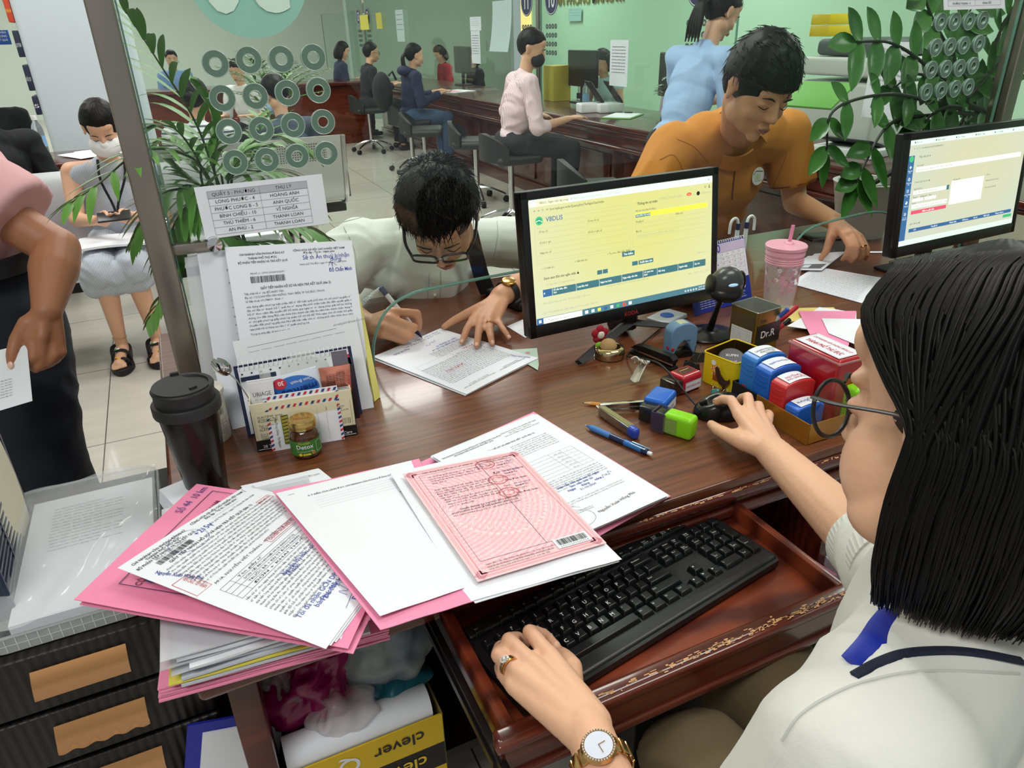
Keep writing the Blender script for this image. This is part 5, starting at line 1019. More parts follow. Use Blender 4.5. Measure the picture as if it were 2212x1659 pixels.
i.text(X(.50),Z_(.205),.0055,'Không tìm thấy văn bản, đơn thư ngăn chặn nào',SGR,'CENTER',dz=.0002); i.text(X(.04),Z_(.165),.0056,'Không tìm thấy văn bản, đơn thư ngăn chặn nào',SGR,dz=.0002); i.text(X(.03),Z_(.085),.0056,'( Q ) Thử nghiệm giao diện quản lý đơn thư ngăn chặn mới',SGR,dz=.0002); i.text(X(.86),Z_(.17),.0055,'Đầu   Trước   Sau   Cuối',SGR,dz=.0002); i.text(X(.91),Z_(.345),.0055,'Hiển thị  10  ▾',SGR,dz=.0002)
mp_ = lambda x,z: ((x,-.0022,z),(0,-1,0)); i.build(mon,mp_,.0002,'screen_content')
i = Ink(); i.text(MW*.51,.006,.0125,'KODA',mat('logo_red','#a32424',.4),'CENTER',bold=True); i.build(mon,lambda x,z: ((x,-.0042,z),(0,-1,0)),.0003,'logo')
st = MB(); o_ = np.array(mon.location)
def leg(px,z0=.757):
 p = A(*px,z0); return p
hub = np.array([.865,1.262,.78])
for px,sq in (((1250,783),1),((1528,706),1)):
 f = leg(px);
 if px[0] > 1400: f = np.array([1.02,1.185,.757])
 L = MB(); d = nrm(f-hub); L.tube([hub+np.array([0,0,.0]),(hub+f)/2+np.array([0,0,.002]),f+np.array([0,0,.0])],[.016,.012,.010],4,flat=.55,up=(0,0,1)); q = L.build('stand_leg',BLKM,None,ang=30); q.parent = mon; q.matrix_parent_inverse = mon.matrix_world.inverted()
q = MB().tube([hub+np.array([0,.06,-.022]),hub,hub+np.array([0,.004,.03])],.02,12).build('stand_neck',BLK,None); q.parent = mon; q.matrix_parent_inverse = mon.matrix_world.inverted()
bpy.context.view_layer.update()
for q in mon.children:
 if q.name.startswith('stand'): q.matrix_parent_inverse = mon.matrix_world.inverted()
mon2,bz = monitor('second black monitor showing a pale form with a red bar, at the right edge',np.array([1.586,1.19,.838]),MZ+.0,-.1,MW,MHt,SCR2)
i = Ink(); i.rect(X(0),Z_(.955),X(1),Z_(1),SPALE); i.rect(X(0),Z_(.055),X(.045),Z_(.86),SBLUE); i.rect(X(0),Z_(0),X(1),Z_(.055),SPALE); i.ring(X(.022),Z_(.83),0,.0075,SGRN,20,dz=.0003); i.text(X(.08),Z_(.832),.006,'Tiếp nhận hồ sơ',STXT,dz=.0002)
for k in range(5): i.text(X(.022),Z_(.74-.11*k),.0095,'✚◎▤◕▣'[k],SWH,'CENTER',dz=.0003); i.text(X(.022),Z_(.715-.11*k),.0038,['Tiếp nhận\nhồ sơ','Xử lý công\nviệc','Quản lý đăng\nký','Thống kê','Tra cứu\nthông báo'][k],SWH,'CENTER',dz=.0003)
for k in range(6): i.text(X(.03+.165*k),Z_(.97),.0052,['● Hồ sơ số','● Phiếu chuyển','● Zalo - Phòng','● VBDLIS | Tiếp','● Cơ sở dữ liệu','●'][k],STXT,dz=.0002)
i.text(X(.03),Z_(.915),.0055,'←  →  ⟳   hcm.mplis.gov.vn/dc/TiepNhanHoSo',STXT,dz=.0002); i.rect(X(.07),Z_(.70),X(.97),Z_(.745),SWH); i.rect(X(.07),Z_(.30),X(.36),Z_(.335),SRED); i.text(X(.21),Z_(.309),.0055,'Kiểm tra ngăn chặn',SWH,'CENTER',dz=.0003,bold=True)
i.rect(X(.07),Z_(.49),X(.35),Z_(.525),SWH); i.rect(X(.34),Z_(.485),X(.362),Z_(.53),STEAL,dz=.0002); i.rect(X(.07),Z_(.355),X(.36),Z_(.395),SWH); i.rect(X(.07),Z_(.42),X(.155),Z_(.45),SWH); i.rect(X(.17),Z_(.42),X(.26),Z_(.45),SWH); i.rect(X(.38),Z_(.33),X(.66),Z_(.56),SWH)
for x,y,s_ in ((.07,.755,'Căn cứ xử lý'),(.08,.715,'phường Phước Long B, thành phố Thủ Đức, Thành phố Hồ Chí Minh'),(.07,.60,'Thông tin người nộp hồ sơ ▲'),(.07,.535,'Người nộp hồ sơ'),(.08,.50,'CAO THẾ QUỲNH, NGUYỄN THỊ HÒA'),(.07,.455,'Số giấy tờ      Số điện thoại      Email'),(.07,.40,'Địa chỉ'),(.08,.367,'phường Phước Long B, thành phố Thủ Đức, Thành phố Hồ Chí Minh'),(.39,.565,'Nội dung hồ sơ'),(.68,.56,'Ghi chú'),(.68,.50,'Phương thức nhận thông báo'),(.68,.43,'Phương thức trả kết quả'),(.07,.2,'Giấy tờ đính kèm ▲')): i.text(X(x),Z_(y),.0053,s_,STXT,dz=.0003,sx=.85)
i.rect(X(.07),Z_(.125),X(.97),Z_(.16),SBLUE)
for x,s_ in ((.12,'STT'),(.28,'Tên giấy tờ'),(.44,'Số bản chính'),(.55,'Số bản sao'),(.64,'Ghi chú'),(.74,'Giấy tờ gốc'),(.86,'Thông tin tập tin')): i.text(X(x),Z_(.136),.0052,s_,SWH,'CENTER',dz=.0003,bold=True)
i.rect(X(.9),Z_(.08),X(.98),Z_(.11),SGRN); i.build(mon2,mp_,.0002,'screen_content')
bs = np.array([1.83,1.25,.7505]); q = MB(); q.box(bs+np.array([0,.02,.004]),(.22,.14,.008),bev=.003); q.tube([bs+np.array([0,.03,0]),bs+np.array([0,.03,.16])],.02,12); q = q.build('stand_base',BLKM); q.parent = mon2; bpy.context.view_layer.update(); q.matrix_parent_inverse = mon2.matrix_world.inverted()
# ================================================================ RIGHT-HAND CLUSTER
def orient(p,q):
 """frame with x from p to q on the counter"""
 U = nrm(np.array([q[0]-p[0],q[1]-p[1],0])); return Matrix(((U[0],-U[1],0),(U[1],U[0],0),(0,0,1)))
def rounded(w,d,r,n=5):
 out = []
 for cx,cy,a0 in ((w/2-r,d/2-r,0),(-w/2+r,d/2-r,90),(-w/2+r,-d/2+r,180),(w/2-r,-d/2+r,270)):
  for k in range(n+1): a = math.radians(a0+90*k/n); out.append((cx+r*math.cos(a),cy+r*math.sin(a)))
 return out
# ---- gold tin with crocheted pin cushion and flower
tc_ = (A(1280,770)+A(1352,770))/2; tc_[2] = .7505; t = thing('pin_cushion','round gold tin with a beige crocheted cushion in front of the big monitor','pin cushion',tc_)
MB().lathe([(0,0),(.029,0),(.032,.0015),(.032,.009),(.0325,.0105),(.032,.012),(.032,.0175),(.029,.022),(.024,.0235),(.0225,.0225),(.022,.014),(0,.014)],n=64).build('tin',mat('tin_champagne','#cdbb93',.18,1.),t)
CRO = mat('crochet_beige','#b99a6a',.85,noise=(1,.1)); m = MB(); rnd = random.Random(1)
m.ell((-.003,0,.024),(.017,.016,.0155),n=32,m=18)
for r_ in range(9):
 ph = .25+r_*.17; n_ = max(5,int(30*math.sin(ph)))
 for k in range(n_): a = 2*PI*(k+.5*(r_ % 2))/n_; c = Vector((-.003+.0170*math.sin(ph)*math.cos(a),.016*math.sin(ph)*math.sin(a),.024+.0155*math.cos(ph))); m.ell(c,(.0014,.0014,.0011),n=6,m=4)
m.build('cushion',CRO,t)
m = MB(); GRY_ = mat('yarn_green','#86b03a',.85); YR = mat('yarn_red','#a3182e',.85); YW = mat('yarn_white','#ded8cc',.85)
t2 = thing('crochet_flower','red crocheted flower with white centre and green leaf leaning on the monitor foot','flower',tc_+np.array([-.012,.022,.045]))
def yarn(c,r,m_,name):
 q = MB(); q.ell(c,tuple(x*.93 for x in r),n=16,m=10)
 for k in range(9):
  a0 = k*PI/9; q.tube([np.array(c)+np.array([r[0]*math.sin(s)*math.cos(a0),r[1]*math.sin(s)*math.sin(a0),r[2]*math.cos(s)]) for s in np.linspace(0,PI*2,18)],.0008,5)
 q.build(name,m_,t2)
for k in range(5): a = 2*PI*k/5+.3; yarn((.011*math.cos(a),-.001,.011*math.sin(a)),(.0085,.006,.0085),YR,'petal')
yarn((0,-.006,0),(.0075,.005,.0075),YW,'flower_centre'); yarn((-.006,-.01,-.019),(.009,.005,.005),GRY_,'leaf')
# ---- blue-grey self-inking stamp
def curve_stamp(name,label,loc,R,w,d,h,col,cut=True):
 t = thing(name,label,'stamp',loc,R=R); m = MB(); pts = [(-w/2,0),(-w*.36,0)]
 if cut: pts += [(-w*.36+w*.72*k/10,h*.42*math.sin(PI*k/10)) for k in range(1,10)]
 pts += [(w*.36,0),(w/2,0),(w/2,h*.72)]+[(w/2*math.cos(a),h*.72+h*.28*math.sin(a)) for a in np.linspace(.15,PI-.15,9)]+[(-w/2,h*.72)]
 m.prism(pts,-d/2,d/2,Matrix(((1,0,0),(0,0,-1),(0,1,0)))); o = m.build('stamp_body',col,t,ang=50); b = o.modifiers.new('b','BEVEL'); b.width = .0025; b.segments = 3; b.limit_method = 'ANGLE'; b.angle_limit = .9; return t
STB_ = mat('stamp_bluegrey','#6488ad',.3); sl = (A(1440,778)+A(1508,768))/2; sl[2] = .7505
t = curve_stamp('rubber_stamp','blue-grey self-inking stamp standing right of the monitor foot',sl+np.array([.0,.012,.009]),orient(A(1440,776),A(1506,764)),.062,.030,.068,STB_)
MB().box((0,0,-.001),(.056,.026,.016),bev=.003).build('ink_base',BLK,t); MB().lathe([(.004,0),(.0035,.0015),(0,.002)],(-.0315,-.005,.016),(-1,0,0),16).build('push_button',mat('button_red','#b5232a',.35),t); MB().lathe([(.0042,0),(.0038,.0012),(0,.0018)],(-.026,-.0152,.015),(0,-1,0),16).build('push_button',MATS['button_red'],t)
m = MB();
m.sheet(lambda u,v: (.036*(u-.5)+.006,-.011+v*.020,.0683-.0006-16*((u-.5)*.036+.006)**2),8,3,.0015); m.build('window',mat('stamp_window','#b9bfae',.15,metal=.3),t)
i = Ink(); i.text(.006,.028,.0075,'Shiny',INK,'CENTER',bold=True,sx=1.1); i.text(.006,.022,.0035,'Printer Line',INK,'CENTER'); i.build(t,lambda x,z: ((x,-.0152,z),(0,-1,0)))
# ---- black stapler
def stapler(name,label,a,b_,col):
 L = float(np.linalg.norm((b_-a)[:2])); t = thing(name,label,'stapler',(a[0],a[1],.7505),R=orient(a,b_));
 MB().box((L/2,0,.003),(L,.020,.006),bev=.002).build('base',col,t); m = MB(); m.prism([(0,0),(L*.98,0),(L,.008),(L*.93,.015),(L*.3,.013),(.01,.009)],-.008,.008,Matrix(((1,0,0),(0,0,-1),(0,1,0))),(0,0,.014)); m.build('top_arm',col,t)
 MB().box((L*.55,0,.012),(L*.85,.010,.006)).build('magazine',CHROME,t); return t
t = stapler('stapler','flat black stapler lying behind the gold tin',A(1368,762),A(1458,800),BLK)
# ---- black binder clips
def binder_clip(loc,rz,label,s=1.,col=BLK):
 t = thing('binder_clip',label,'clip',loc,rz,'binder clips by the yellow tin'); m = MB(); m.prism([(-.010*s,0),(.010*s,0),(.003*s,.016*s),(-.003*s,.016*s)],-.013*s,.013*s,Matrix(((1,0,0),(0,0,-1),(0,1,0)))); m.build('clamp',col,t)
 for q in (-1,1):
  MB().tube(bez([(q*.003*s,-.008*s,.015*s),(q*.012*s,-.006*s,.022*s),(q*.022*s,-.003*s,.025*s),(q*.025*s,0,.025*s),(q*.022*s,.003*s,.025*s),(q*.012*s,.006*s,.022*s),(q*.003*s,.008*s,.015*s)],4),.0008*s,6).build('wire_handle',CHROME if s < 1 else BLK,t)
 return t
binder_clip(A(1493,800,.7505),.4,'large black binder clip behind the red stamp',1.1); binder_clip(A(1508,778,.7505),1.0,'large black binder clip next to the round scanner base',1.0); binder_clip(A(1480,822,.7505),.9,'black binder clip with raised wires by the red stamp',.7)
binder_clip(A(1561,866,.7505),.5,'small black binder clip at the foot of the yellow tin',.7); t = binder_clip(A(1545,850,.7505),1.2,'small teal binder clip at the foot of the yellow tin',.55,mat('clip_teal','#3f8f8c',.4))
# ---- staple remover (beige jaws)
BG = mat('plastic_beige','#cbc6b4',.4); p = (A(1352,828)+A(1410,812))/2; t = thing('staple_remover','beige jaw staple remover lying behind the blue stamp','staple remover',p+np.array([0,0,.030]),.5)
for q in (-1,1):
 R_ = Matrix.Rotation(q*.38,3,'Y'); m = MB(); m.sheet(lambda u,v: np.array(R_ @ Vector((-.030+u*.055,(v-.5)*.018*(1-.35*u),q*(.004+.006*math.sin(PI*v)+.008*(1-u)**2)))),8,6,.0022); m.build('jaw',BG,t)
MB().cyl((.022,-.010,0),(.022,.010,0),.004).build('pivot',CHROME,t); m = MB(); m.tube([(.0+.006*math.cos(a),.002*a-.008,.012*math.sin(a)) for a in np.linspace(0,9,26)],.0008,5); m.build('spring',CHROME,t)
# ---- dater stamps
def dater(label,loc,rz,col,w,d,h,clear=True):
 t = thing('date_stamp',label,'stamp',loc,rz); MB().box((0,0,h/2),(w,d,h),bev=.006).build('stamp_body',col,t)
 if clear: MB().box((-w/2-.011,0,h*.44),(.026,d*.92,h*.8),bev=.003).build('clear_base',mat('smoke_clear','#2a2a22',.12,alpha=.75),t)
 return t
BST = mat('stamp_blue','#1f62c4',.28); RST = mat('stamp_red','#b32230',.3); GST = mat('stamp_green','#86d31c',.28)
p = A(1424,888,.7505); t = dater('bright blue dater stamp lying on its side with a smoky clear end',p,.58,BST,.058,.042,.036); i = Ink(); i.rect(-.016,.008,.016,.024,PAPER2); i.text(0,.013,.006,'Shiny',PEN,'CENTER',dz=.0003); i.build(t,lambda x,z: ((.0292,x,z),(1,0,0)),name='label_sticker'); i = Ink(); i.rect(-.020,.008,.022,.026,PAPER2); i.text(.004,.014,.007,'blank',PEN,'CENTER',dz=.0003); i.build(t,lambda x,z: ((x,-.0212,z),(0,-1,0)),name='label_sticker')
MB().lathe([(.003,0),(.0025,.0012),(0,.0015)],(-.022,-.0212,.008),(0,-1,0),12).build('push_button',MATS['button_red'],t)
p = A(1478,838,.7505); t = dater('red stamp with a ribbed top and white label behind the blue one',p,-.32+.5,RST,.052,.040,.036)
i = Ink(); [i.rect(-.018+k*.0022,-.010,-.018+k*.0022+.0012,.014,INK) for k in range(17)]; i.rect(-.012,.004,.012,.0052,YEL,dz=.0002); [i.ring(-.02+.0032*k,-.016,0,.0014,WHT,6) for k in range(13)]; i.build(t,lambda x,y: ((x,y,.036),(0,0,1)),name='grip_pattern')
i = Ink(); i.rect(-.021,.006,.021,.024,PAPER2); i.frame(-.0195,.0075,.0195,.0225,.0005,RED,) ; i.text(0,.012,.0075,'ĐÃ ĐỐI CHIẾU BẢN CHÍNH',RED,'CENTER',fit=.036,dz=.0003); i.build(t,lambda x,z: ((x,-.0203,z),(0,-1,0)),name='label_sticker')
# ---- green stamp with clear base on its side
p = (A(1440,950)+A(1492,940))/2; t = thing('date_stamp','lime green stamp lying on its side next to the blue pen','stamp',(p[0]+.002,p[1]+.016,.7505),math.radians(-62))
MB().box((.010,0,.020),(.052,.030,.040),bev=.007).build('stamp_body',GST,t); MB().box((-.022,0,.020),(.020,.022,.032),bev=.002).build('ink_wheels',BLK,t); m = MB(); m.box((-.036,0,.019),(.003,.032,.036)); m.box((-.024,.0155,.019),(.026,.0015,.036)); m.box((-.024,-.0155,.019),(.026,.0015,.036)); m.build('clear_frame',mat('smoke_clear_b','#54485c',.12,alpha=.5),t)
i = Ink(); i.rect(-.014,.006,.010,.033,mat('stamp_green_grey','#7f9d4d',.5)); i.build(t,lambda x,z: ((x,-.0153,z),(0,-1,0)),name='faded_panel')
# ---- pencil, pen, silver stapler
a = A(1258,870,.754); b_ = A(1372,881,.754); t = thing('pencil','yellow pencil lying with its tip to the left','pencil',a,R=orient(a,b_)); L = float(np.linalg.norm(b_-a)); MB().lathe([(.0003,0),(.0012,.003)],(0,0,0),(1,0,0),8).build('lead',INK,t); MB().lathe([(.0012,.003),(.0034,.016)],(0,0,0),(1,0,0),12).build('wood_tip',mat('pencil_wood','#d2a878',.6),t); MB().lathe([(.0036,.016),(.0036,L)],(0,0,0),(1,0,0),6).build('shaft',mat('pencil_yellow','#cf8a2e',.4),t)
a = A(1264,918,.756); b_ = A(1407,981,.756); t = thing('pen','blue click pen with rubber grip lying at the front of the counter','pen',a,R=orient(a,b_)); L = float(np.linalg.norm(b_-a)); ax = (1,0,0); PB = mat('pen_blue','#2f6fb4',.3); PG = mat('pen_grip','#3f78b8',.6); PD = mat('pen_dark','#1a2b52',.2)
MB().lathe([(.0005,0),(.001,.002)],ax=ax,n=12).build('tip',CHROME,t); MB().lathe([(.001,.002),(.0035,.012),(.0045,.013)],ax=ax,n=20).build('nose',PB,t); MB().lathe([(.0048,.013),(.0056,.02),(.0052,.05),(.0056,.056)],ax=ax,n=20).build('grip',PG,t)
MB().lathe([(.0053,.056),(.0053,.086)],ax=ax,n=20).build('barrel',PD,t); MB().lathe([(.0054,.086),(.0054,L-.018)],ax=ax,n=20).build('barrel_label',PB,t); MB().lathe([(.0054,L-.018),(.005,L-.007),(.0035,L-.0065)],ax=ax,n=20).build('cap_end',PD,t); MB().lathe([(.0034,L-.007),(.0034,L),(.0028,L+.001)],ax=ax,n=16).build('push_button',WHT,t)
MB().box((L-.022,.002,.0065),(.036,.003,.0015),bev=.0006).build('clip',mat('pen_clip','#8fa9c6',.15,.6),t); i = Ink(); i.rect(.100,-.003,.128,.003,PAPER2); i.text(.114,-.0012,.0032,'Faber 0.5mm',INK,'CENTER',fit=.024,dz=.0002); i.build(t,lambda x,y: ((x,y,math.sqrt(max(0,.0054**2-y*y))),(0,y/.0054,.8)))
a = A(1295,896); e_ = A(1372,948); c_ = A(1400,888); t = thing('stapler','opened silver stapler with a blue plastic nose','stapler',(a[0],a[1],.7505)); A_ = np.array([0,0,0.]);
R1 = orient(a,e_); R2 = orient(a,c_); L1 = float(np.linalg.norm((e_-a)[:2])); L2 = float(np.linalg.norm((c_-a)[:2]))
MB().box(R1 @ Vector((L1/2-.002,0,.010)),(L1-.012,.013,.018),R1,bev=.002).build('long_arm',mat('steel_dull','#a9a79c',.25,.95),t); MB().box(R1 @ Vector((L1/2-.002,0,.0195)),(L1-.014,.011,.0008),R1).build('olive_cover',mat('steel_olive','#8d8a68',.35,.7),t)
MB().box(R1 @ Vector((L1-.006,0,.010)),(.022,.015,.021),R1,bev=.006).build('nose_cap',mat('plastic_royal','#2c46a8',.3),t)
m = MB(); m.box(R2 @ Vector((L2/2,0,.018)),(L2,.010,.008),R2,bev=.001); m.box(R2 @ Vector((L2*.55,0,.009)),(L2*.8,.011,.007),R2,bev=.001); m.cyl((0,-.009,.012),(0,.009,.012),.003); m.build('magazine',CHROME,t); MB().box(R2 @ Vector((L2-.003,0,.014)),(.006,.016,.026),R2,bev=.001).build('blue_plate',MATS['plastic_royal'],t)
# ---- yellow tin with figures
ya = A(1513,822); yb = A(1572,847); yc = A(1640,800); U = nrm(yb-ya); YW_ = .075; R_ = orient(A(1572,847),A(1700,800));
t = thing('tin_box','open yellow tin with an orange printed scene holding oddments','tin',(*A(1513,822)[:2],.7505)); O = np.array(t.location); C1 = A(1572,847)-A(1513,822); ex_ = nrm(C1); e2 = np.array([-ex_[1],ex_[0],0]); TW_,TL_,TH_ = float(np.linalg.norm(C1))+.012,.095,.062
Rt = Matrix(((ex_[0],e2[0],0),(ex_[1],e2[1],0),(0,0,1))); outl = [(TW_/2+x,TL_/2+y) for x,y in rounded(TW_,TL_,.008)]; inl = [(TW_/2+x,TL_/2+y) for x,y in rounded(TW_-.002,TL_-.002,.007)]
m = MB(); n_ = len(outl); YT = mat('tin_yellow','#e3c81a',.3,coat=.4); TI = mat('tin_inside','#7f6a36',.25,.9)
m.mat(YT).add([Rt @ Vector((x,y,z)) for z in (0,TH_) for x,y in outl],[(k,(k+1) % n_,n_+(k+1) % n_,n_+k) for k in range(n_)]+[tuple(reversed(range(n_)))])
m.mat(TI).add([Rt @ Vector((x,y,z)) for z in (.001,TH_) for x,y in inl],[((k+1) % n_,k,n_+k,n_+(k+1) % n_) for k in range(n_)]+[tuple(range(n_))]); m.mat(YT).tube([Rt @ Vector((x,y,TH_)) for x,y in outl+outl[:1]],.0014,6); m.build('tin_body',None,t)
i = Ink(); OR = mat('print_orange','#e8912c',.5); i.ring(TW_*.42,.036,0,.010,OR,16,dz=0); i.ring(TW_*.35,.048,0,.0055,PAPER,14,dz=.0002)
for k in range(22): a_ = k*2.4; i.ring(TW_*.42+.0009*k*math.cos(a_)*.6,.036+.0007*k*math.sin(a_),0,.0011,PAPER,8,dz=.0003)
i.rect(TW_*.36,.012,TW_*.52,.028,mat('print_rust','#9a4a18',.5),dz=.0001); i.build(t,lambda x,z: (np.array(Rt @ Vector((x,0,z))),np.array(Rt @ Vector((0,-1,0)))),.0006,'printed_scene')
for k,(lab,dx,dy,z,mt,r) in enumerate([('round black plastic case lying in the yellow tin',.045,.028,.047,BLK,.026),('orange clip in the yellow tin',.038,.060,.028,mat('clip_orange','#c2481c',.5),.015),('white cap in the yellow tin',.026,.026,.03,WHT,.009)]):
 q = thing(['round_case','plastic_clip','bottle_cap'][k],lab,['case','clip','cap'][k],O+np.array(Rt @ Vector((dx,dy,z)))); MB().lathe([(0,0),(r*.9,0),(r,r*.12),(r,r*.35),(r*.9,r*.45),(0,r*.45)],(0,0,0),(-.35,-.5,1),32).build('case_body',mt,q)
 if k == 0: X_,Y_,Z__ = frame((-.35,-.5,1)); Ink().text(0,.004,.008,'XUPIN',WHT,'CENTER').text(0,-.008,.0045,'Blanc soft',WHT,'CENTER').build(q,lambda x,y: (X_*x+Y_*y+Z__*(r*.45),Z__))
# brown dog-shaped clip on the tin corner
t = thing('dog_clip','dark brown dog-shaped clip on the front corner of the yellow tin','clip',O+np.array(Rt @ Vector((TW_*.62,-.0065,.012)))); m = MB()
dog = [(-.012,.030),(-.008,.034),(-.003,.030),(.002,.020),(.012,.012),(.020,.014),(.022,.018),(.024,.012),(.018,.004),(.014,0),(.016,-.010),(.010,-.010),(.008,-.002),(.0,.002),(-.006,.012)]
m.prism(dog,-.001,.001,Rt @ Matrix(((1,0,0),(0,0,-1),(0,1,0)))); m.build('dog_shape',mat('wood_brown_dark','#3d2318',.5),t)
# ---- gold and black tray with stamps standing in it
ga = A(1578,862); gb = A(1742,963); gc = A(1800,930); ex_ = nrm(gb-ga); e2 = nrm(np.array([-ex_[1],ex_[0],0])); GL_ = float(np.linalg.norm(gb-ga)); GW = .155; Rg = Matrix(((ex_[0],e2[0],0),(ex_[1],e2[1],0),(0,0,1)))
GOM = mat('card_gold','#b8802f',.35,.55); t = thing('card_tray','black and gold open card tray holding the stamp boxes','tray',(*ga[:2],.7505)); GO = np.array(t.location); gp = lambda x,y,z: GO+np.array(Rg @ Vector((x,y,z)))
m = MB(); m.box(Rg @ Vector((GL_/2,GW/2,.001)),(GL_,GW,.002),Rg); m.build('tray_base',BKC,t,smooth=False); m = MB(); m.box(Rg @ Vector((GL_*.17,.001,.019)),(GL_*.34,.002,.038),Rg); m.box(Rg @ Vector((.001,GW/2,.019)),(.002,GW,.038),Rg); m.build('black_wall',BKC,t,smooth=False)
m = MB(); m.box(Rg @ Vector((GL_*.67,.0008,.019)),(GL_*.66,.0024,.038),Rg); m.box(Rg @ Vector((GL_-.001,GW/2,.019)),(.002,GW,.038),Rg); m.box(Rg @ Vector((GL_/2,GW-.001,.019)),(GL_,.002,.038),Rg); m.build('gold_wall',GOM,t,smooth=False)
STL = mat('stamp_sky','#2f78c8',.28); RS2 = mat('stamp_scarlet','#c02a2c',.3)
def tall_stamp(label,x,y,w,d,h,col,txt,ink):
 """stamp with its narrow ridged end towards the tray front"""
 t = thing('rubber_stamp',label,'stamp',gp(x,y,.0025),R=Rg); m = MB(); pts = [(0,0),(d,0),(d,h*.86)]+[(d/2+d/2*math.cos(a),h*.86+h*.14*math.sin(a)) for a in np.linspace(.2,PI-.2,8)]+[(0,h*.86)]
 m.prism(pts,-w,0,Matrix(((0,0,-1),(1,0,0),(0,1,0)))); o = m.build('stamp_body',col,t,ang=50); b = o.modifiers.new('b','BEVEL'); b.width = .003; b.segments = 3; b.limit_method = 'ANGLE'; b.angle_limit = .9
 i = Ink(); i.rect(d*.15,-w+.003,d*.85,-.003,PAPER2,10); i.text(d*.5,-w*.55,w*.2,txt,ink,'CENTER',ls=1.0,fit=d*.6,dz=.0004); i.build(t,lambda a,b_: ((-b_,a,h*.86+h*.14*math.sqrt(max(0,1-((a-d/2)/(d/2))**2))),(0,0,1)),.0012,'label_sticker')
 m = MB(); [m.tube(bez([(.004,-.0006,h*(.62+.1*k)),(w/2,-.001,h*(.58+.1*k)),(w-.004,-.0006,h*(.60+.1*k))],5),.0006,5) for k in range(3)]; m.build('grip_ridge',col,t); MB().box((w*.45,-.0008,h*.32),(w*.26,.0012,.005),bev=.0005).build('index_window',MATS['button_red'],t); return t
tall_stamp('sky blue stamp with ridged end, the leftmost standing in the gold tray',.003,.010,.038,.072,.096,STL,'CHI NHÁNH VĂN PHÒNG\nĐĂNG KÝ ĐẤT ĐAI\nTHÀNH PHỐ',INK)
tall_stamp('darker blue stamp standing in the gold tray beside the sky blue one',.044,.006,.038,.072,.090,BST,'Nguyễn Xuân Hồng Phú',PEN)
t = tall_stamp('scarlet stamp standing in the gold tray between the blue stamps and the lens',.086,.004,.036,.068,.080,RS2,'NGUYỄN ĐỨC\nPHÓ GIÁM ĐỐC',RED); Ink().text(.014,.006,.012,'Á ĐẤT',INK,'CENTER',bold=True).build(t,lambda x,z: ((x,-.0006,z),(0,-1,0)))
tall_stamp('blue stamp low in the gold tray at the front right corner',.125,.004,.030,.060,.050,BST,'SAO Y',PEN)
# ---- big red stamp case with clear-edged lid
ra = A(1683,735,.835)[:2]; rp = np.array([1.012,.985]); U = Rg; t = thing('stamp_case','big red box-shaped stamp with a white lettered label on top','stamp',gp(.040,.084,.0025),R=Rg)
RB_ = mat('case_red','#a31420',.25,coat=.5); MB().box((.055,.033,.058),(.115,.066,.116),bev=.006).build('case_body',RB_,t); MB().box((.055,.033,.1105),(.117,.068,.004),bev=.001).build('clear_rim',mat('clear_red','#d9a9ab',.1,alpha=.5),t)
i = Ink(); i.rect(.006,.006,.104,.060,PAPER2); i.frame(.008,.008,.102,.058,.0006,RED); i.text(.055,.040,.0105,'CHI NHÁNH VĂN PHÒNG ĐĂNG KÝ',RED,'CENTER',fit=.085,dz=.0004); i.text(.055,.018,.0155,'THÀNH PHỐ THỦ ĐỨC',RED,'CENTER',fit=.08,bold=True,dz=.0004); i.build(t,lambda x,y: ((x,y,.1165),(0,0,1)),.0008,'label_sticker'); Ink().frame(.03,.05,.075,.068,.0006,mat('case_red_dark','#861019',.3)).text(.0525,.055,.008,'Shiny',MATS['case_red_dark'],'CENTER').build(t,lambda x,z: ((x,-.0004,z),(0,-1,0)),name='embossed_logo')
t = thing('rubber_stamp','lime green stamp standing behind the red case near the face','stamp',gp(.150,.105,.0025),R=Rg); MB().box((.015,.02,.035),(.03,.04,.07),bev=.008).build('stamp_body',GST,t)
# ---- open gold tin with pens
da = A(1597,778); q0 = A(1600,782); t = thing('tin_canister','square gold tin with a dark lettered panel used as pen holder','tin',np.array([1.062,1.085,.7505]),.12); GT = mat('tin_gold','#a08a4c',.3,.9); m = MB(); w_,h_ = .074,.092
outl = rounded(w_,w_,.006); inl = rounded(w_-.002,w_-.002,.005); n_ = len(outl); TIN = mat('tin_grey','#b7bab4',.3,.6)
m.mat(GT).add([(x,y,z) for z in (0,h_) for x,y in outl],[(k,(k+1) % n_,n_+(k+1) % n_,n_+k) for k in range(n_)]+[tuple(reversed(range(n_)))]); m.mat(TIN).add([(x,y,z) for z in (.002,h_) for x,y in inl],[((k+1) % n_,k,n_+k,n_+(k+1) % n_) for k in range(n_)]+[tuple(range(n_))]); m.tube([(x,y,h_) for x,y in outl+outl[:1]],.001,6); m.build('tin_body',None,t)
i = Ink(); i.rect(-.036,.018,.036,.062,mat('panel_dark','#13211f',.3)); i.text(-.024,.034,.022,'Dr.R',WHT,bold=True,dz=.0003); i.text(-.028,.068,.008,'优尔5',INK,bold=True,dz=.0003); i.build(t,lambda x,z: ((x,-.0372,z),(0,-1,0)),name='front_panel')
i = Ink(); i.rect(-.028,.006,.028,.050,PAPER2); [i.scribble(-.025,.044-.005*k,.05,.002,INK,8,.0004,0,k) for k in range(8)]; [i.rect(-.03,.055+.003*k,.03,.0556+.003*k,INKG,dz=.0001) for k in range(9)]; i.build(t,lambda x,z: ((-.0372,-x,z),(-1,0,0)),name='side_panel_print'); TCN = t
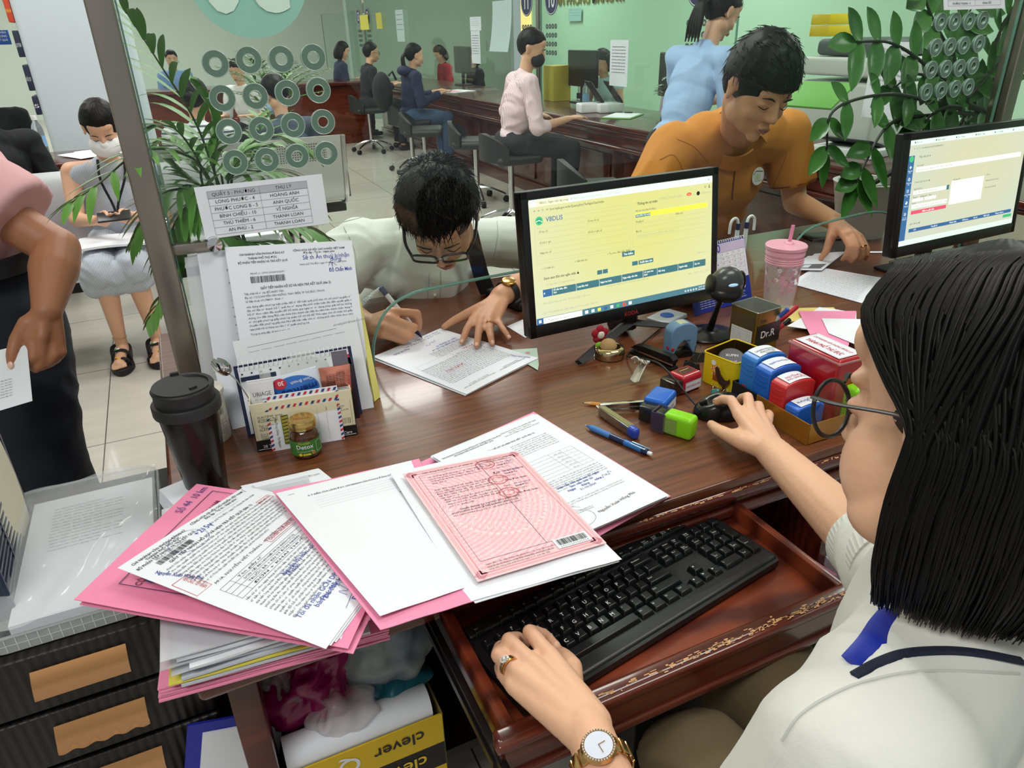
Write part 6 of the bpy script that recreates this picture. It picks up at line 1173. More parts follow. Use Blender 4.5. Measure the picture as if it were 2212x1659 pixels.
def rod_pen(label,a,b_,col,r=.004,cap=None,clear=False):
 a = np.array(a); b_ = np.array(b_); d = b_-a; L = float(np.linalg.norm(d)); t = thing('pen',label,'pen',a); MB().lathe([(r*.4,0),(r,.012),(r,L*.8)],(0,0,0),tuple(d),16).build('barrel',col,t); MB().lathe([(r*1.05,L*.8),(r*1.05,L),(r*.6,L+.002)],(0,0,0),tuple(d),16).build('cap',cap or col,t); return t
c_ = np.array([1.062,1.085,.755]); rod_pen('clear ballpoint pen with blue end leaning in the gold tin',c_+np.array([-.012,.0,.0]),AY(1702,668,1.04),mat('pen_clear','#dfe6ee',.15,alpha=.55),.0045,mat('pen_cap_blue','#3b55a8',.3))
rod_pen('red pen leaning in the gold tin',c_+np.array([.018,.004,.0]),AY(1722,662,1.06),mat('pen_red','#b81f2c',.3),.005); rod_pen('second red pen deeper in the gold tin',c_+np.array([.012,-.012,0]),AY(1706,690,1.05),MATS['pen_red'],.0045,mat('pen_cap_black','#161616',.3))
# ---- mouse with cable
ma = A(1515,905); mb_ = A(1588,915); mc_ = (A(1512,890)+A(1600,880))/2; t = thing('computer_mouse','black corded computer mouse under the right hand of the woman','mouse',(.805,.872,.7505),math.radians(-22)); MSM = mat('mouse_black','#0e0f11',.22)
m = MB()
def ms(u,v):
 a = 2*PI*u; x = .052*math.cos(a); y = .030*math.sin(a)*(1-.12*math.cos(a)); k = math.sin(v*PI/2); return (x*math.cos(v*PI/2)**.45 if v < 1 else 0,y*math.cos(v*PI/2)**.45 if v < 1 else 0,.002+.036*k*(1-.25*(x/.052-.2)**2))
m.sheet(ms,40,12,.001); m.ell((0,0,.008),(.052,.031,.008)); m.build('mouse_body',MSM,t)
MB().box((-.036,0,.026),(.014,.005,.008),Matrix.Rotation(-.4,3,'Y'),bev=.002).build('scroll_wheel',BLKM,t)
cbl = thing('mouse_cable','thin black mouse cable running from the mouse to behind the stamps','cable',(0,0,.7505)); o = MB().tube(bez([(.772,.895,.012),A(1495,880,.7505)*[1,1,0]+[0,0,.012],A(1455,855,.7505)*[1,1,0]+[0,0,.034],A(1420,828)*[1,1,0]+[0,0,.042],A(1380,803)*[1,1,0]+[0,0,.03],A(1355,770)*[1,1,0]+[0,0,.004],A(1400,735)*[1,1,0]+[0,0,.003],A(1440,700)*[1,1,0]+[0,0,.003]],8),.0019,8).build('cable',BLKM,cbl)
# ---- barcode scanner on its stand
sb = np.array([1.020,1.175,.7505]); t = thing('barcode_scanner','round-headed black barcode scanner on a slim stand beside the big monitor','scanner',sb); SCG = mat('scanner_grey','#3c3f40',.28)
MB().lathe([(0,0),(.050,0),(.052,.003),(.050,.006),(.02,.010),(.016,.014),(0,.014)],n=48,sx=1.15).build('stand_base',BLK,t);
hd = AY(1570,610,1.12)-sb; MB().tube([(0,0,.01),(hd[0]*.5,hd[1]*.5,hd[2]*.55),(hd[0],hd[1]+.01,hd[2]-.03)],[.009,.0065,.0065,.008],14,flat=.8).build('stand_rod',BLK,t)
hm = thing  # head
RH = Matrix.Rotation(math.radians(-10),3,'Z') @ Matrix.Rotation(.35,3,'X'); m = MB(); m.ell(hd,(.036,.030,.034),RH,40,24); m.build('scanner_head',SCG,t); MB().ell(hd+np.array([0,.002,-.017]),(.038,.034,.022),RH,40,16).build('head_underside',BLK,t)
m = MB(); [m.ell(hd+np.array(RH @ Vector((s_*.0355,.004,-.004))),(.0045,.018,.024),RH,20,12) for s_ in (-1,1)]; m.build('side_grip',BLK,t)
MB().ell(hd+np.array(RH @ Vector((-.002,-.026,.013))),(.011,.003,.004),RH).build('indicator',mat('indicator_blue','#9fc6e8',.1,emit=.6),t)
# ---- blue tent calendar behind
ca = A(1500,683); cb2 = A(1645,640); U = nrm((cb2-ca)*[1,1,0]); CL = .20; N_ = np.array([-U[1],U[0],0]); t = thing('desk_calendar','standing 2024 desk calendar with blue base and spiral behind the scanner','calendar',(*ca[:2],.7505)); CB = mat('calendar_blue','#1d2f96',.4); HB = .155
ln_ = nrm(N_*.33+np.array([0,0,1.])); MB().sheet(lambda u,v: U*u*CL+ln_*v*HB,2,2,.003).build('base_board',CB,t); MB().sheet(lambda u,v: U*u*CL+ln_*HB+(N_*.075-np.array([0,0,1])*HB*.93)*(1-v),2,2,.002).build('base_board',CB,t); NF = -nrm(np.cross(ln_,U))
NF = NF if NF[1] < 0 else -NF; MB().sheet(lambda u,v: U*(.003+u*(CL-.006))+ln_*(HB*.40+v*HB*.585)+NF*.0022,2,2,.0015).build('month_page',PAPER,t)
i = Ink(); i.rect(.003,HB*.85,CL-.003,HB*.98,mat('print_lilac','#cfc3dd',.6)); i.text(.055,HB*.885,.010,'2024',mat('print_bronze','#a0603c',.5),bold=True,dz=.0003); i.text(.055,HB*.925,.008,'OCTOBER',PEN,dz=.0003); i.text(.085,HB*.86,.026,'10',mat('print_indigo','#3b4b9c',.5),dz=.0003,bold=True); i.rect(.022,HB*.93,.03,HB*.95,RED,dz=.0003)
for k in range(6): i.rect(.05,HB*(.42+.07*k),CL-.008,HB*(.42+.07*k)+.0003,INKG)
for k in range(8): i.rect(.05+.0198*k,HB*.42,.05+.0198*k+.0003,HB*.84,INKG)
for k in range(31): i.text(.054+.0198*((k+1) % 7),HB*(.80-.07*((k+1)//7)),.0058,str(k+1),INK if (k+1) % 7 != 6 else RED)
for k in range(12): i.text(.01,HB*(.45+.032*k),.005,str(k+1),INKG)
i.text(CL*.80,HB*.22,.022,'No.3',WHT,'CENTER'); [i.text(CL*.80,HB*(.16-.04*k),.0048,s_,WHT,'CENTER') for k,s_ in enumerate(['CÔNG CHỨNG','PHÒNG SỐ 3','TP. HỒ CHÍ MINH'])]; [i.scribble(.02,HB*(.28-.035*k),.09,.002,WHT,7,.0005,0,k) for k in range(7)]; i.build(t,lambda x,z: (U*x+ln_*z+NF*.003,NF))
m = MB()
for k in range(26): x = CL*(.03+.94*k/25); c = U*x+ln_*HB; m.tube([c+NF*(.005*math.sin(a))+np.array([0,0,1])*(.006*math.cos(a)) for a in np.linspace(0,2*PI,11)],.0008,5)
m.build('wire_spiral',WHT,t)
# coiled counter pens behind the calendar
for k,(px,lab) in enumerate([((1593,498),'white counter pen with navy cap and curled cord, left of its pair'),((1612,494),'white counter pen with navy cap and curled cord, right of its pair')]):
 p = AY(*px,1.42); t = thing('counter_pen',lab,'pen',p,group='corded counter pens'); MB().cyl((0,0,-.11),(0,0,-.012),.0055).build('pen_body',WHT,t); MB().cyl((0,0,-.012),(0,0,.004),.0062).build('collar',NAVY,t); MB().tube(bez([(0,0,.003),(-.004+k*.008,0,.014),(-.014+k*.028,0,.018),(-.024+k*.048,0,.008),(-.026+k*.052,0,-.02)],6),.0036,8).build('cord',WHT,t); MB().lathe([(.016,-.16),(.016,-.155),(.007,-.15),(.006,-.105)],n=20).build('pen_holder',WHT,t); t.location.z = .911
# ---- pink tumbler
pc = A(1668,668,.7505); t = thing('tumbler','clear tumbler with pink lid and pink straw, flower pattern and water inside','tumbler',(1.262,1.222,.7505)); PKL = mat('lid_pink','#e2a3b4',.35); CLR = mat('tumbler_clear','#f3eef2',.05,alpha=.28)
MB().lathe([(.030,0),(.033,.003),(.034,.01),(.042,.128),(.0425,.13)],n=48,closed=False).build('outer_wall',CLR,t); MB().lathe([(0,.002),(.029,.002),(.0295,.003),(.0325,.048),(0,.048)],n=40).build('water',mat('water_grey','#8f8f9c',.05,alpha=.35),t); MB().lathe([(.0425,.118),(.0425,.138),(.0445,.140),(.0445,.150),(.043,.152),(.0465,.153),(.047,.160),(.045,.162),(0,.162)],n=56,closed=False).build('lid',PKL,t); m = MB(); [m.lathe([(.0428,.120+.005*k),(.0438,.122+.005*k),(.0428,.124+.005*k)],n=48,closed=False) for k in range(3)]; m.build('lid_thread',PKL,t)
MB().tube([(.0,.0,.012),(.004,-.004,.09),(.006,-.002,.166),(.010,-.002,.205)],.0042,12).build('straw',mat('straw_pink','#e48fae',.4),t); MB().lathe([(.012,.160),(.011,.164),(.006,.168)],(.006,-.002,0),n=20).build('straw_grommet',PKL,t)
i = Ink(); rnd = random.Random(9); FP_ = [mat('flower_pink','#d9779c',.5),mat('flower_deep','#b0426c',.5),mat('flower_white','#efe3ea',.5)]
for k in range(60): x,z = rnd.uniform(-.11,.11),rnd.uniform(.055,.112); c = rnd.choice(FP_); [i.ring(x+.0035*math.cos(a),z+.0035*math.sin(a),0,rnd.uniform(.0018,.003),c,8,dz=.0001*(k % 3)) for a in np.arange(5)*1.256]
[i.line([(rnd.uniform(-.1,.1),.04+.002*k),(rnd.uniform(-.1,.1)*.2,.06+.002*k)],.0008,mat('leaf_blue','#5a6ba8',.5)) for k in range(6)]
i.build(t,lambda x,z: ((.0384*math.sin(x/.038)*(.88+z),-.0384*math.cos(x/.038)*(.88+z),z),(math.sin(x/.038),-math.cos(x/.038),0)),name='flower_print')
# ---- small things on the right part of the counter
t = thing('card_reader','small light grey square device with a blue dot behind the monitor foot','card reader',(.990,1.292,.7505),.35); MB().box((0,0,.007),(.085,.06,.012),bev=.004).build('case',mat('plastic_silver','#b9bcc0',.35),t); MB().lathe([(.016,0),(.016,.001)],(0,0,.0128),n=28).build('button',mat('dot_blue','#2f5fae',.4),t)
t = thing('phone','slim black phone with a chrome edge beside the hand in orange sleeve','phone',(1.86,1.64,.7505),-.25); MB().box((0,0,.005),(.15,.075,.009),bev=.003).build('phone_body',BLK,t); MB().box((0,-.0375,.005),(.145,.0015,.007)).build('chrome_edge',CHROME,t)
quad('paper_folder','yellow folder lying under the pink papers behind the gold tin','folder',flat4([(1595,690),(1840,700),(1800,665),(1640,668)],[.757,.757,.758,.758]),mat('folder_cream','#e3cf7a',.6),.003)
quad('paper_folder','cream folder corner peeking out beside the yellow tin','folder',flat4([(1573,735),(1640,745),(1650,715),(1590,715)],.7525),MATS['folder_cream'],.002)
quad('paper_sheet','white papers lying on the yellow folder behind the red stamp case','paper',flat4([(1700,705),(1850,725),(1850,675),(1770,664)],.7605),PAPER,.001,ripple=.0006)
quad('paper_folder','torn pink folder on the papers behind the red stamp case','folder',flat4([(1760,745),(1830,760),(1850,672),(1725,672)],.763),PINK,.001)
quad('paper_sheet','white torn sheet over the pink folder beside the hair','paper',flat4([(1790,720),(1850,745),(1870,690),(1775,688)],.7655),PAPER,.001)
quad('clear_sheet','crumpled clear plastic sleeve under the pink tumbler','plastic sleeve',flat4([(1595,690),(1700,700),(1720,662),(1622,658)],.7525),SLV,.0008,ripple=.0015)
quad('desk_mat','flat grey-brown mat in front of the man in orange','mat',flat4([(1700,590),(1770,560),(1880,520),(1735,520)],.751),mat('mat_brown','#5d5450',.5),.001)
t = thing('folder_case','black zip case with diamond quilting behind the writing hand','case',(.80,1.60,.7505),.2); MB().box((0,0,.012),(.22,.15,.022),bev=.008).build('case_body',BLKM,t); m = MB(); [m.cyl((-.09+.03*k,-.07,.0235),(-.09+.03*k+.05,.07,.0235),.0012,n=6) for k in range(5)]; [m.cyl((-.09+.03*k+.05,-.07,.0235),(-.09+.03*k,.07,.0235),.0012,n=6) for k in range(5)]; m.build('quilt_seam',mat('seam_grey','#2a2b30',.5),t)
t = thing('counter_pen','white corded pen standing behind the leaning papers with a blue cap','pen',AY(828,625,1.42)); MB().tube([(0,0,0),(.024,-.004,-.028),(.04,-.006,-.05)],.0052,10).build('pen_body',WHT,t); MB().ell((.001,0,.001),(.006,.006,.008)).build('cap',MATS['pen_cap_blue'],t); c_ = bez([(0,0,0),(-.02,0,-.018),(-.045,0,-.05),(-.06,0,-.09)],12); MB().tube(c_,.0030,8).build('cord',WHT,t)
MB().tube([(.04,-.006,-.05),(.052,.01,-.09)],.0035,10).build('holder_stem',WHT,t); t.location.z = .855
# ================================================================ LEFT FOREGROUND: drawer tower, clear case, magazine file, boxes under the counter
DRW = stripes('drawer_ribbed','#1d1917','#0d0b0a',26,0,.5,bump=.5); GH = mat('handle_rose_gold','#d9a06e',.2,.95)
DX0,DX1,DY = -.372,-.090,.86
t = thing('drawer_tower','black ribbed plastic drawer tower with rose gold handles at the lower left','drawers',(DX0,DY,0)); W_ = DX1-DX0; m = MB(); m.box((W_/2,.19,.355),(W_,.36,.70),bev=.004); m.build('carcass',mat('drawer_carcass','#141110',.5),t)
for k in range(6):
 zc = .652-.098*k; d = MB().box((W_/2,-.004,zc),(W_-.012,.02,.090),bev=.004).build('drawer',DRW,t)
 m = MB(); m.sheet(lambda u,v: (W_/2+(u-.5)*.108,-.016-.020*math.sin(v*1.35)-.004*math.sin(u*PI*9)*(v > .8)*(k > 0)*.5,zc+.004+.020*(1-v)-.010*v),30,6,.0025); m.build('handle',GH,d)
CT = thing('document_case','frosty clear document case with a grid rim and papers inside, on the drawer tower','case',(-.225,1.03,.7055)); CLP = mat('case_clear','#dfe5e7',.12,alpha=.22); w_,l_ = .21,.35
m = MB(); o1 = rounded(w_,l_,.03,6); n_ = len(o1); m.add([(x,y,z) for z in (0,.024) for x,y in o1],[(k,(k+1) % n_,n_+(k+1) % n_,n_+k) for k in range(n_)]+[tuple(range(n_))]); m.tube([(x,y,.024) for x,y in o1+o1[:1]],.002,6); m.build('case_base',CLP,CT)
i = Ink(); [i.rect(-w_/2+.03+.012*k,.002,-w_/2+.0306+.012*k,.022,WHT) for k in range(13)]; i.rect(-w_/2+.02,.012,w_/2-.03,.0126,WHT); i.build(CT,lambda x,z: ((x,-l_/2-.0005,z),(0,-1,0)),name='grid_print')
def wr(u,v): x,y = (u-.5)*w_*.98,(v-.5)*l_*.97; return (x,y,.030+.006*math.sin(u*9+v*5)*math.sin(v*7-u*3)+.012*max(0,.3-u)*2*(1-v)+.006*math.exp(-((u-v*.8-.35)*9)**2))
m = MB(); m.sheet(wr,40,40,.0006); m.build('clear_bag',mat('film_clear','#dfe4e6',.08,alpha=.20),CT)
q = thing('paper_bundle','white papers lying inside the frosty clear document case','paper stack',(-.215,1.03,.7085)); MB().box((0,.0,.007),(.17,.29,.013)).build('sheets',PAPER,q,smooth=False); i = Ink(); [i.scribble(-.055,.11-.0085*k,.10 if k % 4 else .07,.003,INKG,7,.0004,0,k) for k in range(14)]; i.build(q,lambda x,y: ((x,y,.0136),(0,0,1)))
MF = thing('magazine_file','dark navy slatted magazine file full of papers at the left edge','file holder',(-.300,.925,.7055),math.radians(3)); NVF = mat('plastic_navy','#232c42',.35)
m = MB(); Hf,Lf = .245,.26
for k in range(22):
 z = .012+.0108*k; y0 = max(.0,(z-.085)*.75); m.box((0,(y0+Lf)/2+.004,z),(.003,Lf-y0-.012,.0042))
m.box((0,Lf-.004,Hf/2),(.006,.008,Hf)); m.box((0,Lf*.5,.004),(.006,Lf,.008)); m.tube([(0,0,0),(0,0,.09),(0,Lf*.62,Hf),(0,Lf,Hf)],.004,6); m.box((0,Lf*.35,Hf*.3),(.004,.006,Hf*.6)); m.build('slatted_side',NVF,MF)
m = MB(); m.box((-.045,-.001,.05),(.096,.003,.10)); m.box((-.045,Lf/2,.002),(.09,Lf,.004)); m.box((-.045,Lf,Hf/2),(.09,.003,Hf)); m.box((-.09,Lf/2,.05),(.003,Lf,.10)); m.build('case_shell',NVF,MF,smooth=False)
MB().box((-.072,-.0035,.055),(.035,.001,.055)).build('paper_label',mat('label_lime','#d9dc8a',.6),MF); rnd = random.Random(3)
for k in range(7): q = thing('file_papers',['cream papers upright in the navy magazine file, nearest its slats','white papers upright in the navy file, second from the slats','plastic folder upright in the navy file, third from the slats','off-white papers upright in the navy file, fourth from the slats','white papers in the middle of the navy file','pale papers towards the far wall of the navy file','white papers by the far wall of the navy file'][k],'paper stack',(-.311-.011*k,.94,.711)); MB().sheet(lambda u,v: (.003*math.sin(v*5+k),u*.22,v*(.24-.006*k)),6,6,.006).build('sheets',[mat('paper_cream','#d8d2bb',.7),PAPER,SLV,PAPER2][k % 4],q)
# boxes and bags on the shelf under the counter
bxl = A(600,1645,.45); bxr = A(940,1550,.45); BXW = .225; t = thing('storage_box','yellow and black cardboard box with upside-down lettering under the counter','box',(.085,.745,.232)); BY = mat('carton_yellow','#d8b41c',.5); BKB = mat('carton_black','#15140f',.5); BXH = .215; o_ = t
m = MB(); m.box((0,0,BXH*.86),(.24,.003,BXH*.28)); m.build('front_upper',BY,t,smooth=False); MB().box((0,0,BXH*.60),(.24,.0032,BXH*.24)).build('front_band',BKB,t,smooth=False); MB().box((0,0,BXH*.24),(.24,.003,BXH*.48)).build('front_lower',BY,t,smooth=False)
m = MB(); m.box((.12,.11,BXH/2),(.003,.22,BXH)); m.box((-.12,.11,BXH/2),(.003,.22,BXH)); m.box((0,.22,BXH/2),(.24,.003,BXH)); m.box((0,.11,.002),(.24,.22,.004)); m.build('box_shell',mat('carton_brown','#8a7a44',.7),t,smooth=False)
i = Ink(); i.text(.09,BXH*.86+.012,.032,'clever',INK,rot=PI,bold=True); i.text(-.008,BXH*.86+.014,.042,'Q',WHT,rot=PI,bold=True); i.build(t,lambda x,z: ((x,-.0018,z),(0,-1,0))); i = Ink(); i.text(.09,BXH*.60+.012,.034,'clever',YEL,rot=PI,bold=True); i.build(t,lambda x,z: ((x,-.0018,z),(0,-1,0)))
q = thing('rolled_poster','roll of white paper lying in the yellow box','paper roll',(.085,.775,.45)); MB().cyl((-.108,0,.0),(.108,0,.0),.026,n=32).build('roll',PAPER,q)
def bag(label,c,r,m_,seed,name='plastic_bag',amp=.2):
 t = thing(name,label,'bag',c); mb = MB(); mb.ell((0,0,0),r,n=64,m=40);
 for k,v in enumerate(mb.v): q = Vector(v); n1 = noise.noise(q*22+Vector((seed,0,0))); n2 = abs(noise.noise(q*38+Vector((0,seed,0)))); mb.v[k] = tuple(q*(1+amp*n1-amp*.9*n2))
 mb.build('crumpled_film',m_,t,ang=80); return t
bag('bulky greyish white plastic bag under the counter in the yellow box',(.150,.86,.53),(.085,.080,.085),mat('bag_grey','#a9a9a4',.35,var='#6f7d86',noise=(9,.5)),2,amp=.13)
bag('deep pink plastic bag crumpled in the yellow box',(.040,.84,.505),(.07,.055,.075),mat('bag_magenta','#8e1250',.2),5,amp=.42); bag('crumpled clear bag in front of the pink bag',(.065,.79,.485),(.052,.035,.036),mat('bag_clear','#d8cfd2',.1,alpha=.4),9,amp=.5)
bag('dark crumpled clear bag left of the pink bag',(-.005,.85,.52),(.032,.045,.06),mat('bag_clear_b','#b9b2b4',.12,alpha=.35),12,amp=.5); bag('teal plastic bag at the bottom right of the yellow box',(.155,.82,.465),(.055,.04,.02),mat('bag_teal','#27707f',.3),15,amp=.4)
q = thing('blue_folder','blue folder with white paper standing in front of the drawer tower bottom','folder',(-.115,.825,.30)); MB().box((0,0,.06),(.12,.004,.30),Matrix.Rotation(.25,3,'Y')).build('cover',mat('folder_blue','#1e2a9c',.4),q); MB().box((.012,-.004,.045),(.11,.003,.29),Matrix.Rotation(.25,3,'Y')).build('paper',PAPER,q)
# folders standing under the right part
for k,(lab,x,c) in enumerate([('green folder standing under the keyboard tray at the right',.80,mat('folder_green','#2f5f36',.6)),('pink folder standing under the tray, right of the green one',.825,mat('folder_dusky','#a5607c',.6)),('second pink folder standing under the tray',.84,MATS['folder_dusky'])]):
 q = thing('standing_folder',lab,'folder',(x,.56+.02*k,.232)); MB().box((0,.12,.16),(.012,.26,.33),Matrix.Rotation(-.12,3,'X'),bev=.001).build('cover',c,q)
q = thing('paper_bundle','stack of printed tables on a low box right of the keyboard tray','paper stack',(1.02,.56,.0)); MB().box((0,0,.47),(.21,.30,.02),Matrix.Rotation(-.3,3,'Z')).build('sheets',PAPER,q,smooth=False); R_ = Matrix.Rotation(-.3,3,'Z'); i = Ink(); [i.rect(-.09,-.12+.006*k,.09,-.1194+.006*k,INKG) for k in range(40)]; [i.rect(-.09+.02*k,-.12,-.0895+.02*k,.118,INKG) for k in range(10)]; [i.scribble(-.085,-.118+.006*k,.16,.003,INK,12,.0004,0,k) for k in range(38)]; i.build(q,lambda x,y: (np.array(R_ @ Vector((x,y,.4805))),(0,0,1)))
q2 = thing('cardboard_box','dark red printed carton under the stack of printed tables','box',(1.02,.56,.0)); MB().box((0,0,.23),(.24,.32,.458),Matrix.Rotation(-.3,3,'Z'),bev=.002).build('carton',mat('carton_darkred','#5c1d14',.5),q2)
q3 = thing('computer_tower','black computer tower standing on the lower shelf under the keyboard tray','computer tower',(.58,.80,.232)); MB().box((0,0,.16),(.17,.30,.32),bev=.006).build('tower_case',BLKM,q3); MB().box((0,-.151,.27),(.15,.004,.06)).build('front_bay',BLK,q3)
# ================================================================ PEOPLE
def skin(n,c,c2): return mat(n,c,.48,noise=(260,.25),bd=.0006,sss=.12)
SK_F = skin('skin_fair','#dfae8e',''); SK_M = skin('skin_warm','#cb9470',''); SK_T = skin('skin_tan','#a66f50',''); SK_L = skin('skin_light','#d3a585','')
HAIR = mat('hair_black','#0a090a',.5,spec=.22); HAIRB = mat('hair_dark_brown','#191210',.4); LIP = mat('lip_rose','#a05a50',.45); EYEW = mat('eye_white','#d9d6d0',.3); EYED = mat('eye_dark','#120c0a',.15)
NAIL = mat('nail','#e5bba6',.25)
def RM(yaw,pitch=0,roll=0):
 """head frame: yaw = heading to the right of +y, pitch up, roll to the right (degrees)"""
 return Matrix.Rotation(math.radians(-yaw),3,'Z') @ Matrix.Rotation(math.radians(pitch),3,'X') @ Matrix.Rotation(math.radians(roll),3,'Y')
def head_pieces(m,c,R,s=1.,female=False,detail=True):
 """skull, jaw, brow, nose, lips, ears; local x right, y face, z up"""
 P = lambda x,y,z: Vector(c)+R @ Vector((x*s,y*s,z*s)); E = lambda p,r,n=24: m.ell(P(*p),tuple(q*s for q in r),R,n,14)
 jw = .9 if female else 1.
 E((0,-.012,.030),(.074,.091,.084)); E((0,.026,-.022),(.062*jw+.003,.060,.080)); E((0,.030,-.074),(.048*jw,.044,.036)); E((0,.066,-.098),(.019*jw,.017,.016))
 for q in (-1,1): E((q*.038,.050,-.034),(.024,.026,.024)); E((q*.043,.006,-.062),(.022*jw,.036,.034))
 E((0,.069,.024),(.050,.017,.013)); E((0,.060,.055),(.055,.026,.030))
 if detail:
  m.cap(P(0,.084,.012),P(0,.101,-.026),.0075*s,.0115*s,12)
  for q in (-1,1): E((q*.0105,.092,-.030),(.0085,.010,.0075),12); E((q*.031,.071,.0015),(.016,.0125,.0095),16); E((q*.077,-.010,-.008),(.006,.017,.030),16); E((q*.081,-.016,.006),(.006,.016,.018),14); E((q*.079,-.008,-.030),(.006,.009,.011),12)
  E((0,.0865,-.0575),(.021,.0095,.0055),16); E((0,.0845,-.0680),(.017,.0095,.0065),16)
 return P
def face_parts(t,c,R,s=1.,down=True,brow=HAIR,lips=LIP):
 P = lambda x,y,z: np.array(Vector(c)+R @ Vector((x*s,y*s,z*s))); m = MB()
 for q in (-1,1): m.tube(bez([P(q*.014,.0885,.0185),P(q*.030,.0885,.0255),P(q*.048,.078,.020)],5),[.0016*s,.0026*s,.0010*s],6)
 m.build('eyebrow',brow,t); m = MB()
 if down:
  for q in (-1,1): m.tube(bez([P(q*.017,.0825,-.002),P(q*.031,.0845,-.0065),P(q*.046,.0755,-.003)],5),[.0008*s,.0014*s,.0008*s],6)
  m.build('eyelash',brow,t)
 else:
  for q in (-1,1): m.ell(P(q*.031,.0755,.001),(.0125*s,.0095*s,.0055*s),R,16,10)
  m.build('eye',EYEW,t); m = MB(); [m.ell(P(q*.031,.0825,.001),(.0048*s,.0035*s,.0048*s),R,12,8) for q in (-1,1)]; m.build('iris',EYED,t)
 m = MB(); m.tube(bez([P(-.019,.0905,-.0605),P(-.007,.0960,-.0575),P(0,.0955,-.0590),P(.007,.0960,-.0575),P(.019,.0905,-.0605)],4),[.0010*s,.0032*s,.0032*s,.0010*s],8,flat=.9); m.tube(bez([P(-.017,.0905,-.0635),P(0,.0945,-.0685),P(.017,.0905,-.0635)],6),[.0010*s,.0042*s,.0010*s],8); m.build('lips',lips,t)
def hairline(y,style):
 a = [(-.12,-.085),(-.05,-.070),(-.030,-.030),(-.012,.020),(.012,.030),(.030,.045),(.060,.060),(.12,.066)]
 return float(np.interp(y,[p[0] for p in a],[p[1] for p in a]))
def hair_cap(t,c,R,s=1.,style='short',m_=HAIR,strands=0,seed=0,lift=1.0,fringe=0.):
 """cap of hair that stops at the hairline; long styles add a fall of hair"""
 m = MB(); nU,nV = 96,48; vs = []; fs = []
 for i in range(nV+1):
  th = PI*.985*i/nV
  for k in range(nU):
   a = 2*PI*k/nU; d = Vector((math.sin(th)*math.cos(a),math.sin(th)*math.sin(a),math.cos(th))); r = Vector((.083*d.x,.101*d.y,.098*d.z*lift)); p = Vector((0,-.013,.028))+r
   hl = hairline(p.y,style)-fringe*max(0,min(1,p.y/.07)); f = max(0,min(1,(p.z-hl)/.010+.5)); nz = noise.noise(Vector((d.x*7+seed,d.y*7,d.z*3)))*.006+noise.noise(Vector((a*9+seed,th*2.2,0)))*.003
   k_ = (.86+.14*f)+nz*8*f*.5; p = Vector((0,-.013,.028))+r*k_; vs.append(Vector(c)+R @ (p*s))
 for i in range(nV):
  for k in range(nU): q = i*nU+k; w = i*nU+(k+1) % nU; fs.append((q,q+nU,w+nU,w))
 m.add(vs,fs); rnd = random.Random(seed+1)
 for _ in range(strands):
  th = math.acos(rnd.uniform(-.35,1)); a = rnd.uniform(0,2*PI); d = Vector((math.sin(th)*math.cos(a),math.sin(th)*math.sin(a),math.cos(th))); p = Vector((0,-.013,.028))+Vector((.083*d.x,.101*d.y,.098*d.z*lift))*.99
  if p.z < hairline(p.y,style)-fringe*max(0,min(1,p.y/.07))+.004: continue
  fl = Vector((0,1.0,0)) if p.y > -.05 and p.z > .03 else Vector((0,.1,-1)); fl = (fl+Vector((rnd.gauss(0,.35),rnd.gauss(0,.25),rnd.gauss(0,.2)))); fl = (fl-d*fl.dot(d)).normalized(); L = rnd.uniform(.016,.036)
  q1 = p+fl*L*.5+d*rnd.uniform(.001,.004); q2 = p+fl*L+d*rnd.uniform(.000,.007)
  m.tube([np.array(Vector(c)+R @ (x*s)) for x in (p,q1,q2)],[.0013*s,.0011*s,.0003*s],3)
 return m.build('hair',m_,t,ang=180)
def hand(m,wr,mcp,fingers,rw=.021,rf=.0085,thumb=None,wside=None):
 """wr: wrist point; mcp: knuckles; fingers: per finger [PIP, DIP, tip]; thumb: [CMC, MCP, IP, tip]"""
 wr = np.asarray(wr,float); n = len(mcp)
 for k,(a,f) in enumerate(zip(mcp,fingers)):
  a = np.asarray(a,float); r = rf*(.86 if k == 3 else 1.)
  w0 = wr+((np.asarray(mcp[0])-np.asarray(mcp[-1]))*(.5-k/3)*.35); m.cap(w0,a,rw*.62,r*1.25,12); P = [a]+[np.asarray(p,float) for p in f]
  for q in range(len(P)-1): m.cap(P[q],P[q+1],r*(1.12,1.0,.92)[min(q,2)],r*(1.0,.92,.78)[min(q,2)],12)
  if k < n-1: b_ = np.asarray(mcp[k+1],float); m.cap(a*.88+wr*.12,b_*.88+wr*.12,r*1.05,r*1.05,10); m.cap((a+wr)/2,(b_+wr)/2,r*1.35,r*1.35,10)
 if thumb:
  T = [np.asarray(p,float) for p in thumb]
  for q in range(len(T)-1): m.cap(T[q],T[q+1],rf*(1.75,1.35,1.15)[min(q,2)],rf*(1.35,1.15,.88)[min(q,2)],12)
  m.cap(wr,T[0],rw*.7,rf*1.6,12); m.cap(T[1],(np.asarray(mcp[0])+wr)/2,rf*1.1,rf*1.2,10)
def nails(t,tips,r=.0045):
 m = MB()
 for p,d,up in tips:
  X = nrm(d); N = nrm(np.asarray(up,float)-X*(np.asarray(up,float)@X)); Rn = Matrix((np.cross(N,X),X,N)).transposed(); m.ell(np.asarray(p)+N*r*1.15,(r*.85,r*1.15,r*.3),Rn,14,8)
 m.build('fingernail',NAIL,t)
def band(name,m_,t,c,axis,r,w,th=.001,sx=1.):
 return MB().lathe([(r,-w/2),(r+th,-w/2),(r+th,w/2),(r,w/2),(r,-w/2)],tuple(c),tuple(axis),32,sx=sx,closed=False).build(name,m_,t)
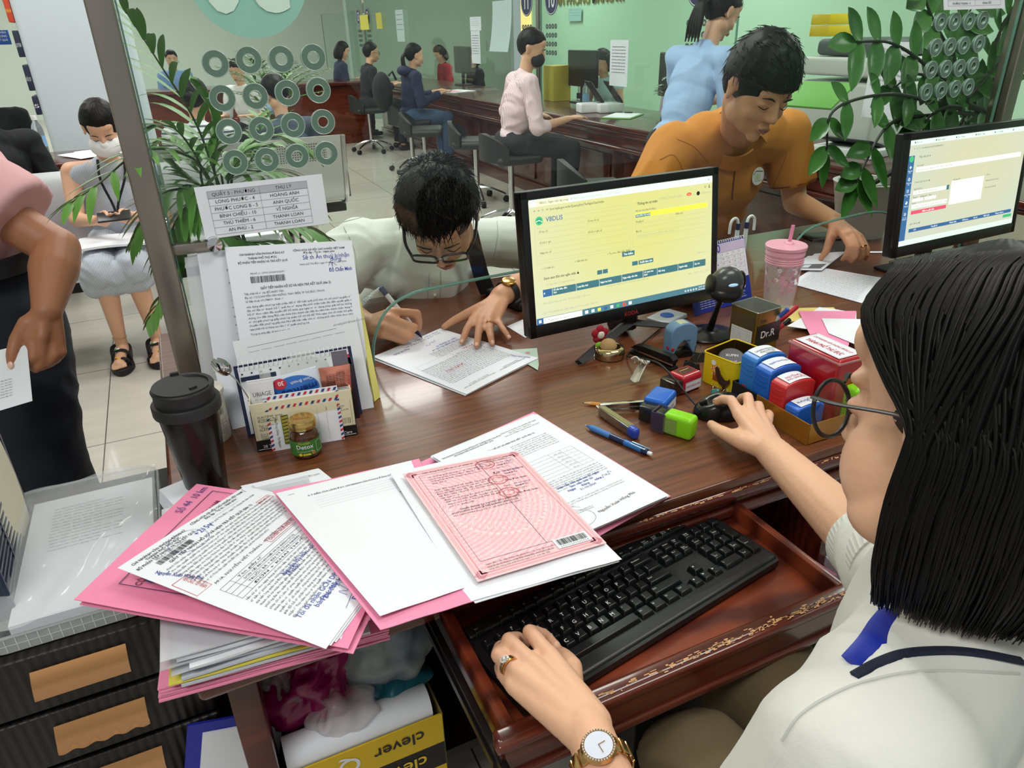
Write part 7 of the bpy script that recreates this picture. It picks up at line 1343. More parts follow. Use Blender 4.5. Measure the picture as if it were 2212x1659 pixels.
def glasses(t,c,R,s,m_,round_=False,lens=True,name='spectacles',lab=None,wid=.026,hgt=.018,th_=.0020):
 P = lambda x,y,z: np.array(Vector(c)+R @ Vector((x*s,y*s,z*s))); m = MB(); ex_ = 2. if round_ else 4.
 g = thing(name,lab,'glasses',c)
 O = np.array(c)
 for q in (-1,1):
  loop = []
  for a in np.linspace(0,2*PI,41): ca,sa = math.cos(a),math.sin(a); x = wid*math.copysign(abs(ca)**(2/ex_),ca); z = hgt*math.copysign(abs(sa)**(2/ex_),sa); loop.append(P(q*.034+x,.104-abs(q*.034+x)*.12,z-.004)-O)
  m.tube(loop,th_*s,6)
  if lens:
   l = MB(); l.add([P(q*.034,.1000,-.004)-O]+loop[:-1],[(0,k+1,(k+1) % 40+1) for k in range(40)]); l.build('lens',glassy('lens_glass','#eef2f4',.10),g,smooth=False)
 m.tube([P(-.009,.104,.002)-O,P(0,.106,.004)-O,P(.009,.104,.002)-O],.0018*s,6); m.build('frame',m_,g)
 for q in (-1,1): MB().tube(bez([P(q*.060,.098,.006)-O,P(q*.078,.060,.004)-O,P(q*.083,.0,.001)-O,P(q*.081,-.022,-.012)-O],5),th_*1.45*s,8,flat=.5).build('temple',m_,g)
 return g
def torso_pieces(m,pel,chest,sh_l,sh_r,w=1.,grow=0.):
 pel,chest,a,b_ = [np.asarray(p,float) for p in (pel,chest,sh_l,sh_r)]; sd = nrm(b_-a); f = nrm(np.cross(nrm(chest-pel),sd)); g = grow
 Rr = Matrix((sd,np.cross(nrm(chest-pel),sd),nrm(chest-pel))).transposed(); mid = (pel+chest)/2
 m.ell(pel,(.155*w+g,.11*w+g,.12*w),Rr); m.ell(mid,(.135*w+g,.098*w+g,.16*w),Rr); m.ell(chest,(.158*w+g,.105*w+g,.15*w),Rr); m.ell(pel*.3+chest*.7,(.150*w+g,.105*w+g,.15*w),Rr)
 up = nrm(chest-pel); m.cap(a,b_,.058*w+g,.058*w+g); m.cap(chest+up*.06*w,(a+b_)/2+up*.03,.085*w+g,.06*w+g)
def arm_pieces(m,sh,el,wr,s=1.): m.cap(sh,el,.048*s,.038*s); m.cap(el,wr,.038*s,.0245*s)
# ---------------------------------------------------------------- background figure: seated or standing, built facing local +y
SHOE = mat('shoe_black','#121212',.4)
def figure(label,loc,rz,top,low,seat=.46,s=.93,hair='short',hm=HAIR,sk=SK_L,wr=None,hp=-18,hy=0,lean=.06,sleeve=1.,stand=False,legs=True,mask=None,vox=.011,skirt=False,pants_to=1.,spec=False,el=None,cap_strands=0):
 t = thing('person',label,'person',(loc[0],loc[1],0),rz); S_ = seat if not stand else .78*s
 V = lambda x,y,z: np.array((x*s,y*s,S_+z*s)); lean_ = lambda z: lean*z/.5
 pel = V(0,0,.09); ch = V(0,lean_(.38),.38); shl,shr = V(-.172,lean_(.46),.475),V(.172,lean_(.46),.475); nk = V(0,lean_(.52)+.005,.54); hc = V(0,lean_(.66)+.035+.02*(hp < -25),.685); wr = wr or [(-.14,.33,.24),(.14,.33,.24)]; el = el or [(-.24,.07,.21),(.24,.07,.21)]
 W_ = [V(*p) for p in wr]; E_ = [V(*p) for p in el]; R = RM(hy,hp); m = MB(); torso_pieces(m,pel,ch,shl,shr,.86*s); head_pieces(m,hc,R,s*1.0,hair != 'short',vox < .02)
 m.cap(nk-np.array([0,0,.05]),hc+np.array([0,-.02*s,-.03*s]),.047*s,.046*s)
 for q,sh in ((0,shl),(1,shr)):
  arm_pieces(m,sh,E_[q],W_[q],s*.95); d = nrm(W_[q]-E_[q]); sd = np.array([1,0,0]) if abs(d[0]) < .8 else np.array([0,1.,0]); sd = nrm(np.cross(d,(0,0,1))); k0 = W_[q]+d*.075*s
  hand(m,W_[q],[k0+sd*(.030-.02*i)*s for i in range(4)],[[k0+sd*(.032-.021*i)*s+d*.034*s+(0,0,-.010),k0+sd*(.033-.022*i)*s+d*.056*s+(0,0,-.022),k0+sd*(.033-.022*i)*s+d*.070*s+(0,0,-.034)] for i in range(4)],.024*s,.0085*s,[W_[q]+sd*(-.026 if q == 0 else .026)*s*-1+d*.02,W_[q]+sd*(.045)*s*(1)+d*.05*s,W_[q]+sd*.05*s+d*.075*s+(0,0,-.012),W_[q]+sd*.045*s+d*.095*s+(0,0,-.02)])
 if legs:
  for q in (-1,1):
   hip,kn,an = (V(q*.09,0,.07),V(q*.11,.42,.03),np.array([q*.12*s,.40*s,.09])) if not stand else (V(q*.085,0,.02),V(q*.09,.03,-.36),np.array([q*.10*s,0,.09]))
   m.cap(hip,kn,.070*s,.050*s); m.cap(kn,an,.048*s,.032*s); m.cap(an+(0,-.02,-.045),an+(0,.12*s,-.055),.032*s,.026*s)
 fuse(m,'body',sk,t,vox,3)
 m = MB(); torso_pieces(m,pel,ch,shl,shr,.86*s,.012)
 if sleeve:
  for q,sh in ((0,shl),(1,shr)):
   m.cap(sh,sh+(E_[q]-sh)*min(1,sleeve),.060*s,.052*s,flat='end' if sleeve < 1 else False)
   if sleeve > 1: m.cap(E_[q],E_[q]+(W_[q]-E_[q])*(sleeve-1),.050*s,.038*s,flat='end')
 fuse(m,'shirt',top,t,vox,3,folds(.007,8,loc[0]*3))
 m = MB(); m.cap(nk+(0,-.012,-.058),nk+(0,-.006,-.022),.064*s,.054*s,flat=True); m.build('collar',top,t)
 if legs:
  m = MB(); m.ell(pel-(0,0,.02),(.165*s,.125*s,.11*s))
  for q in (-1,1):
   hip,kn,an = (V(q*.09,0,.07),V(q*.11,.42,.03),np.array([q*.12*s,.40*s,.09])) if not stand else (V(q*.085,0,.02),V(q*.09,.03,-.36),np.array([q*.10*s,0,.09]))
   m.cap(hip,kn,.086*s,.068*s);
   if pants_to: m.cap(kn,kn+(an-kn)*pants_to,.066*s,.052*s,flat='end')
  fuse(m,'skirt' if skirt else 'trousers',low,t,vox,3,folds(.006,9,3)); m = MB()
  for q in (-1,1): an = np.array([q*(.12 if not stand else .10)*s,(.40 if not stand else 0)*s,.09]); m.cap(an+(0,-.03,-.048),an+(0,.14*s,-.052),.037*s,.031*s,14)
  m.build('shoe',SHOE,t)
 hair_cap(t,hc,R,s,m_=hm,seed=int(loc[0]*10),strands=cap_strands,lift=1.03); Pn = lambda x,y,z: np.array(Vector(hc)+R @ Vector((x*s,y*s,z*s)))
 if hair != 'short':
  m = MB()
  if hair == 'pony': m.ell(Pn(0,-.095,.01),(.028,.028,.03)); [m.tube(bez([Pn(q*.006,-.10,.01),Pn(q*.01,-.135,-.03),Pn(q*.02,-.12,-.12),Pn(q*.025,-.09,-.20)],5),[.014*s,.016*s,.013*s,.003*s],8) for q in (-2,-1,0,1,2)]
  elif hair == 'bun': m.ell(Pn(0,-.10,-.01),(.042*s,.036*s,.040*s))
  else:
   for k in range(26): a = PI*(.02+.96*k/25); x,y = -.083*math.cos(a),-.012-.094*math.sin(a); m.tube(bez([Pn(x*.9,y*.9,.06),Pn(x*1.06,y*1.04,-.01),Pn(x*1.1,y*1.05,-.08),Pn(x*.95,y*.95+.004,-.135)],4),[.012*s,.015*s,.014*s,.005*s],7)
  m.build('hair_fall',hm,t,ang=180)
 face_parts(t,hc,R,s,down=hp < -8)
 if mask:
  m = MB(); m.ell(Pn(0,.054,-.050),(.066*s,.060*s,.054*s),R,24,14); m.build('face_mask',mask,t)
 if spec:
  g = glasses(t,hc,R,s,BLK,lens=False,lab='thin glasses worn by '+label); g.parent = t; g['label'] = ''; del g['label']; del g['category']
 return t,Pn
# ---------------------------------------------------------------- stools
def stool(label,x,y,rz,zs=.52,group='black swivel stools along the dark red counter'):
 t = thing('swivel_stool',label,'stool',(x,y,0),rz,group); VN = mat('vinyl_black','#232527',.5,noise=(60,.1)); m = MB(); m.box((0,0,zs),(.38,.36,.07),bev=.035); m.build('seat',VN,t); m = MB(); m.sheet(lambda u,v: (.205*math.sin((u-.5)*2.5),-.05-.16*math.cos((u-.5)*2.5),zs-.01+v*(.17*math.cos((u-.5)*2.2)+.02)),20,6,.035); m.build('backrest',VN,t,ang=80)
 MB().cyl((0,0,.10),(0,0,zs-.03),.022).build('gas_post',CHROME,t)
 for k in range(5): a = 2*PI*k/5+.3; c,s_ = math.cos(a),math.sin(a); MB().tube(bez([(0,0,.13),(c*.10,s_*.10,.12),(c*.20,s_*.20,.085),(c*.245,s_*.245,.065)],5),[.02,.014,.011],8).build('base_leg',CHROME,t); q = MB(); q.lathe([(.012,-.020),(.026,-.018),(.026,.018),(.012,.020)],(c*.25,s_*.25,.027),(-s_,c,0),18); q.build('caster',BLKM,t)
 return t
stool('swivel stool under the person in navy at the far end of the counter',2.42,10.9,-PI/2,.50); stool('swivel stool under the man in the black jacket',2.40,9.35,-PI/2,.50); stool('swivel stool under the woman in the navy hoodie',2.42,7.75,-PI/2,.50)
stool('empty swivel stool just in front of the woman in the navy hoodie',2.30,6.95,-PI/2-.4,.50); stool('empty swivel stool behind the head of the man writing',2.42,5.95,-PI/2-.5,.50); stool('swivel stool under the man in the pink striped shirt',2.30,4.98,-PI/2,.52); stool('empty swivel stool whose back shows above the big monitor',2.28,3.75,-PI/2-.3,.50)
# ---------------------------------------------------------------- background people
BKCL = mat('cloth_black','#14151a',.85); NVC = mat('cloth_navy','#202a48',.85); JEAN = mat('denim_blue','#3d5573',.85,noise=(200,.3)); DKT = mat('cloth_charcoal','#23272a',.85); PKS = stripes('shirt_pink_stripe','#e9d2d6','#d7b3bb',40,1,.8,width=.7); LBL = mat('cloth_light_blue','#9dbbe0',.8,noise=(40,.2)); AQ = mat('cloth_aqua','#b4d9dd',.8); WHC = mat('cloth_white','#e6e7e6',.8,noise=(50,.15)); STR = stripes('shirt_striped','#dcdfe2','#4c525c',9,2,.8,width=.75); GRC = mat('cloth_grey_blue','#46505e',.85); LIL = mat('cloth_lilac','#cdbcd8',.8)
MASK = mat('mask_white','#e8e8ea',.7); MASKK = mat('mask_black','#1a1a1e',.7)
cw = [(-.10,.36,.30),(.16,.34,.30)]; FX = -PI/2
figure('person in a navy top seated at the far end of the dark counter',(2.42,10.9),FX,NVC,DKT,.5,hair='bob',wr=cw,vox=.02)
figure('man with glasses and a black jacket seated on a stool at the counter',(2.40,9.35),FX,BKCL,BKCL,.5,wr=cw,spec=True,sleeve=1.9,hp=-6,vox=.014)
t,Pn = figure('woman with a ponytail in a navy hoodie and jeans on a stool',(2.42,7.75),FX,NVC,JEAN,.5,hair='pony',wr=cw,sleeve=1.9,hp=-6,vox=.012); m = MB(); m.ell((0,-.02,1.0),(.10,.07,.05)); m.build('hood',NVC,t)
bg = thing('backpack','black backpack on the back of the woman in the navy hoodie','bag',(2.17,7.80,.72)); m = MB(); m.ell((0,0,.09),(.10,.14,.19)); m.build('bag_body',BKCL,bg); MB().tube([(.05,-.09,.24),(.09,-.10,.28),(.13,-.08,.2)],.012).build('strap',BKCL,bg)
figure('man in a pink striped shirt seen from behind on a stool at the counter',(2.30,4.98),FX-.15,PKS,DKT,.54,s=1.02,wr=[(-.26,.26,.24),(.20,.36,.24)],el=[(-.30,.06,.26),(.26,.12,.20)],sleeve=1.35,mask=MASKK,hp=-22,hy=28,lean=.10,vox=.009)
t,Pn = figure('woman in a light blue top standing at the counter and leafing through a green folder',(2.36,3.13),FX+.12,LBL,DKT,s=.965,hair='pony',stand=True,wr=[(-.10,.52,.26),(.10,.46,.16)],el=[(-.22,.22,.24),(.22,.18,.14)],sleeve=1.3,hp=-30,hy=6,lean=.16,vox=.008,cap_strands=200)
band('wristwatch',CHROME,t,(.10*.965,.43*.965,.78*.965+.165*.965),(0,.95,.1),.026,.03)
gf = thing('file_folder','green folder held open by the woman in light blue','folder',AX(1765,205,3.12),.2); MB().box((0,0,0),(.22,.30,.012),Matrix.Rotation(-.5,3,'Y'),bev=.002).build('cover',mat('folder_leaf_green','#6fae52',.6),gf)
figure('clerk with dark bobbed hair and a sleeveless aqua top behind the glass',(3.98,6.35),PI/2+.3,AQ,DKT,.42,hair='bob',sleeve=0,hp=-25,hy=20,vox=.012,wr=[(-.14,.30,.30),(.14,.30,.30)])
figure('woman with glasses and lilac blouse behind the far glass near the small plant',(4.05,5.25),PI/2,LIL,DKT,.40,hair='bob',spec=True,hp=-5,vox=.013)
figure('clerk with dark hair behind the glass near badge 12',(4.0,9.6),PI/2,BKCL,DKT,.40,hair='bob',hp=-20,vox=.018)
figure('person in a red top at the far clerk desks',(4.2,11.3),PI/2,mat('cloth_red','#9a1c24',.8),DKT,.40,hair='bob',hp=-30,vox=.02)
figure('man in a light blue shirt behind the distant desk',(.36,11.6),PI,mat('cloth_sky','#7fa3d4',.8),DKT,.46,hair='short',hp=-5,vox=.018)
figure('person in white seen through the speaking holes',(.92,8.6),PI*.8,WHC,DKT,.40,hair='bun',vox=.018)
t,Pn = figure('woman with a pink hair tie and striped shirt seated behind the palm',(.20,4.92),-.4,STR,DKT,.40,hair='bun',sleeve=1.3,hp=-15,vox=.011); MB().lathe([(.024,-.01),(.034,0),(.024,.01)],tuple(Pn(0,-.080,-.005)),(0,-1,.1),20).build('hair_tie',mat('scrunchie_pink','#d87f93',.8),t)
figure('person in dark clothes and a pale mask seated behind the ringed glass',(.74,4.85),.3,GRC,DKT,.40,hair='short',mask=mat('mask_blue','#a9c8dc',.7),hp=-35,hy=-10,vox=.011)
figure('woman in a black blazer seated with her back to the camera at the far left',(-.78,4.62),0.15,BKCL,BKCL,.46,hair='bun',sleeve=1.9,hp=-20,vox=.010)
figure('woman with a hair clip seated beyond the one in the black blazer',(-1.02,6.3),0,BKCL,BKCL,.46,hair='bun',vox=.014)
# ---------------------------------------------------------------- seated woman with white mask
DRS = stripes('dress_grey_stripe','#cfd4dc','#8d95a3',60,0,.85,width=.6); s = .93
t = thing('person','seated woman in a grey striped sleeveless dress and white mask looking at her phone','person',(-.27,3.9,0)); O = np.array([-.27,3.9,0]); G = lambda x,y,z: np.array((x,y,z))-O
hc = G(-.225,3.83,1.02); R = RM(183,-32); m = MB(); head_pieces(m,hc,R,.93,True); m.cap(G(-.24,3.95,.87),hc+np.array([0,.02,-.03]),.045,.043); torso_pieces(m,G(-.27,4.0,.47),G(-.26,3.97,.70),G(-.40,3.95,.83),G(-.10,3.95,.83),.78)
hands_ = {}
for q,sh,el,wr_ in ((-1,G(-.405,3.95,.82),G(-.425,3.86,.63),G(-.335,3.72,.645)),(1,G(-.105,3.95,.82),G(-.09,3.86,.63),G(-.175,3.72,.645))):
 arm_pieces(m,sh,el,wr_,.9); ce = G(-.26,3.64,.665); d = nrm(ce-wr_); k0 = wr_+d*.05; upv = np.array([0,-.35,.9]); sdv = nrm(np.cross(d,upv))*q
 hand(m,wr_,[k0+np.array([0,-.012,.018])*(1-i*.7)*1.0+np.array([0,0,-.004*i]) for i in range(4)],[[k0+d*.03+np.array([0,-.012,.016])*(1-i*.7)+(0,-.012,0),k0+d*.045+np.array([0,-.012,.016])*(1-i*.7)+(0,-.008,.004),k0+d*.052+np.array([0,-.012,.016])*(1-i*.7)+(0,-.004,.010)] for i in range(4)],.021,.0075,[wr_+d*.02+(0,0,.012),wr_+d*.045+(0,.0,.028),wr_+d*.065+(0,-.005,.034),wr_+d*.08+(0,-.008,.030)])
for q,kn,an,toe in ((-1,G(-.355,3.56,.475),G(-.365,3.62,.11),G(-.385,3.48,.045)),(1,G(-.235,3.56,.475),G(-.215,3.62,.11),G(-.225,3.475,.045))):
 m.cap(G(-.27+q*.075,3.98,.47),kn,.072,.050); m.cap(kn,kn+(an-kn)*.35+(0,.015,0),.047,.046); m.cap(kn+(an-kn)*.35+(0,.015,0),an,.046,.027); m.cap(an,an+(0,.02,-.06),.028,.026); m.cap(an+(0,.0,-.045),toe,.027,.022)
 for i in range(5): m.cap(toe+((i-2)*.0125,.0,-.002),toe+((i-2)*.0135,-.026+.004*abs(i-1),-.012),.0085,.0075,8)
fuse(m,'body',SK_F,t,.0065,3); hair_cap(t,hc,R,.97,strands=0,seed=3,m_=HAIR,lift=1.04); P = lambda x,y,z: np.array(Vector(hc)+R @ Vector((x*.93,y*.93,z*.93)))
face_parts(t,hc,R,.93); m = MB(); m.ell(P(0,.052,-.054),(.067,.062,.052),R,28,16); m.ell(P(0,.088,-.026),(.022,.022,.020),R); m.build('face_mask',MASK,t); MB().tube(bez([P(-.05,.05,-.03),P(-.075,.01,-.01)],4),.0012).build('mask_loop',MASK,t)
m = MB(); torso_pieces(m,G(-.27,4.0,.47),G(-.26,3.97,.70),G(-.375,3.95,.815),G(-.135,3.95,.815),.80,.010); fuse(m,'dress',DRS,t,.008,3,folds(.005,10,1))
m = MB(); m.cap(G(-.33,3.98,.47),G(-.365,3.57,.455),.095,.078); m.cap(G(-.20,3.98,.47),G(-.225,3.57,.455),.095,.078); m.box(G(-.29,3.66,.44),(.23,.30,.11),bev=.04); m.box(G(-.30,3.60,.40),(.30,.14,.12),bev=.05); fuse(m,'skirt',DRS,t,.008,4,folds(.008,12,2));
m = MB(); [m.tube(bez([G(-.225+q*.055,3.9,.88),G(-.235+q*.05,3.835,.80),G(-.25+q*.012,3.83,.69),G(-.255,3.80,.62)],6),.0055,6,flat=.4) for q in (-1,1)]; m.build('lanyard',BKCL,t)
for q,c in ((-1,G(-.375,3.555,0)),(1,G(-.222,3.555,0))):
 sh = MB(); sh.prism([(x*.052*(1 if y < 0 else .85),y*.125) for x,y in [(math.cos(a),math.sin(a)) for a in np.linspace(0,2*PI,24,endpoint=False)]],.004,.028,None,c); so = sh.build('sandal',BLKM,t)
 m = MB(); [m.tube(bez([c+(-.043,dy,.02),c+(-.03,dy,hz*.85),c+(0,dy,hz),c+(.03,dy,hz*.85),c+(.043,dy,.02)],5),.013,8,flat=.25) for dy,hz in ((-.055,.064),(.0,.085))]; m.tube(bez([c+(-.036,.03,.03),c+(-.034,.085,.07),c+(0,.105,.075),c+(.034,.085,.07),c+(.036,.03,.03)],5),.010,8,flat=.3); m.build('strap',BLKM,so)
 i = MB(); rnd = random.Random(q+5); [i.mat([YEL,MATS['button_red'],WHT,GRN][k % 4]).ell(c+(rnd.uniform(-.02,.02),dy-.002,hz+.004),(.008,.008,.003)) for k,(dy,hz) in enumerate([(-.055,.066),(-.06,.062),(.0,.088),(-.004,.086)])]; i.build('charm',None,so)
band('anklet',GOLD,t,G(-.365,3.617,.125),(0,0,1),.031,.002,.0012)
q = thing('phone','dark phone in the hands of the seated masked woman','phone',(-.255,3.635,.672)); MB().box((0,0,0),(.135,.066,.009),Matrix.Rotation(.45,3,'X'),bev=.003).build('phone_body',BLK,q)
q = thing('paper_bundle','papers in a clear cover on the lap of the seated masked woman','paper stack',(-.27,3.68,.555)); MB().sheet(lambda u,v: ((u-.5)*.32,(v-.5)*.22,.004*math.sin(u*5)),8,4,.010).build('sheets',PAPER,q)
# ================================================================ MAN IN WHITE, WRITING
WSH = mat('cloth_cream_white','#dedfd9',.8,noise=(60,.12)); t = thing('person','man in a white polo bent over the counter, writing on a form','person',(.55,1.9,0)); O = np.array([.55,1.9,0]); G = lambda p: np.asarray(p,float)-O
hcw = AD(958,462,1.50)+np.array([0,.02,-.01]); hc = G(hcw); R = RM(206,-48,4); m = MB(); head_pieces(m,hc,R,.94)
shl,shr = G(AY(1085,525,1.84)),G(AY(782,540,1.84)); m.cap(G((.60,1.76,.965)),hc+np.array([.01,.05,.0]),.054,.052)
P3 = lambda x,y,z,o=(780,560),k=6.1444: G(A(o[0]+x/k,o[1]+y/k,z))
torso_pieces(m,G((.62,2.12,.62)),G((.625,1.93,.80)),shl,shr,.95)
elr = G((.24,1.67,.842)); ell_ = G((.95,1.67,.842)); wr_r = P3(90,880,.795); wr_l = P3(1850,500,.805)
m.cap(shr,elr,.050,.040); m.cap(elr,wr_r,.040,.026); m.cap(shl,ell_,.050,.040); m.cap(ell_,wr_l,.040,.026)
hand(m,wr_r,[P3(430,700,.825),P3(370,790,.818),P3(320,900,.805),P3(280,1000,.79)],[[P3(745,720,.815),P3(770,830,.795),P3(762,920,.778)],[P3(705,905,.797),P3(650,960,.782),P3(560,960,.775)],[P3(650,1020,.782),P3(580,1040,.772),P3(500,1020,.768)],[P3(570,1080,.768),P3(500,1090,.762),P3(430,1060,.762)]],.024,.0098,[P3(330,800,.785),P3(500,860,.785),P3(640,900,.778),P3(745,950,.770)])
hand(m,wr_l,[P3(1480,810,.785),P3(1590,800,.787),P3(1700,800,.786),P3(1810,800,.782)],[[P3(1405,930,.779),P3(1370,1020,.772),P3(1340,1105,.763)],[P3(1562,940,.781),P3(1548,1060,.773),P3(1532,1150,.764)],[P3(1708,930,.780),P3(1722,1040,.772),P3(1742,1120,.763)],[P3(1868,900,.776),P3(1925,980,.769),P3(1962,1050,.761)]],.026,.0092,[P3(1620,640,.797),P3(1370,750,.783),P3(1230,820,.773),P3(1105,895,.764)])
for q in (-1,1): m.cap(G((.62+q*.1,2.12,.58)),G((.62+q*.14,1.74,.5)),.075,.055); m.cap(G((.62+q*.14,1.9,.5)),G((.62+q*.14,1.95,.08)),.05,.04)
fuse(m,'body',SK_M,t,.0045,3); hair_cap(t,hc,R,1.0,strands=2600,seed=11,lift=1.04); face_parts(t,hc,R,.94)
nails(t,[(P3(1336,1100,.764),P3(1335,1110,.763)-P3(1370,1020,.772),(0,-.3,1)),(P3(1532,1145,.765),P3(1530,1150,.764)-P3(1548,1060,.773),(0,-.3,1)),(P3(1742,1115,.764),P3(1745,1120,.763)-P3(1722,1040,.772),(0,-.3,1)),(P3(1962,1045,.762),P3(1965,1050,.761)-P3(1925,980,.769),(0,-.3,1))])
band('ring',GOLD,t,P3(1703,870,.783),P3(1708,930,.780)-P3(1700,800,.786),.0098,.003,.001)
fa = nrm(ell_-wr_l); wc = wr_l+fa*.03; band('watch_strap',BLKM,t,wc,fa,.0285,.02,.0015); up_ = nrm(np.array([-.1,-.35,1.])-fa*(np.array([-.1,-.35,1.])@fa)); m = MB(); m.mat(GOLD).lathe([(.0165,0),(.0175,.002),(.0165,.006),(.014,.0075)],tuple(wc+up_*.027),tuple(up_),32); m.mat(mat('watch_dial','#dcc487',.3)).lathe([(.0140,.0070),(0,.0072)],tuple(wc+up_*.027),tuple(up_),28); m.build('watch_case',None,t)
m = MB(); torso_pieces(m,G((.62,2.12,.62)),G((.625,1.93,.80)),shl,shr,.98,.014); m.cap(shr,shr+(elr-shr)*.80,.078,.076,flat='end'); m.cap(shl,shl+(ell_-shl)*.80,.078,.076,flat='end'); m.cap(G((.58,1.82,.80)),G((.60,1.82,.86)),.13,.11); m.ell(G((.56,1.82,.79)),(.19,.10,.045))
fuse(m,'polo_shirt',WSH,t,.007,3,folds(.010,7.5,4,(1,1,.6)))
m = MB(); m.tube([G((.60,1.765,.975))+np.array([.085*math.cos(a),.06*math.sin(a)-.01,-.015-.03*math.sin(-a)]) for a in np.linspace(0,2*PI,30)],.013,10,flat=.6); m.build('collar',WSH,t)
m = MB(); [m.ell(G(AY(938+k,610+28*k*1.,1.70)),(.005,.003,.005)) for k in range(2)]; m.build('button',mat('button_cream','#d9cfae',.3),t)
for c_,q in ((shl,ell_),(shr,elr)): pass
po_ = [o for o in t.children if o.name.startswith('polo_shirt')][0]; SMW = mat('seam_white','#bdbeb8',.8); [seam(po_,q,SMW,.0012) for q in ([(928,590),(926,620),(922,660)],[(952,585),(952,620),(948,658)],[(735,482),(780,470),(825,455)],[(740,485),(765,540),(770,600)],[(1068,440),(1075,500),(1066,560)])]
g = glasses(t,hcw,R,.94,mat('frame_black','#0c0c0d',.25),lab='black rectangular glasses on the bent-down man in white',wid=.028,hgt=.017,th_=.0026)
st = thing('bag_strap','wide black strap across the chest of the man in white','strap',(.70,1.70,.85)); OO = np.array([.70,1.70,.85]); MB().tube(bez([AY(1015,500,1.66)-OO,AY(1030,560,1.672)-OO,AY(1045,610,1.675)-OO,AY(1070,665,1.68)-OO],6),.021,10,flat=.12,up=(0,-1,0)).build('strap',BKCL,st)
tip = A(913.5,732,.7565); tp = A(823,622,.862); t2 = bpy.data.objects['counter_pen.002'];
for ch in list(t2.children): bpy.data.objects.remove(ch)
t2.location = tip; t2['label'] = 'white corded pen with a navy cap held by the man in white'; ax_ = nrm(tp-tip); L = float(np.linalg.norm(tp-tip)); MB().lathe([(.0004,0),(.001,.004),(.001,.0045)],(0,0,0),tuple(ax_),10).build('pen_tip',CHROME,t2); MB().lathe([(.0015,.004),(.0045,.018),(.0052,.026)],(0,0,0),tuple(ax_),16).build('nose',NAVY,t2)
MB().lathe([(.0052,.026),(.0055,L-.02)],(0,0,0),tuple(ax_),18).build('pen_body',WHT,t2); MB().lathe([(.0060,L-.020),(.0060,L),(.004,L+.002)],(0,0,0),tuple(ax_),18).build('cap',NAVY,t2)
e_ = tp-tip; cpts = bez([e_,e_+(-.012,-.004,-.004),AY(800,640,1.42)-tip,AY(775,662,1.40)-tip,AY(765,700,1.38)-tip],30); Xc,Yc,Zc = frame(cpts[60]-cpts[5]); MB().tube([c+(Xc*math.cos(k*1.9)+Yc*math.sin(k*1.9))*.0035 for k,c in enumerate(cpts)],.0011,5).build('coiled_cord',WHT,t2)
# ================================================================ MAN IN ORANGE
ORC = mat('cloth_orange','#c9822f',.8,noise=(70,.15)); t = thing('person','man in an orange polo shirt looking down, seated on the far side of the counter','person',(1.62,2.2,0)); O = np.array([1.62,2.2,0]); G = lambda p: np.asarray(p,float)-O
hcw = AD(1640,190,1.86); hc = G(hcw); R = RM(186,-30,-5); m = MB(); head_pieces(m,hc,R,.99); shr = G(AY(1456,322,1.92)); shl = G(AY(1700,292,1.90)); mid = (shl+shr)/2
m.cap(mid+np.array([0,-.02,.02]),hc+np.array([-.01,.045,-.03]),.056,.052); pel = G((1.72,2.2,.55)); ch = mid*.72+pel*.28; torso_pieces(m,pel,ch,shl,shr,.88)
P5 = lambda x,y,z: G(A(1400+x/2.962,60+y/2.962,z)); wl = P5(1195,1240,.845); el = G((1.93,1.86,.815)); m.cap(shl,el,.049,.040); m.cap(el,wl,.041,.026); er = G((1.27,1.86,.83)); m.cap(shr,er,.049,.040); m.cap(er,G((1.30,1.66,.79)),.04,.03); m.cap(mid+np.array([-.10,.01,.02]),mid+np.array([.10,.01,.02]),.07,.07)
hand(m,wl,[P5(1255,1330,.845),P5(1295,1320,.847),P5(1330,1325,.842),P5(1360,1340,.832)],[[P5(1290,1400,.822),P5(1270,1450,.795),P5(1245,1488,.770)],[P5(1340,1400,.825),P5(1330,1455,.797),P5(1300,1500,.770)],[P5(1378,1405,.818),P5(1378,1450,.795),P5(1355,1490,.770)],[P5(1402,1410,.806),P5(1405,1450,.788),P5(1390,1480,.768)]],.025,.0095,[P5(1185,1300,.838),P5(1160,1370,.815),P5(1140,1430,.79),P5(1105,1476,.768)])
fuse(m,'body',SK_M,t,.0055,3); hair_cap(t,hc,R,1.07,strands=260,seed=21,fringe=.024,lift=1.05); face_parts(t,hc,R,.99); band('ring',GOLD,t,P5(1375,1400,.822),(0,-.5,-.8),.0098,.003,.001)
m = MB(); torso_pieces(m,pel,ch,shl,shr,1.0,.016); m.cap(shl,shl+(el-shl)*.72,.078,.072,flat='end'); m.cap(shr,shr+(er-shr)*.75,.078,.072,flat='end'); m.cap(mid+np.array([-.11,.0,.015]),mid+np.array([.11,.0,.015]),.085,.085); fuse(m,'polo_shirt',ORC,t,.008,3,folds(.008,7,9,(1,1,.5)))
DRD = mat('trim_maroon','#6d2420',.7); fw = nrm(np.cross(nrm(ch-pel),nrm(shr-shl))); fw = fw if fw[1] < 0 else -fw; Pc = lambda a,r,dz: mid+np.array([-.012,-.045,.072+dz])+np.array([r*math.sin(a),-r*math.cos(a)*.85,-.045*math.cos(a)])
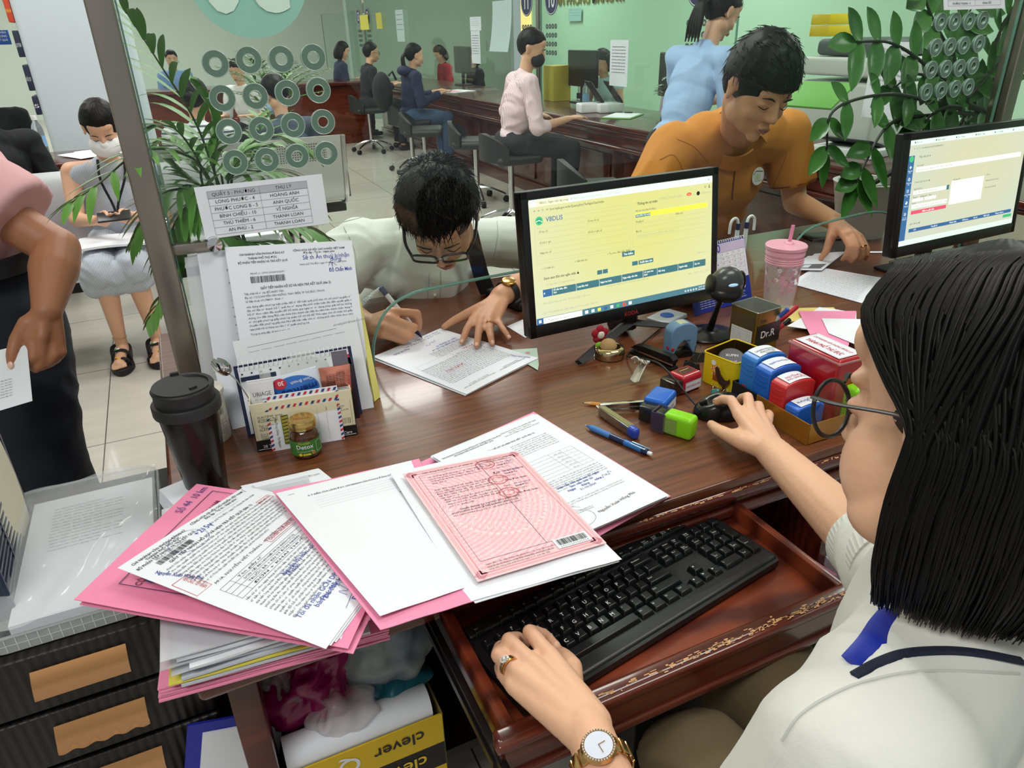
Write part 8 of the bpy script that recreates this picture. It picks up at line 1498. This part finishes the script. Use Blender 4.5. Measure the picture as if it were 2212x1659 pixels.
nd = nrm(hc+np.array([0,.04,-.02])-mid); nb = mid+nd*.085; fd = nrm(np.array([.05,-1,0])-nd*(np.array([.05,-1,0])@nd)); sd_ = np.cross(nd,fd); cp_ = lambda a,v: nb+(fd*math.cos(a)+sd_*math.sin(a))*(.076+.026*v)+nd*(.024-(.050+.022*abs(math.cos(a/2))**3)*v); MB().sheet(lambda u,v: cp_(.30+u*(2*PI-.60),v),36,4,.005).build('collar',ORC,t); MB().tube([cp_(.30+u*(2*PI-.60),1.0) for u in np.linspace(0,1,40)],.0026,6).build('collar_trim',DRD,t)
po_ = [o for o in t.children if o.name.startswith('polo_shirt')][0]; seam(po_,[(1588,352),(1586,380),(1583,405),(1581,430)],DRD,.0022,'placket'); seam(po_,[(1462,300),(1500,318),(1530,352)],mat('seam_orange','#a8691f',.8),.0012); seam(po_,[(1700,330),(1685,370),(1668,410),(1664,450)],MATS['seam_orange'],.0012); seam(po_,[(1425,345),(1455,335),(1475,370),(1482,410)],MATS['seam_orange'],.0012)
for sh,e_ in ((shl,el),(shr,er)): d = nrm(e_-sh); band('sleeve_trim',DRD,t,sh+(e_-sh)*.70,d,.0745,.004,.002)
# round paper badge on the chest
bpy.context.view_layer.update(); bc,bn = on_surface(po_,[(1634,380)])[0]; Zb = nrm(bn+np.array([0,-.3,0])); Xb = nrm(np.cross((0,0,1),Zb)); Yb = np.cross(Zb,Xb); bc = bc+Zb*.006; bt = MB().lathe([(.029,0),(.029,.0012)],tuple(bc),tuple(Zb),32).build('sticker',WHT,po_); i = Ink(); i.line([(-.024,.006),(-.014,.018),(.02,.014)],.002,INK); [i.line([(-.014+.012*k,.008),(-.014+.012*k,-.008),(-.006+.012*k,-.008),(-.006+.012*k,.008)],.0016,MATS['stamp_green']) for k in range(2)]; i.line([(-.018,-.014),(.018,-.014)],.001,INKG); i.build(bt,lambda x,y: (bc+Xb*x+Yb*y+Zb*.0014,Zb),name='sticker_print')
m = MB(); [m.cap(G((1.72+q*.1,2.2,.5)),G((1.66+q*.16,1.9,.48)),.085,.07) for q in (-1,1)]; [m.cap(G((1.66+q*.16,1.9,.47)),G((1.68+q*.16,1.95,.06)),.06,.05) for q in (-1,1)]; m.build('trousers',DKT,t)
# ================================================================ STANDING MAN AT THE LEFT EDGE
PKC = mat('cloth_dusty_pink','#d9a7ab',.85,noise=(60,.2)); t = thing('person','standing man in a dusty pink shirt at the left edge, holding a paper','person',(-.50,1.85,0)); O = np.array([-.50,1.85,0]); G = lambda p: np.asarray(p,float)-O
L4 = lambda x,y,d=1.34: G(AD(x/3.19,380+y/3.19,d)); m = MB(); sh = G((-.46,1.78,1.20)); el = L4(395,500,1.42); w_ = L4(325,930,1.35)
m.cap(sh,el,.050,.040); m.cap(el,el+(w_-el)*.35,.042,.044); m.cap(el+(w_-el)*.35,w_,.044,.026)
hand(m,w_,[L4(215,1110),L4(290,1115),L4(360,1125,1.36),L4(415,1165,1.37)],[[L4(235,1245),L4(165,1310),L4(95,1352)],[L4(290,1250,1.35),L4(270,1310,1.35),L4(245,1335,1.35)],[L4(380,1230,1.36),L4(330,1290,1.36),L4(285,1320,1.355)],[L4(430,1215,1.37),L4(385,1270,1.37),L4(330,1305,1.365)]],.027,.0098,[L4(190,1020,1.34),L4(115,1130,1.335),L4(85,1230,1.33),L4(85,1310,1.33)])
torso_pieces(m,G((-.62,1.86,.86)),G((-.62,1.82,1.10)),sh,G((-.80,1.82,1.20)),.92); m.cap(G((-.62,1.80,1.22)),G((-.62,1.76,1.34)),.055,.052); hcS = G((-.62,1.74,1.42)); RS = RM(160,-20); head_pieces(m,hcS,RS,.95); m.cap(G((-.82,1.8,1.2)),G((-.92,1.75,.95)),.05,.04); m.cap(G((-.92,1.75,.95)),G((-.75,1.55,.90)),.04,.03)
fuse(m,'body',SK_T,t,.0038,3); hair_cap(t,hcS,RS,.97,seed=5); face_parts(t,hcS,RS,.95); nails(t,[(L4(85,1305,1.325),L4(85,1310)-L4(85,1230),(-.3,-1,.2)),(L4(92,1350,1.335),L4(95,1352)-L4(165,1310),(-.3,-1,.3))],.006)
m = MB(); torso_pieces(m,G((-.62,1.86,.90)),G((-.62,1.82,1.10)),sh,G((-.80,1.82,1.20)),.92,.02); m.cap(sh,sh+(el-sh)*.74,.085,.092,flat='end'); m.cap(G(AD(-95,430,1.52)),G(AD(-80,610,1.48)),.13,.135,flat='end'); m.cap(G((-.82,1.8,1.2)),G((-.90,1.76,1.0)),.075,.07); m.cap(G((-.60,1.80,.93)),G((-.60,1.80,.83)),.13,.15,flat=True); fuse(m,'shirt',PKC,t,.007,3,folds(.009,8,2))
NVT = mat('cloth_dark_navy','#0f1422',.85,noise=(80,.2)); m = MB(); pv = AD(-70,640,1.50); rh = AD(35,690,1.52); rk = AD(85,985,1.58); lh = pv*2-rh; lk = rk+(lh-rh)*1.05; m.ell(G(pv),(.16,.12,.13))
for h_,k_ in ((rh,rk),(lh,lk)): m.cap(G(h_),G(k_),.092,.085); m.cap(G(k_),G((k_[0]+.02,k_[1]+.02,.07)),.084,.070,flat='end')
fuse(m,'trousers',NVT,t,.010,3,folds(.008,9,6)); m = MB(); [m.cap(G((k_[0]+.02,k_[1]+.06,.045)),G((k_[0]+.02,k_[1]-.12,.04)),.045,.036) for k_ in (rk,lk)]; m.build('shoe',SHOE,t)
band('belt',BKCL,t,G(pv+np.array([0,0,.075])),(0,0,1),.150,.035,.012)
hp_ = [AD(-60,905,1.29),AD(70,866,1.31),AD(58,742,1.335),AD(-60,770,1.325)]
qt,w_q,h_q,fnq = quad('paper_sheet','white page held between thumb and finger by the man at the left edge','paper',hp_,PAPER,.0006); i = Ink(); [i.scribble(w_q*.35,h_q*(.45-.045*k),w_q*.35,.003,INKG,5,.0004,0,k) for k in range(7)]; i.build(qt,fnq)
# ================================================================ THE CLERK IN THE RIGHT FOREGROUND
t = thing('person','woman clerk with a black bob in the right foreground, hands on keyboard and mouse','person',(.55,.15,0)); O = np.array([.55,.15,0]); G = lambda p: np.asarray(p,float)-O
R = RM(-5,-18,14); HS = .98; hcw = np.array([.503,.288,1.108])+np.array(RM(-10,-17,17) @ Vector((-.0774,-.0118,0)))-np.array(R @ Vector((-.0774,-.0118,0))); hc = G(hcw); m = MB(); head_pieces(m,hc,R,HS,True); [m.ell(Vector(hc)+R @ Vector((q*.040,.048,-.046)),(.024,.029,.040),R) for q in (-1,1)]; [m.ell(Vector(hc)+R @ Vector((q*.038,.032,-.080)),(.026,.038,.026),R) for q in (-1,1)]
shl = G(AD(1885,1650,.50)); shr = G(hcw+np.array([.205,.04,-.215])); ch = (shl+shr)/2+np.array([.0,-.03,-.12]); pel = G((hcw[0]+.02,hcw[1]-.30,.50))
m.cap((shl+shr)/2+np.array([0,0,.01]),hc+np.array(R @ Vector((0,-.03,-.05))),.050,.047); torso_pieces(m,pel,ch,shl,shr,.85)
K1 = lambda x,y,z: G(A(1040+x/5.042,1330+y/5.042,z)); K2 = lambda x,y,z: G(A(1500+x/4.1475,820+y/4.1475,z))
wl = K1(1160,1230,.745); fl = G(A(1395,1900,.735)); ell_ = G(AD(1600,1900,.60)); m.cap(shl,ell_,.045,.038); m.cap(ell_,fl,.038,.031); m.cap(fl,wl,.031,.0235)
hand(m,wl,[K1(735,430,.748),K1(560,530,.752),K1(430,640,.750),K1(340,760,.742)],[[K1(525,175,.745),K1(680,215,.722),K1(800,325,.708)],[K1(295,265,.745),K1(395,245,.722),K1(480,300,.706)],[K1(185,430,.742),K1(205,345,.722),K1(290,330,.706)],[K1(235,640,.732),K1(200,560,.716),K1(240,500,.704)]],.030,.0092,[K1(960,820,.74),K1(985,560,.728),K1(900,450,.715),K1(850,400,.706)])
wr_ = K2(690,640,.795); cuff = G(A(1868,1172,.845)); er = cuff+(cuff-wr_)*.55+np.array([0,0,-.01]); m.cap(shr,er,.045,.040); m.cap(er,cuff,.041,.038); m.cap(cuff,wr_,.036,.0245)
hand(m,wr_,[K2(395,300,.808),K2(500,290,.812),K2(590,330,.806),K2(650,410,.796)],[[K2(330,185,.818),K2(255,175,.806),K2(195,198,.795)],[K2(480,155,.822),K2(425,165,.804),K2(385,205,.790)],[K2(575,235,.806),K2(560,230,.790),K2(540,260,.780)],[K2(672,315,.790),K2(660,300,.778),K2(640,310,.768)]],.027,.0088,[K2(450,560,.795),K2(310,500,.785),K2(210,450,.778),K2(150,400,.772)])
for q in (-1,1): m.cap(pel+(q*.08,0,-.02),pel+(q*.10,.33,-.0),.07,.055); m.cap(pel+(q*.10,.33,0),pel+(q*.10,.33,-.40),.05,.035)
fuse(m,'body',SK_F,t,.0030,4,lambda c,n: .00035*noise.noise(c*220)); face_parts(t,hc,R,HS)
nails(t,[(K1(800,330,.709),K1(820,330,.708)-K1(690,215,.722),(.3,-.3,1)),(K2(150,405,.773),K2(140,400,.772)-K2(210,450,.778),(-.2,-.4,1)),(K2(198,198,.797),K2(190,198,.795)-K2(255,175,.806),(0,-.2,1))])
CRM2 = stripes('knit_cream','#dfe0da','#c9cac4',60,2,.85,width=.8,bump=.2); m = MB(); torso_pieces(m,pel,ch,shl,shr,.88,.018); m.ell((shl+shr)/2+(-.0,-.035,-.02),(.15,.075,.065)); m.cap(shl,shl+(ell_-shl)*.62,.072,.066,flat='end'); m.cap(shr,er,.060,.052); m.cap(er,cuff,.052,.0425,flat='end')
fuse(m,'knit_top',mat('cloth_offwhite','#dcddd6',.85,noise=(140,.25)),t,.006,4,folds(.006,7,3)); cd_ = nrm(wr_-cuff); MB().cyl(cuff-cd_*.06,cuff+cd_*.002,.0475,.0440,40).build('cuff',CRM2,t)
nb = (shl+shr)/2; kt_ = [o for o in t.children if o.name.startswith('knit_top')][0]; seam(kt_,[(1846,1462),(1900,1432),(1960,1412),(2040,1406),(2120,1412),(2205,1428)],mat('trim_navy','#10182e',.8),.0042,'neck_trim',.1,flat=.5); seam(kt_,[(1690,1600),(1730,1545),(1800,1500),(1880,1470),(2000,1450),(2200,1455)],mat('seam_cream','#c6c7c0',.8),.0012); seam(kt_,[(1930,1325),(1905,1355),(1880,1395),(1845,1436)],mat('ribbon_blue','#1c2f9e',.5),.009,'lanyard',.1,flat=.25)
# fall of hair: overlapping locks down to the jaw and the nape
HS2 = .97; PH = lambda x,y,z: np.array(Vector(hc)+R @ Vector((x*HS2,y*HS2,z*HS2))); hair_cap(t,hc,R,1.0,strands=0,seed=31,lift=1.02,m_=HAIR); m = MB(); rnd = random.Random(17)
def lock(rr,wide,jit=0.):
 a = PI*(-.02+1.04*rnd.random()); x,y = -math.cos(a),-math.sin(a); y0 = .078-.17*rnd.random(); q = wide*rnd.uniform(.97,1.03)
 xs,ys = .089*x,-.014+.098*y; ys = min(ys,-.020+.012*rnd.random()); e = PH(xs*1.05*q,ys*1.03*q,-.012); out_ = nrm((e-hc)*[1,1,0]); zb = hcw[2]-.126+.014*max(0,-y)+rnd.uniform(-.008,.008)-O[2]
 f = lambda k: np.array([0,0,1.])*(e[2]+(zb-e[2])*k); g2 = lambda k,o: e*[1,1,0]+out_*o+f(k)+np.array([rnd.gauss(0,jit),rnd.gauss(0,jit),0])
 return bez([PH(.004*x,y0,.130-.35*abs(y0)**1.5),PH(xs*.55*q,ys*.35+y0*.6,.113),PH(xs*.90*q,ys*.35+y0*.62,.078),PH(xs*1.02*q,ys*.70+y0*.34,.036),e,g2(.35,.008),g2(.7,.006),g2(1.,-.006)],4)
for k in range(3200): m.tube(lock(0,.985+.06*rnd.random(),.0006),[.0010,.0018,.0022,.0022,.0021,.0019,.0004],3)
m.build('hair_fall',HAIR,t,ang=180); m = MB()
for k in range(200): m.tube(lock(0,1.04+.02*rnd.random(),.002),.0003,3)
for k in range(0):   # loose hairs in front of the ear and over the forehead
 y0 = rnd.uniform(.02,.085); m.tube(bez([PH(-.02,.05,.120),PH(-.062,.055+rnd.gauss(0,.006),.085),PH(-.078,.035+rnd.gauss(0,.012),.03),PH(-.080,y0*.5-.01,-.02+rnd.gauss(0,.02)),PH(-.079,-.01+rnd.gauss(0,.012),-.06)],5),.0003,3)
m.build('loose_hair',HAIR,t,ang=180); t_cl = t
g = glasses(t,hcw,R,HS,mat('frame_matte_black','#15171a',.35),True,lab='round black glasses worn by the woman clerk in the foreground',wid=.027,hgt=.0245)
P_ = lambda x,y,z: np.array(Vector(hcw)+R @ Vector((x*HS,y*HS,z*HS)))-hcw; Ink().text(0,-.0014,.0042,'BLAKE',mat('print_silver','#7d8288',.4)).build(g,lambda u,v: (P_(-.0768,.088-u*.95,.0055+v),np.array(R @ Vector((-1,.25,0)))),.0022)
# ring, watch
rc = K1(300,545,.7475); ra_ = nrm(K1(185,430,.742)-K1(430,640,.750)); RGM = mat('ring_white_gold','#d9d3c8',.15,1.); band('ring',GOLD,t,rc+ra_*-.004,ra_,.0103,.0028,.0012); band('ring',RGM,t,rc,ra_,.0103,.0030,.0014); m = MB(); ru = nrm(np.array([-.35,-.25,1.])-ra_*(np.array([-.35,-.25,1.])@ra_)); c0_ = rc+ru*.0125; GEM = mat('gem','#ffffff',.02,trans=.6,ior=2.0); m.ell(c0_,.0028,n=8,m=5); Xr,Yr,_ = frame(ru); [m.ell(c0_+(Xr*math.cos(a)+Yr*math.sin(a))*.0042,.0011,n=6,m=4) for a in np.linspace(0,2*PI,12)]; m.build('gemstone',GEM,t)
wa = nrm(fl-wl); wc = G(A(1305,1648,.745)); wc = wl+wa*float((wc-wl)@wa); WG = mat('watch_rose','#d9b078',.18,1.); wu = nrm(np.array([-.25,-.45,1.])-wa*(np.array([-.25,-.45,1.])@wa)); m = MB(); Xw = np.cross(wa,wu)
for k in range(15): a = .55+k*(2*PI-1.1)/14; d = wu*math.cos(a)+Xw*math.sin(a); Rk = Matrix((wa,np.cross(d,wa),d)).transposed(); m.box(wc+d*.0295,(.016,.0092,.003),Rk,bev=.001)
m.build('watch_bracelet',WG,t); m = MB(); cw_ = wc+wu*.0285; m.mat(WG).lathe([(.0165,0),(.0175,.003),(.0160,.006)],tuple(cw_),tuple(wu),40); m.mat(mat('watch_face','#d8dcea',.15)).lathe([(.0135,.0062),(0,.0064)],tuple(cw_),tuple(wu),32); m.mat(GEM); Xw2,Yw2,_ = frame(wu); [m.ell(cw_+(Xw2*math.cos(a)+Yw2*math.sin(a))*.0150+wu*.006,.0011,n=6,m=4) for a in np.linspace(0,2*PI,36)]; m.mat(WG); m.tube([cw_+wu*.007,cw_+wu*.007+Xw2*.009],.0004,4); m.tube([cw_+wu*.007,cw_+wu*.007+Yw2*.007],.0005,4); m.build('watch_case',None,t)
KHA = mat('cloth_khaki','#5e5038',.85,noise=(90,.3)); m = MB()
for q,kn in ((-1,G((.43,.43,.56))),(1,G((.60,.50,.565)))): m.cap(pel+(q*.09,.02,.0),kn,.095,.072); m.cap(kn,kn+(.0,.03,-.44),.072,.070,flat='end')
fuse(m,'trousers',KHA,t,.009,4,folds(.010,9,5)); m = MB(); [m.cap(k_+(0,-.03,-.50),k_+(0,.12,-.51),.045,.036) for k_ in (G((.43,.46,.56)),G((.60,.53,.56)))]; m.build('shoe',SHOE,t)
oc = thing('office_chair','dark office chair under the woman clerk in the foreground','chair',(.57,.05,0)); MB().box((0,0,.40),(.48,.48,.08),bev=.035).build('seat',BKCL,oc); MB().cyl((0,0,.08),(0,0,.38),.03).build('gas_post',BLKM,oc); [MB().box((math.cos(a)*.14,math.sin(a)*.14,.06),(.28,.04,.03),Matrix.Rotation(a,3,'Z'),bev=.008).build('base_leg',BLKM,oc) for a in np.arange(5)*1.2566]
# ================================================================ PLANTS
LF1 = mat('leaf_palm','#5f9436',.45,var='#3f7024',noise=(3,.05)); LF2 = mat('leaf_zz','#2f6024',.22,var='#4d8038',noise=(9,.1),coat=.4); STM = mat('stem_green','#2f4a1e',.5); STD = mat('stem_dark','#1f2419',.5)
def leaflet(m,p,d,up,L,w,droop=.3,curl=.0,n=7):
 d = nrm(d); up = np.asarray(up,float); s_ = nrm(np.cross(d,up)); up = np.cross(s_,d); C = [np.asarray(p)+d*L*u-np.array([0,0,1])*droop*L*u*u for u in np.linspace(0,1,n)]; W_ = [w*math.sin(PI*min(1,u*.92+.06))**.8*(1-.3*u) for u in np.linspace(0,1,n)]; W_[-1] = w*.03
 vs = []; [vs.extend((c-s_*q,c-up*q*.25*(1+curl),c+s_*q)) for c,q in zip(C,W_)]; fs = [x for k in range(n-1) for x in ((3*k,3*k+1,3*k+4,3*k+3),(3*k+1,3*k+2,3*k+5,3*k+4))]; m.add(vs,fs)
def frond(t,path,L0,n=12,w=.009,droop=.45,seed=0):
 P = bez(path,8); rnd = random.Random(seed); MB().tube(P,[.0032,.0022,.001],6).build('stem',STM,t); m = MB()
 for k in range(n):
  u = .30+.70*k/(n-1); j = min(int(u*(len(P)-1)),len(P)-2); d = nrm(P[j+1]-P[j]); sd = nrm(np.cross(d,(0,0,1)))
  for q in (-1,1): leaflet(m,P[j],d*(.55+.4*u)+sd*q*(1.0-.35*u)+np.array([0,0,.12]),(0,0,1),L0*(math.sin(PI*(.22+.62*u)))*rnd.uniform(.85,1.1),w*rnd.uniform(.8,1.15),droop*rnd.uniform(.6,1.3))
 m.build('foliage',LF1,t,ang=180)
pl = thing('potted_palm','feathery green palm in a pot on the counter behind the glass at the left','plant',(.13,1.56,.75)); PO = np.array([.13,1.56,.75]); g_ = lambda px,py,y: AY(px,py,y)-PO
POT = mat('pot_white','#cfcfca',.4); MB().lathe([(0,0),(.05,0),(.07,.09),(.075,.095),(.065,.095),(.06,.085),(0,.085)],n=32).build('pot',POT,pl); base = np.array([0,0,.09])
for k,(pth,L0,n) in enumerate([([(470,390,1.56),(420,260,1.55),(340,130,1.52),(265,15,1.50)],.11,12),([(460,400,1.55),(390,330,1.48),(300,330,1.40),(215,395,1.33),(150,440,1.30)],.075,9),([(480,390,1.6),(520,330,1.62),(590,290,1.64),(680,330,1.66)],.085,12),([(455,400,1.62),(400,330,1.66),(350,300,1.7),(310,330,1.72)],.09,11),([(470,400,1.5),(470,300,1.5),(460,240,1.5),(430,190,1.5)],.08,11),([(440,430,1.5),(380,410,1.47),(330,440,1.45),(290,520,1.44)],.075,10),([(500,400,1.55),(560,370,1.52),(620,380,1.5),(680,440,1.48)],.08,11),([(470,430,1.48),(520,440,1.45),(600,470,1.43),(680,500,1.42),(720,530,1.41)],.07,13),([(450,430,1.46),(400,450,1.44),(370,500,1.42),(350,560,1.41)],.07,11),([(450,430,1.5),(430,350,1.5),(380,280,1.48),(330,270,1.47)],.08,10),([(500,410,1.6),(540,350,1.66),(560,300,1.7),(560,250,1.74)],.07,10),([(450,450,1.44),(440,470,1.43),(520,520,1.42),(600,520,1.41)],.06,12),([(430,470,1.43),(390,560,1.42),(350,640,1.41),(325,690,1.40)],.05,9),([(480,430,1.52),(430,400,1.5),(400,380,1.5),(370,350,1.5)],.07,9),([(500,430,1.5),(500,380,1.5),(530,330,1.5),(590,310,1.48)],.07,10)]):
 frond(pl,[base]+[g_(*p) for p in pth[0:]],L0*1.3,n,.0085,.38,k)
zz = thing('potted_plant','glossy zamioculcas with thick dark stems behind the glass at the upper right','plant',(1.98,1.62,.75)); ZO = np.array([1.98,1.62,.75]); MB().lathe([(0,0),(.07,0),(.10,.16),(.105,.17),(.09,.17),(.085,.15),(0,.15)],n=32).build('pot',POT,zz)
for k,(pth,L0,n) in enumerate([(a_,b_*1.75,int(c_*.85)) for a_,b_,c_ in [([(2110,250,1.55),(2010,150,1.5),(1930,95,1.48),(1850,90,1.46)],.065,8),([(2080,260,1.52),(1990,215,1.46),(1900,205,1.42),(1800,240,1.40),(1785,330,1.40)],.048,8),([(2100,250,1.6),(2060,130,1.58),(2010,30,1.56),(1990,-40,1.55)],.07,9),([(2130,250,1.6),(2140,130,1.58),(2180,30,1.56),(2230,-20,1.55)],.07,9),([(2100,260,1.5),(2000,250,1.46),(1920,270,1.43),(1870,350,1.41),(1850,395,1.40)],.055,8),([(2120,240,1.65),(2080,170,1.7),(2060,90,1.72),(2110,0,1.74)],.08,9),([(2120,260,1.48),(2090,220,1.45),(2130,170,1.44),(2170,120,1.43)],.06,7),([(2110,260,1.5),(2060,230,1.47),(2010,250,1.45),(1990,290,1.44)],.07,6),([(2110,250,1.55),(2050,190,1.52),(1980,160,1.5),(1930,190,1.48)],.06,7)]]):
 P = bez([np.array([0,0,.15])]+[AY(*p)-ZO for p in pth],8); MB().tube(P,[.007,.005,.0025],8).build('stem',STD,zz); m = MB(); rnd = random.Random(k)
 for j in range(n):
  L0_ = L0; u = .34+.66*j/(n-1); q = min(int(u*(len(P)-1)),len(P)-2); d = nrm(P[q+1]-P[q]); sd = nrm(np.cross(d,(0,-1,.3)))
  for s_ in (-1,1): leaflet(m,P[q],d*.6+sd*s_*.9+np.array([0,-.15,.05]),(0,-1,.6),L0*rnd.uniform(.85,1.15),L0*.30,.15,.6)
 leaflet(m,P[-1],P[-1]-P[-2],(0,-1,.5),L0,L0*.27,.1); m.build('foliage',LF2,zz,ang=180)
sp = thing('potted_plant','small leafy plant in a yellow-green vase on the far counter','plant',(*A(1452,262)[:2],.752)); MB().lathe([(0,0),(.04,0),(.05,.06),(.03,.12),(.035,.13)],n=20).build('vase',mat('vase_lime','#b7bf52',.3),sp); m = MB(); rnd = random.Random(2)
for k in range(46): a = rnd.uniform(0,6.28); e = rnd.uniform(.1,1.3); p = np.array([math.cos(a)*.1*math.cos(e),math.sin(a)*.1*math.cos(e),.13+.16*math.sin(e)]); leaflet(m,p,(math.cos(a),math.sin(a),.4),(0,0,1),.07,.02,.4)
m.build('foliage',LF2,sp,ang=180)
fp = thing('potted_plant','tall feathery plant in a white pot standing beyond the waiting seats','plant',(.92,6.6,0)); MB().lathe([(0,0),(.12,0),(.17,.62),(.18,.66),(.15,.66),(.14,.6),(0,.6)],n=32).build('pot',WHT,fp)
for k in range(22): a = 2*PI*k/22+.2; r_ = random.Random(k).uniform(.3,.5); h_ = random.Random(k+9).uniform(.25,.62); frond(fp,[np.array([0,0,.62]),np.array([.4*r_*math.cos(a),.4*r_*math.sin(a),.68+h_*.7]),np.array([r_*math.cos(a),r_*math.sin(a),.66+h_])],.13,9,.014,.3,k)
# ================================================================ THINGS ON THE FAR COUNTER
def mon_back(label,x,y,z0=.75,w=.50,h=.30,rz=PI/2): t = thing('computer_monitor',label,'monitor',(x,y,z0),rz); MB().box((0,0,.28),(w,.03,h),bev=.01).build('housing',BLK,t); MB().cyl((0,0,.01),(0,0,.2),.02).build('stand_neck',BLK,t); MB().box((0,0,.006),(.2,.16,.012),bev=.004).build('stand_base',BLK,t); return t
mon_back('black monitor in front of the aqua-clad clerk',3.50,6.02); mon_back('black monitor right of the white notice on the glass',3.50,4.62); mon_back('black monitor left of the pink striped man',3.50,8.9)
for k,(px,lab) in enumerate([(1268,'white stand with a tilted tablet on the far counter, left of its pair'),(1308,'white stand with a tilted tablet on the far counter, right of its pair')]):
 p = A(px,243); t = thing('tablet_stand',lab,'tablet stand',(p[0]+.03,p[1],.7505),PI/2-.2); MB().box((0,0,.035),(.13,.20,.07),bev=.01).build('stand_body',WHT,t); MB().box((0,-.03,.15),(.13,.012,.20),Matrix.Rotation(-.65,3,'X'),bev=.005).build('tablet',BLKM,t); MB().box((0,-.036,.155),(.112,.006,.175),Matrix.Rotation(-.65,3,'X')).build('tablet_screen',mat('tablet_glass','#8b8286',.2),t)
for k,(px,py,lab) in enumerate([(1345,252,'green-edged clipboard with white papers on the far counter')]): p = A(px,py); t = thing('clipboard',lab,'clipboard',(*p[:2],.7515),-.9); MB().box((0,0,.003),(.23,.32,.006),bev=.001).build('board',mat('board_green','#7fbf58',.5),t); MB().box((0,0,.008),(.21,.29,.003)).build('papers',PAPER,t); MB().box((0,.14,.014),(.06,.02,.012),bev=.004).build('clip',BLK,t)
for px,py,lab in ((1250,205,'white corded counter pen by the tablets'),(1432,262,'white corded counter pen by the small plant')): p = A(px,py+8); t = thing('counter_pen',lab,'pen',(p[0],p[1],.7505),group=None); MB().cyl((0,0,0),(0,0,.05),.02).build('pen_base',NAVY,t); MB().cyl((0,0,.05),(0,0,.16),.009).build('pen_body',WHT,t); MB().tube(bez([(0,0,.16),(.02,-.01,.18),(.04,-.02,.14),(.04,-.02,.01)],5),.006).build('cord',WHT,t)
p = A(1240,200); t = thing('water_bottle','small clear water bottle with blue label behind the tablets','bottle',(3.36,5.72,.7505)); MB().lathe([(.03,0),(.03,.14),(.012,.18),(.012,.2)],n=20).build('body',MATS['bottle_clear'],t); MB().lathe([(.0305,.04),(.0305,.1)],n=20,closed=False).build('label_band',MATS['label_blue'],t)
p = A(960,180); t = thing('paper_sheet','white and pink papers by the arm of the woman in the navy hoodie','paper',(3.05,8.0,.752),.3); MB().box((0,0,.003),(.30,.32,.006)).build('sheet',PAPER,t); MB().box((-.05,.02,.0075),(.14,.2,.003)).build('pink_slip',PINK,t)
t = thing('table_box','yellow box with a dark logo behind the pink striped man','box',(3.42,6.35,.7505)); MB().box((0,0,.15),(.18,.20,.30),bev=.004).build('carton',mat('carton_mustard','#c9b03c',.5),t)
pr = thing('office_printer','large off-white office printer behind the man in orange','printer',(3.95,3.35,0)); OW = mat('plastic_offwhite','#c9cdc6',.4); m = MB(); m.box((0,0,.52),(.62,.62,1.04),bev=.02); m.build('printer_body',OW,pr); MB().box((0,0,1.12),(.60,.60,.10),bev=.02).build('scanner_unit',OW,pr); MB().box((.02,0,1.22),(.5,.5,.09),bev=.03).build('document_feeder',mat('plastic_slate','#4e5656',.5),pr); MB().box((-.34,.08,1.02),(.10,.26,.02),Matrix.Rotation(-.35,3,'Y'),bev=.006).build('control_panel',mat('panel_grey','#8f9490',.4),pr); MB().box((-.312,0,.70),(.006,.5,.02)).build('drawer_gap',BLKM,pr)
for k in range(2): t = thing('toner_box',['upper yellow carton on top of the office printer','lower yellow carton on top of the office printer'][k],'box',(3.95,3.72,1.275+.065*(1-k))); MB().box((0,0,.03),(.20,.15,.06),bev=.003).build('carton',YT,t)
t = thing('document_tray','white stack of documents and devices at the right end of the far counter','tray',(3.2,2.75,.7505),.2); MB().box((0,0,.02),(.24,.34,.04),bev=.006).build('tray_body',WHT,t); MB().box((-.0,.0,.055),(.20,.28,.012),Matrix.Rotation(.25,3,'Y'),bev=.003).build('tablet',BLKM,t)
a4 = AX(1915,175,3.205); t = thing('paper_notice','white poster of printed names on the glass behind the large plant','notice',a4); MB().sheet(lambda u,v: (0,(.5-u)*.22,(v-.5)*.34),2,2,.001).build('sheet',PAPER,t); i = Ink(); [i.text(0,.13-.022*k,.016,s_,INKG,'CENTER',fit=.18) for k,s_ in enumerate(['TRẢ KẾT QUẢ GIẤY CHỨNG','NHẬN LÀ GIAO ĐỐI VỚI NHỮNG','TRƯỜNG HỢP ĐƯỢC LẬP','phường Long Phước, Tăng Nhơn','Phú A, Cát Lái, Thảo Điền, Bình','Bình Phước, Phú Thiêm, Phước','B, Phước Bình, Thạnh Mỹ','Lợi Đông, Linh Đông, Bình'])]; i.build(t,lambda x,y: ((-.002,-x,y),(-1,0,0)))
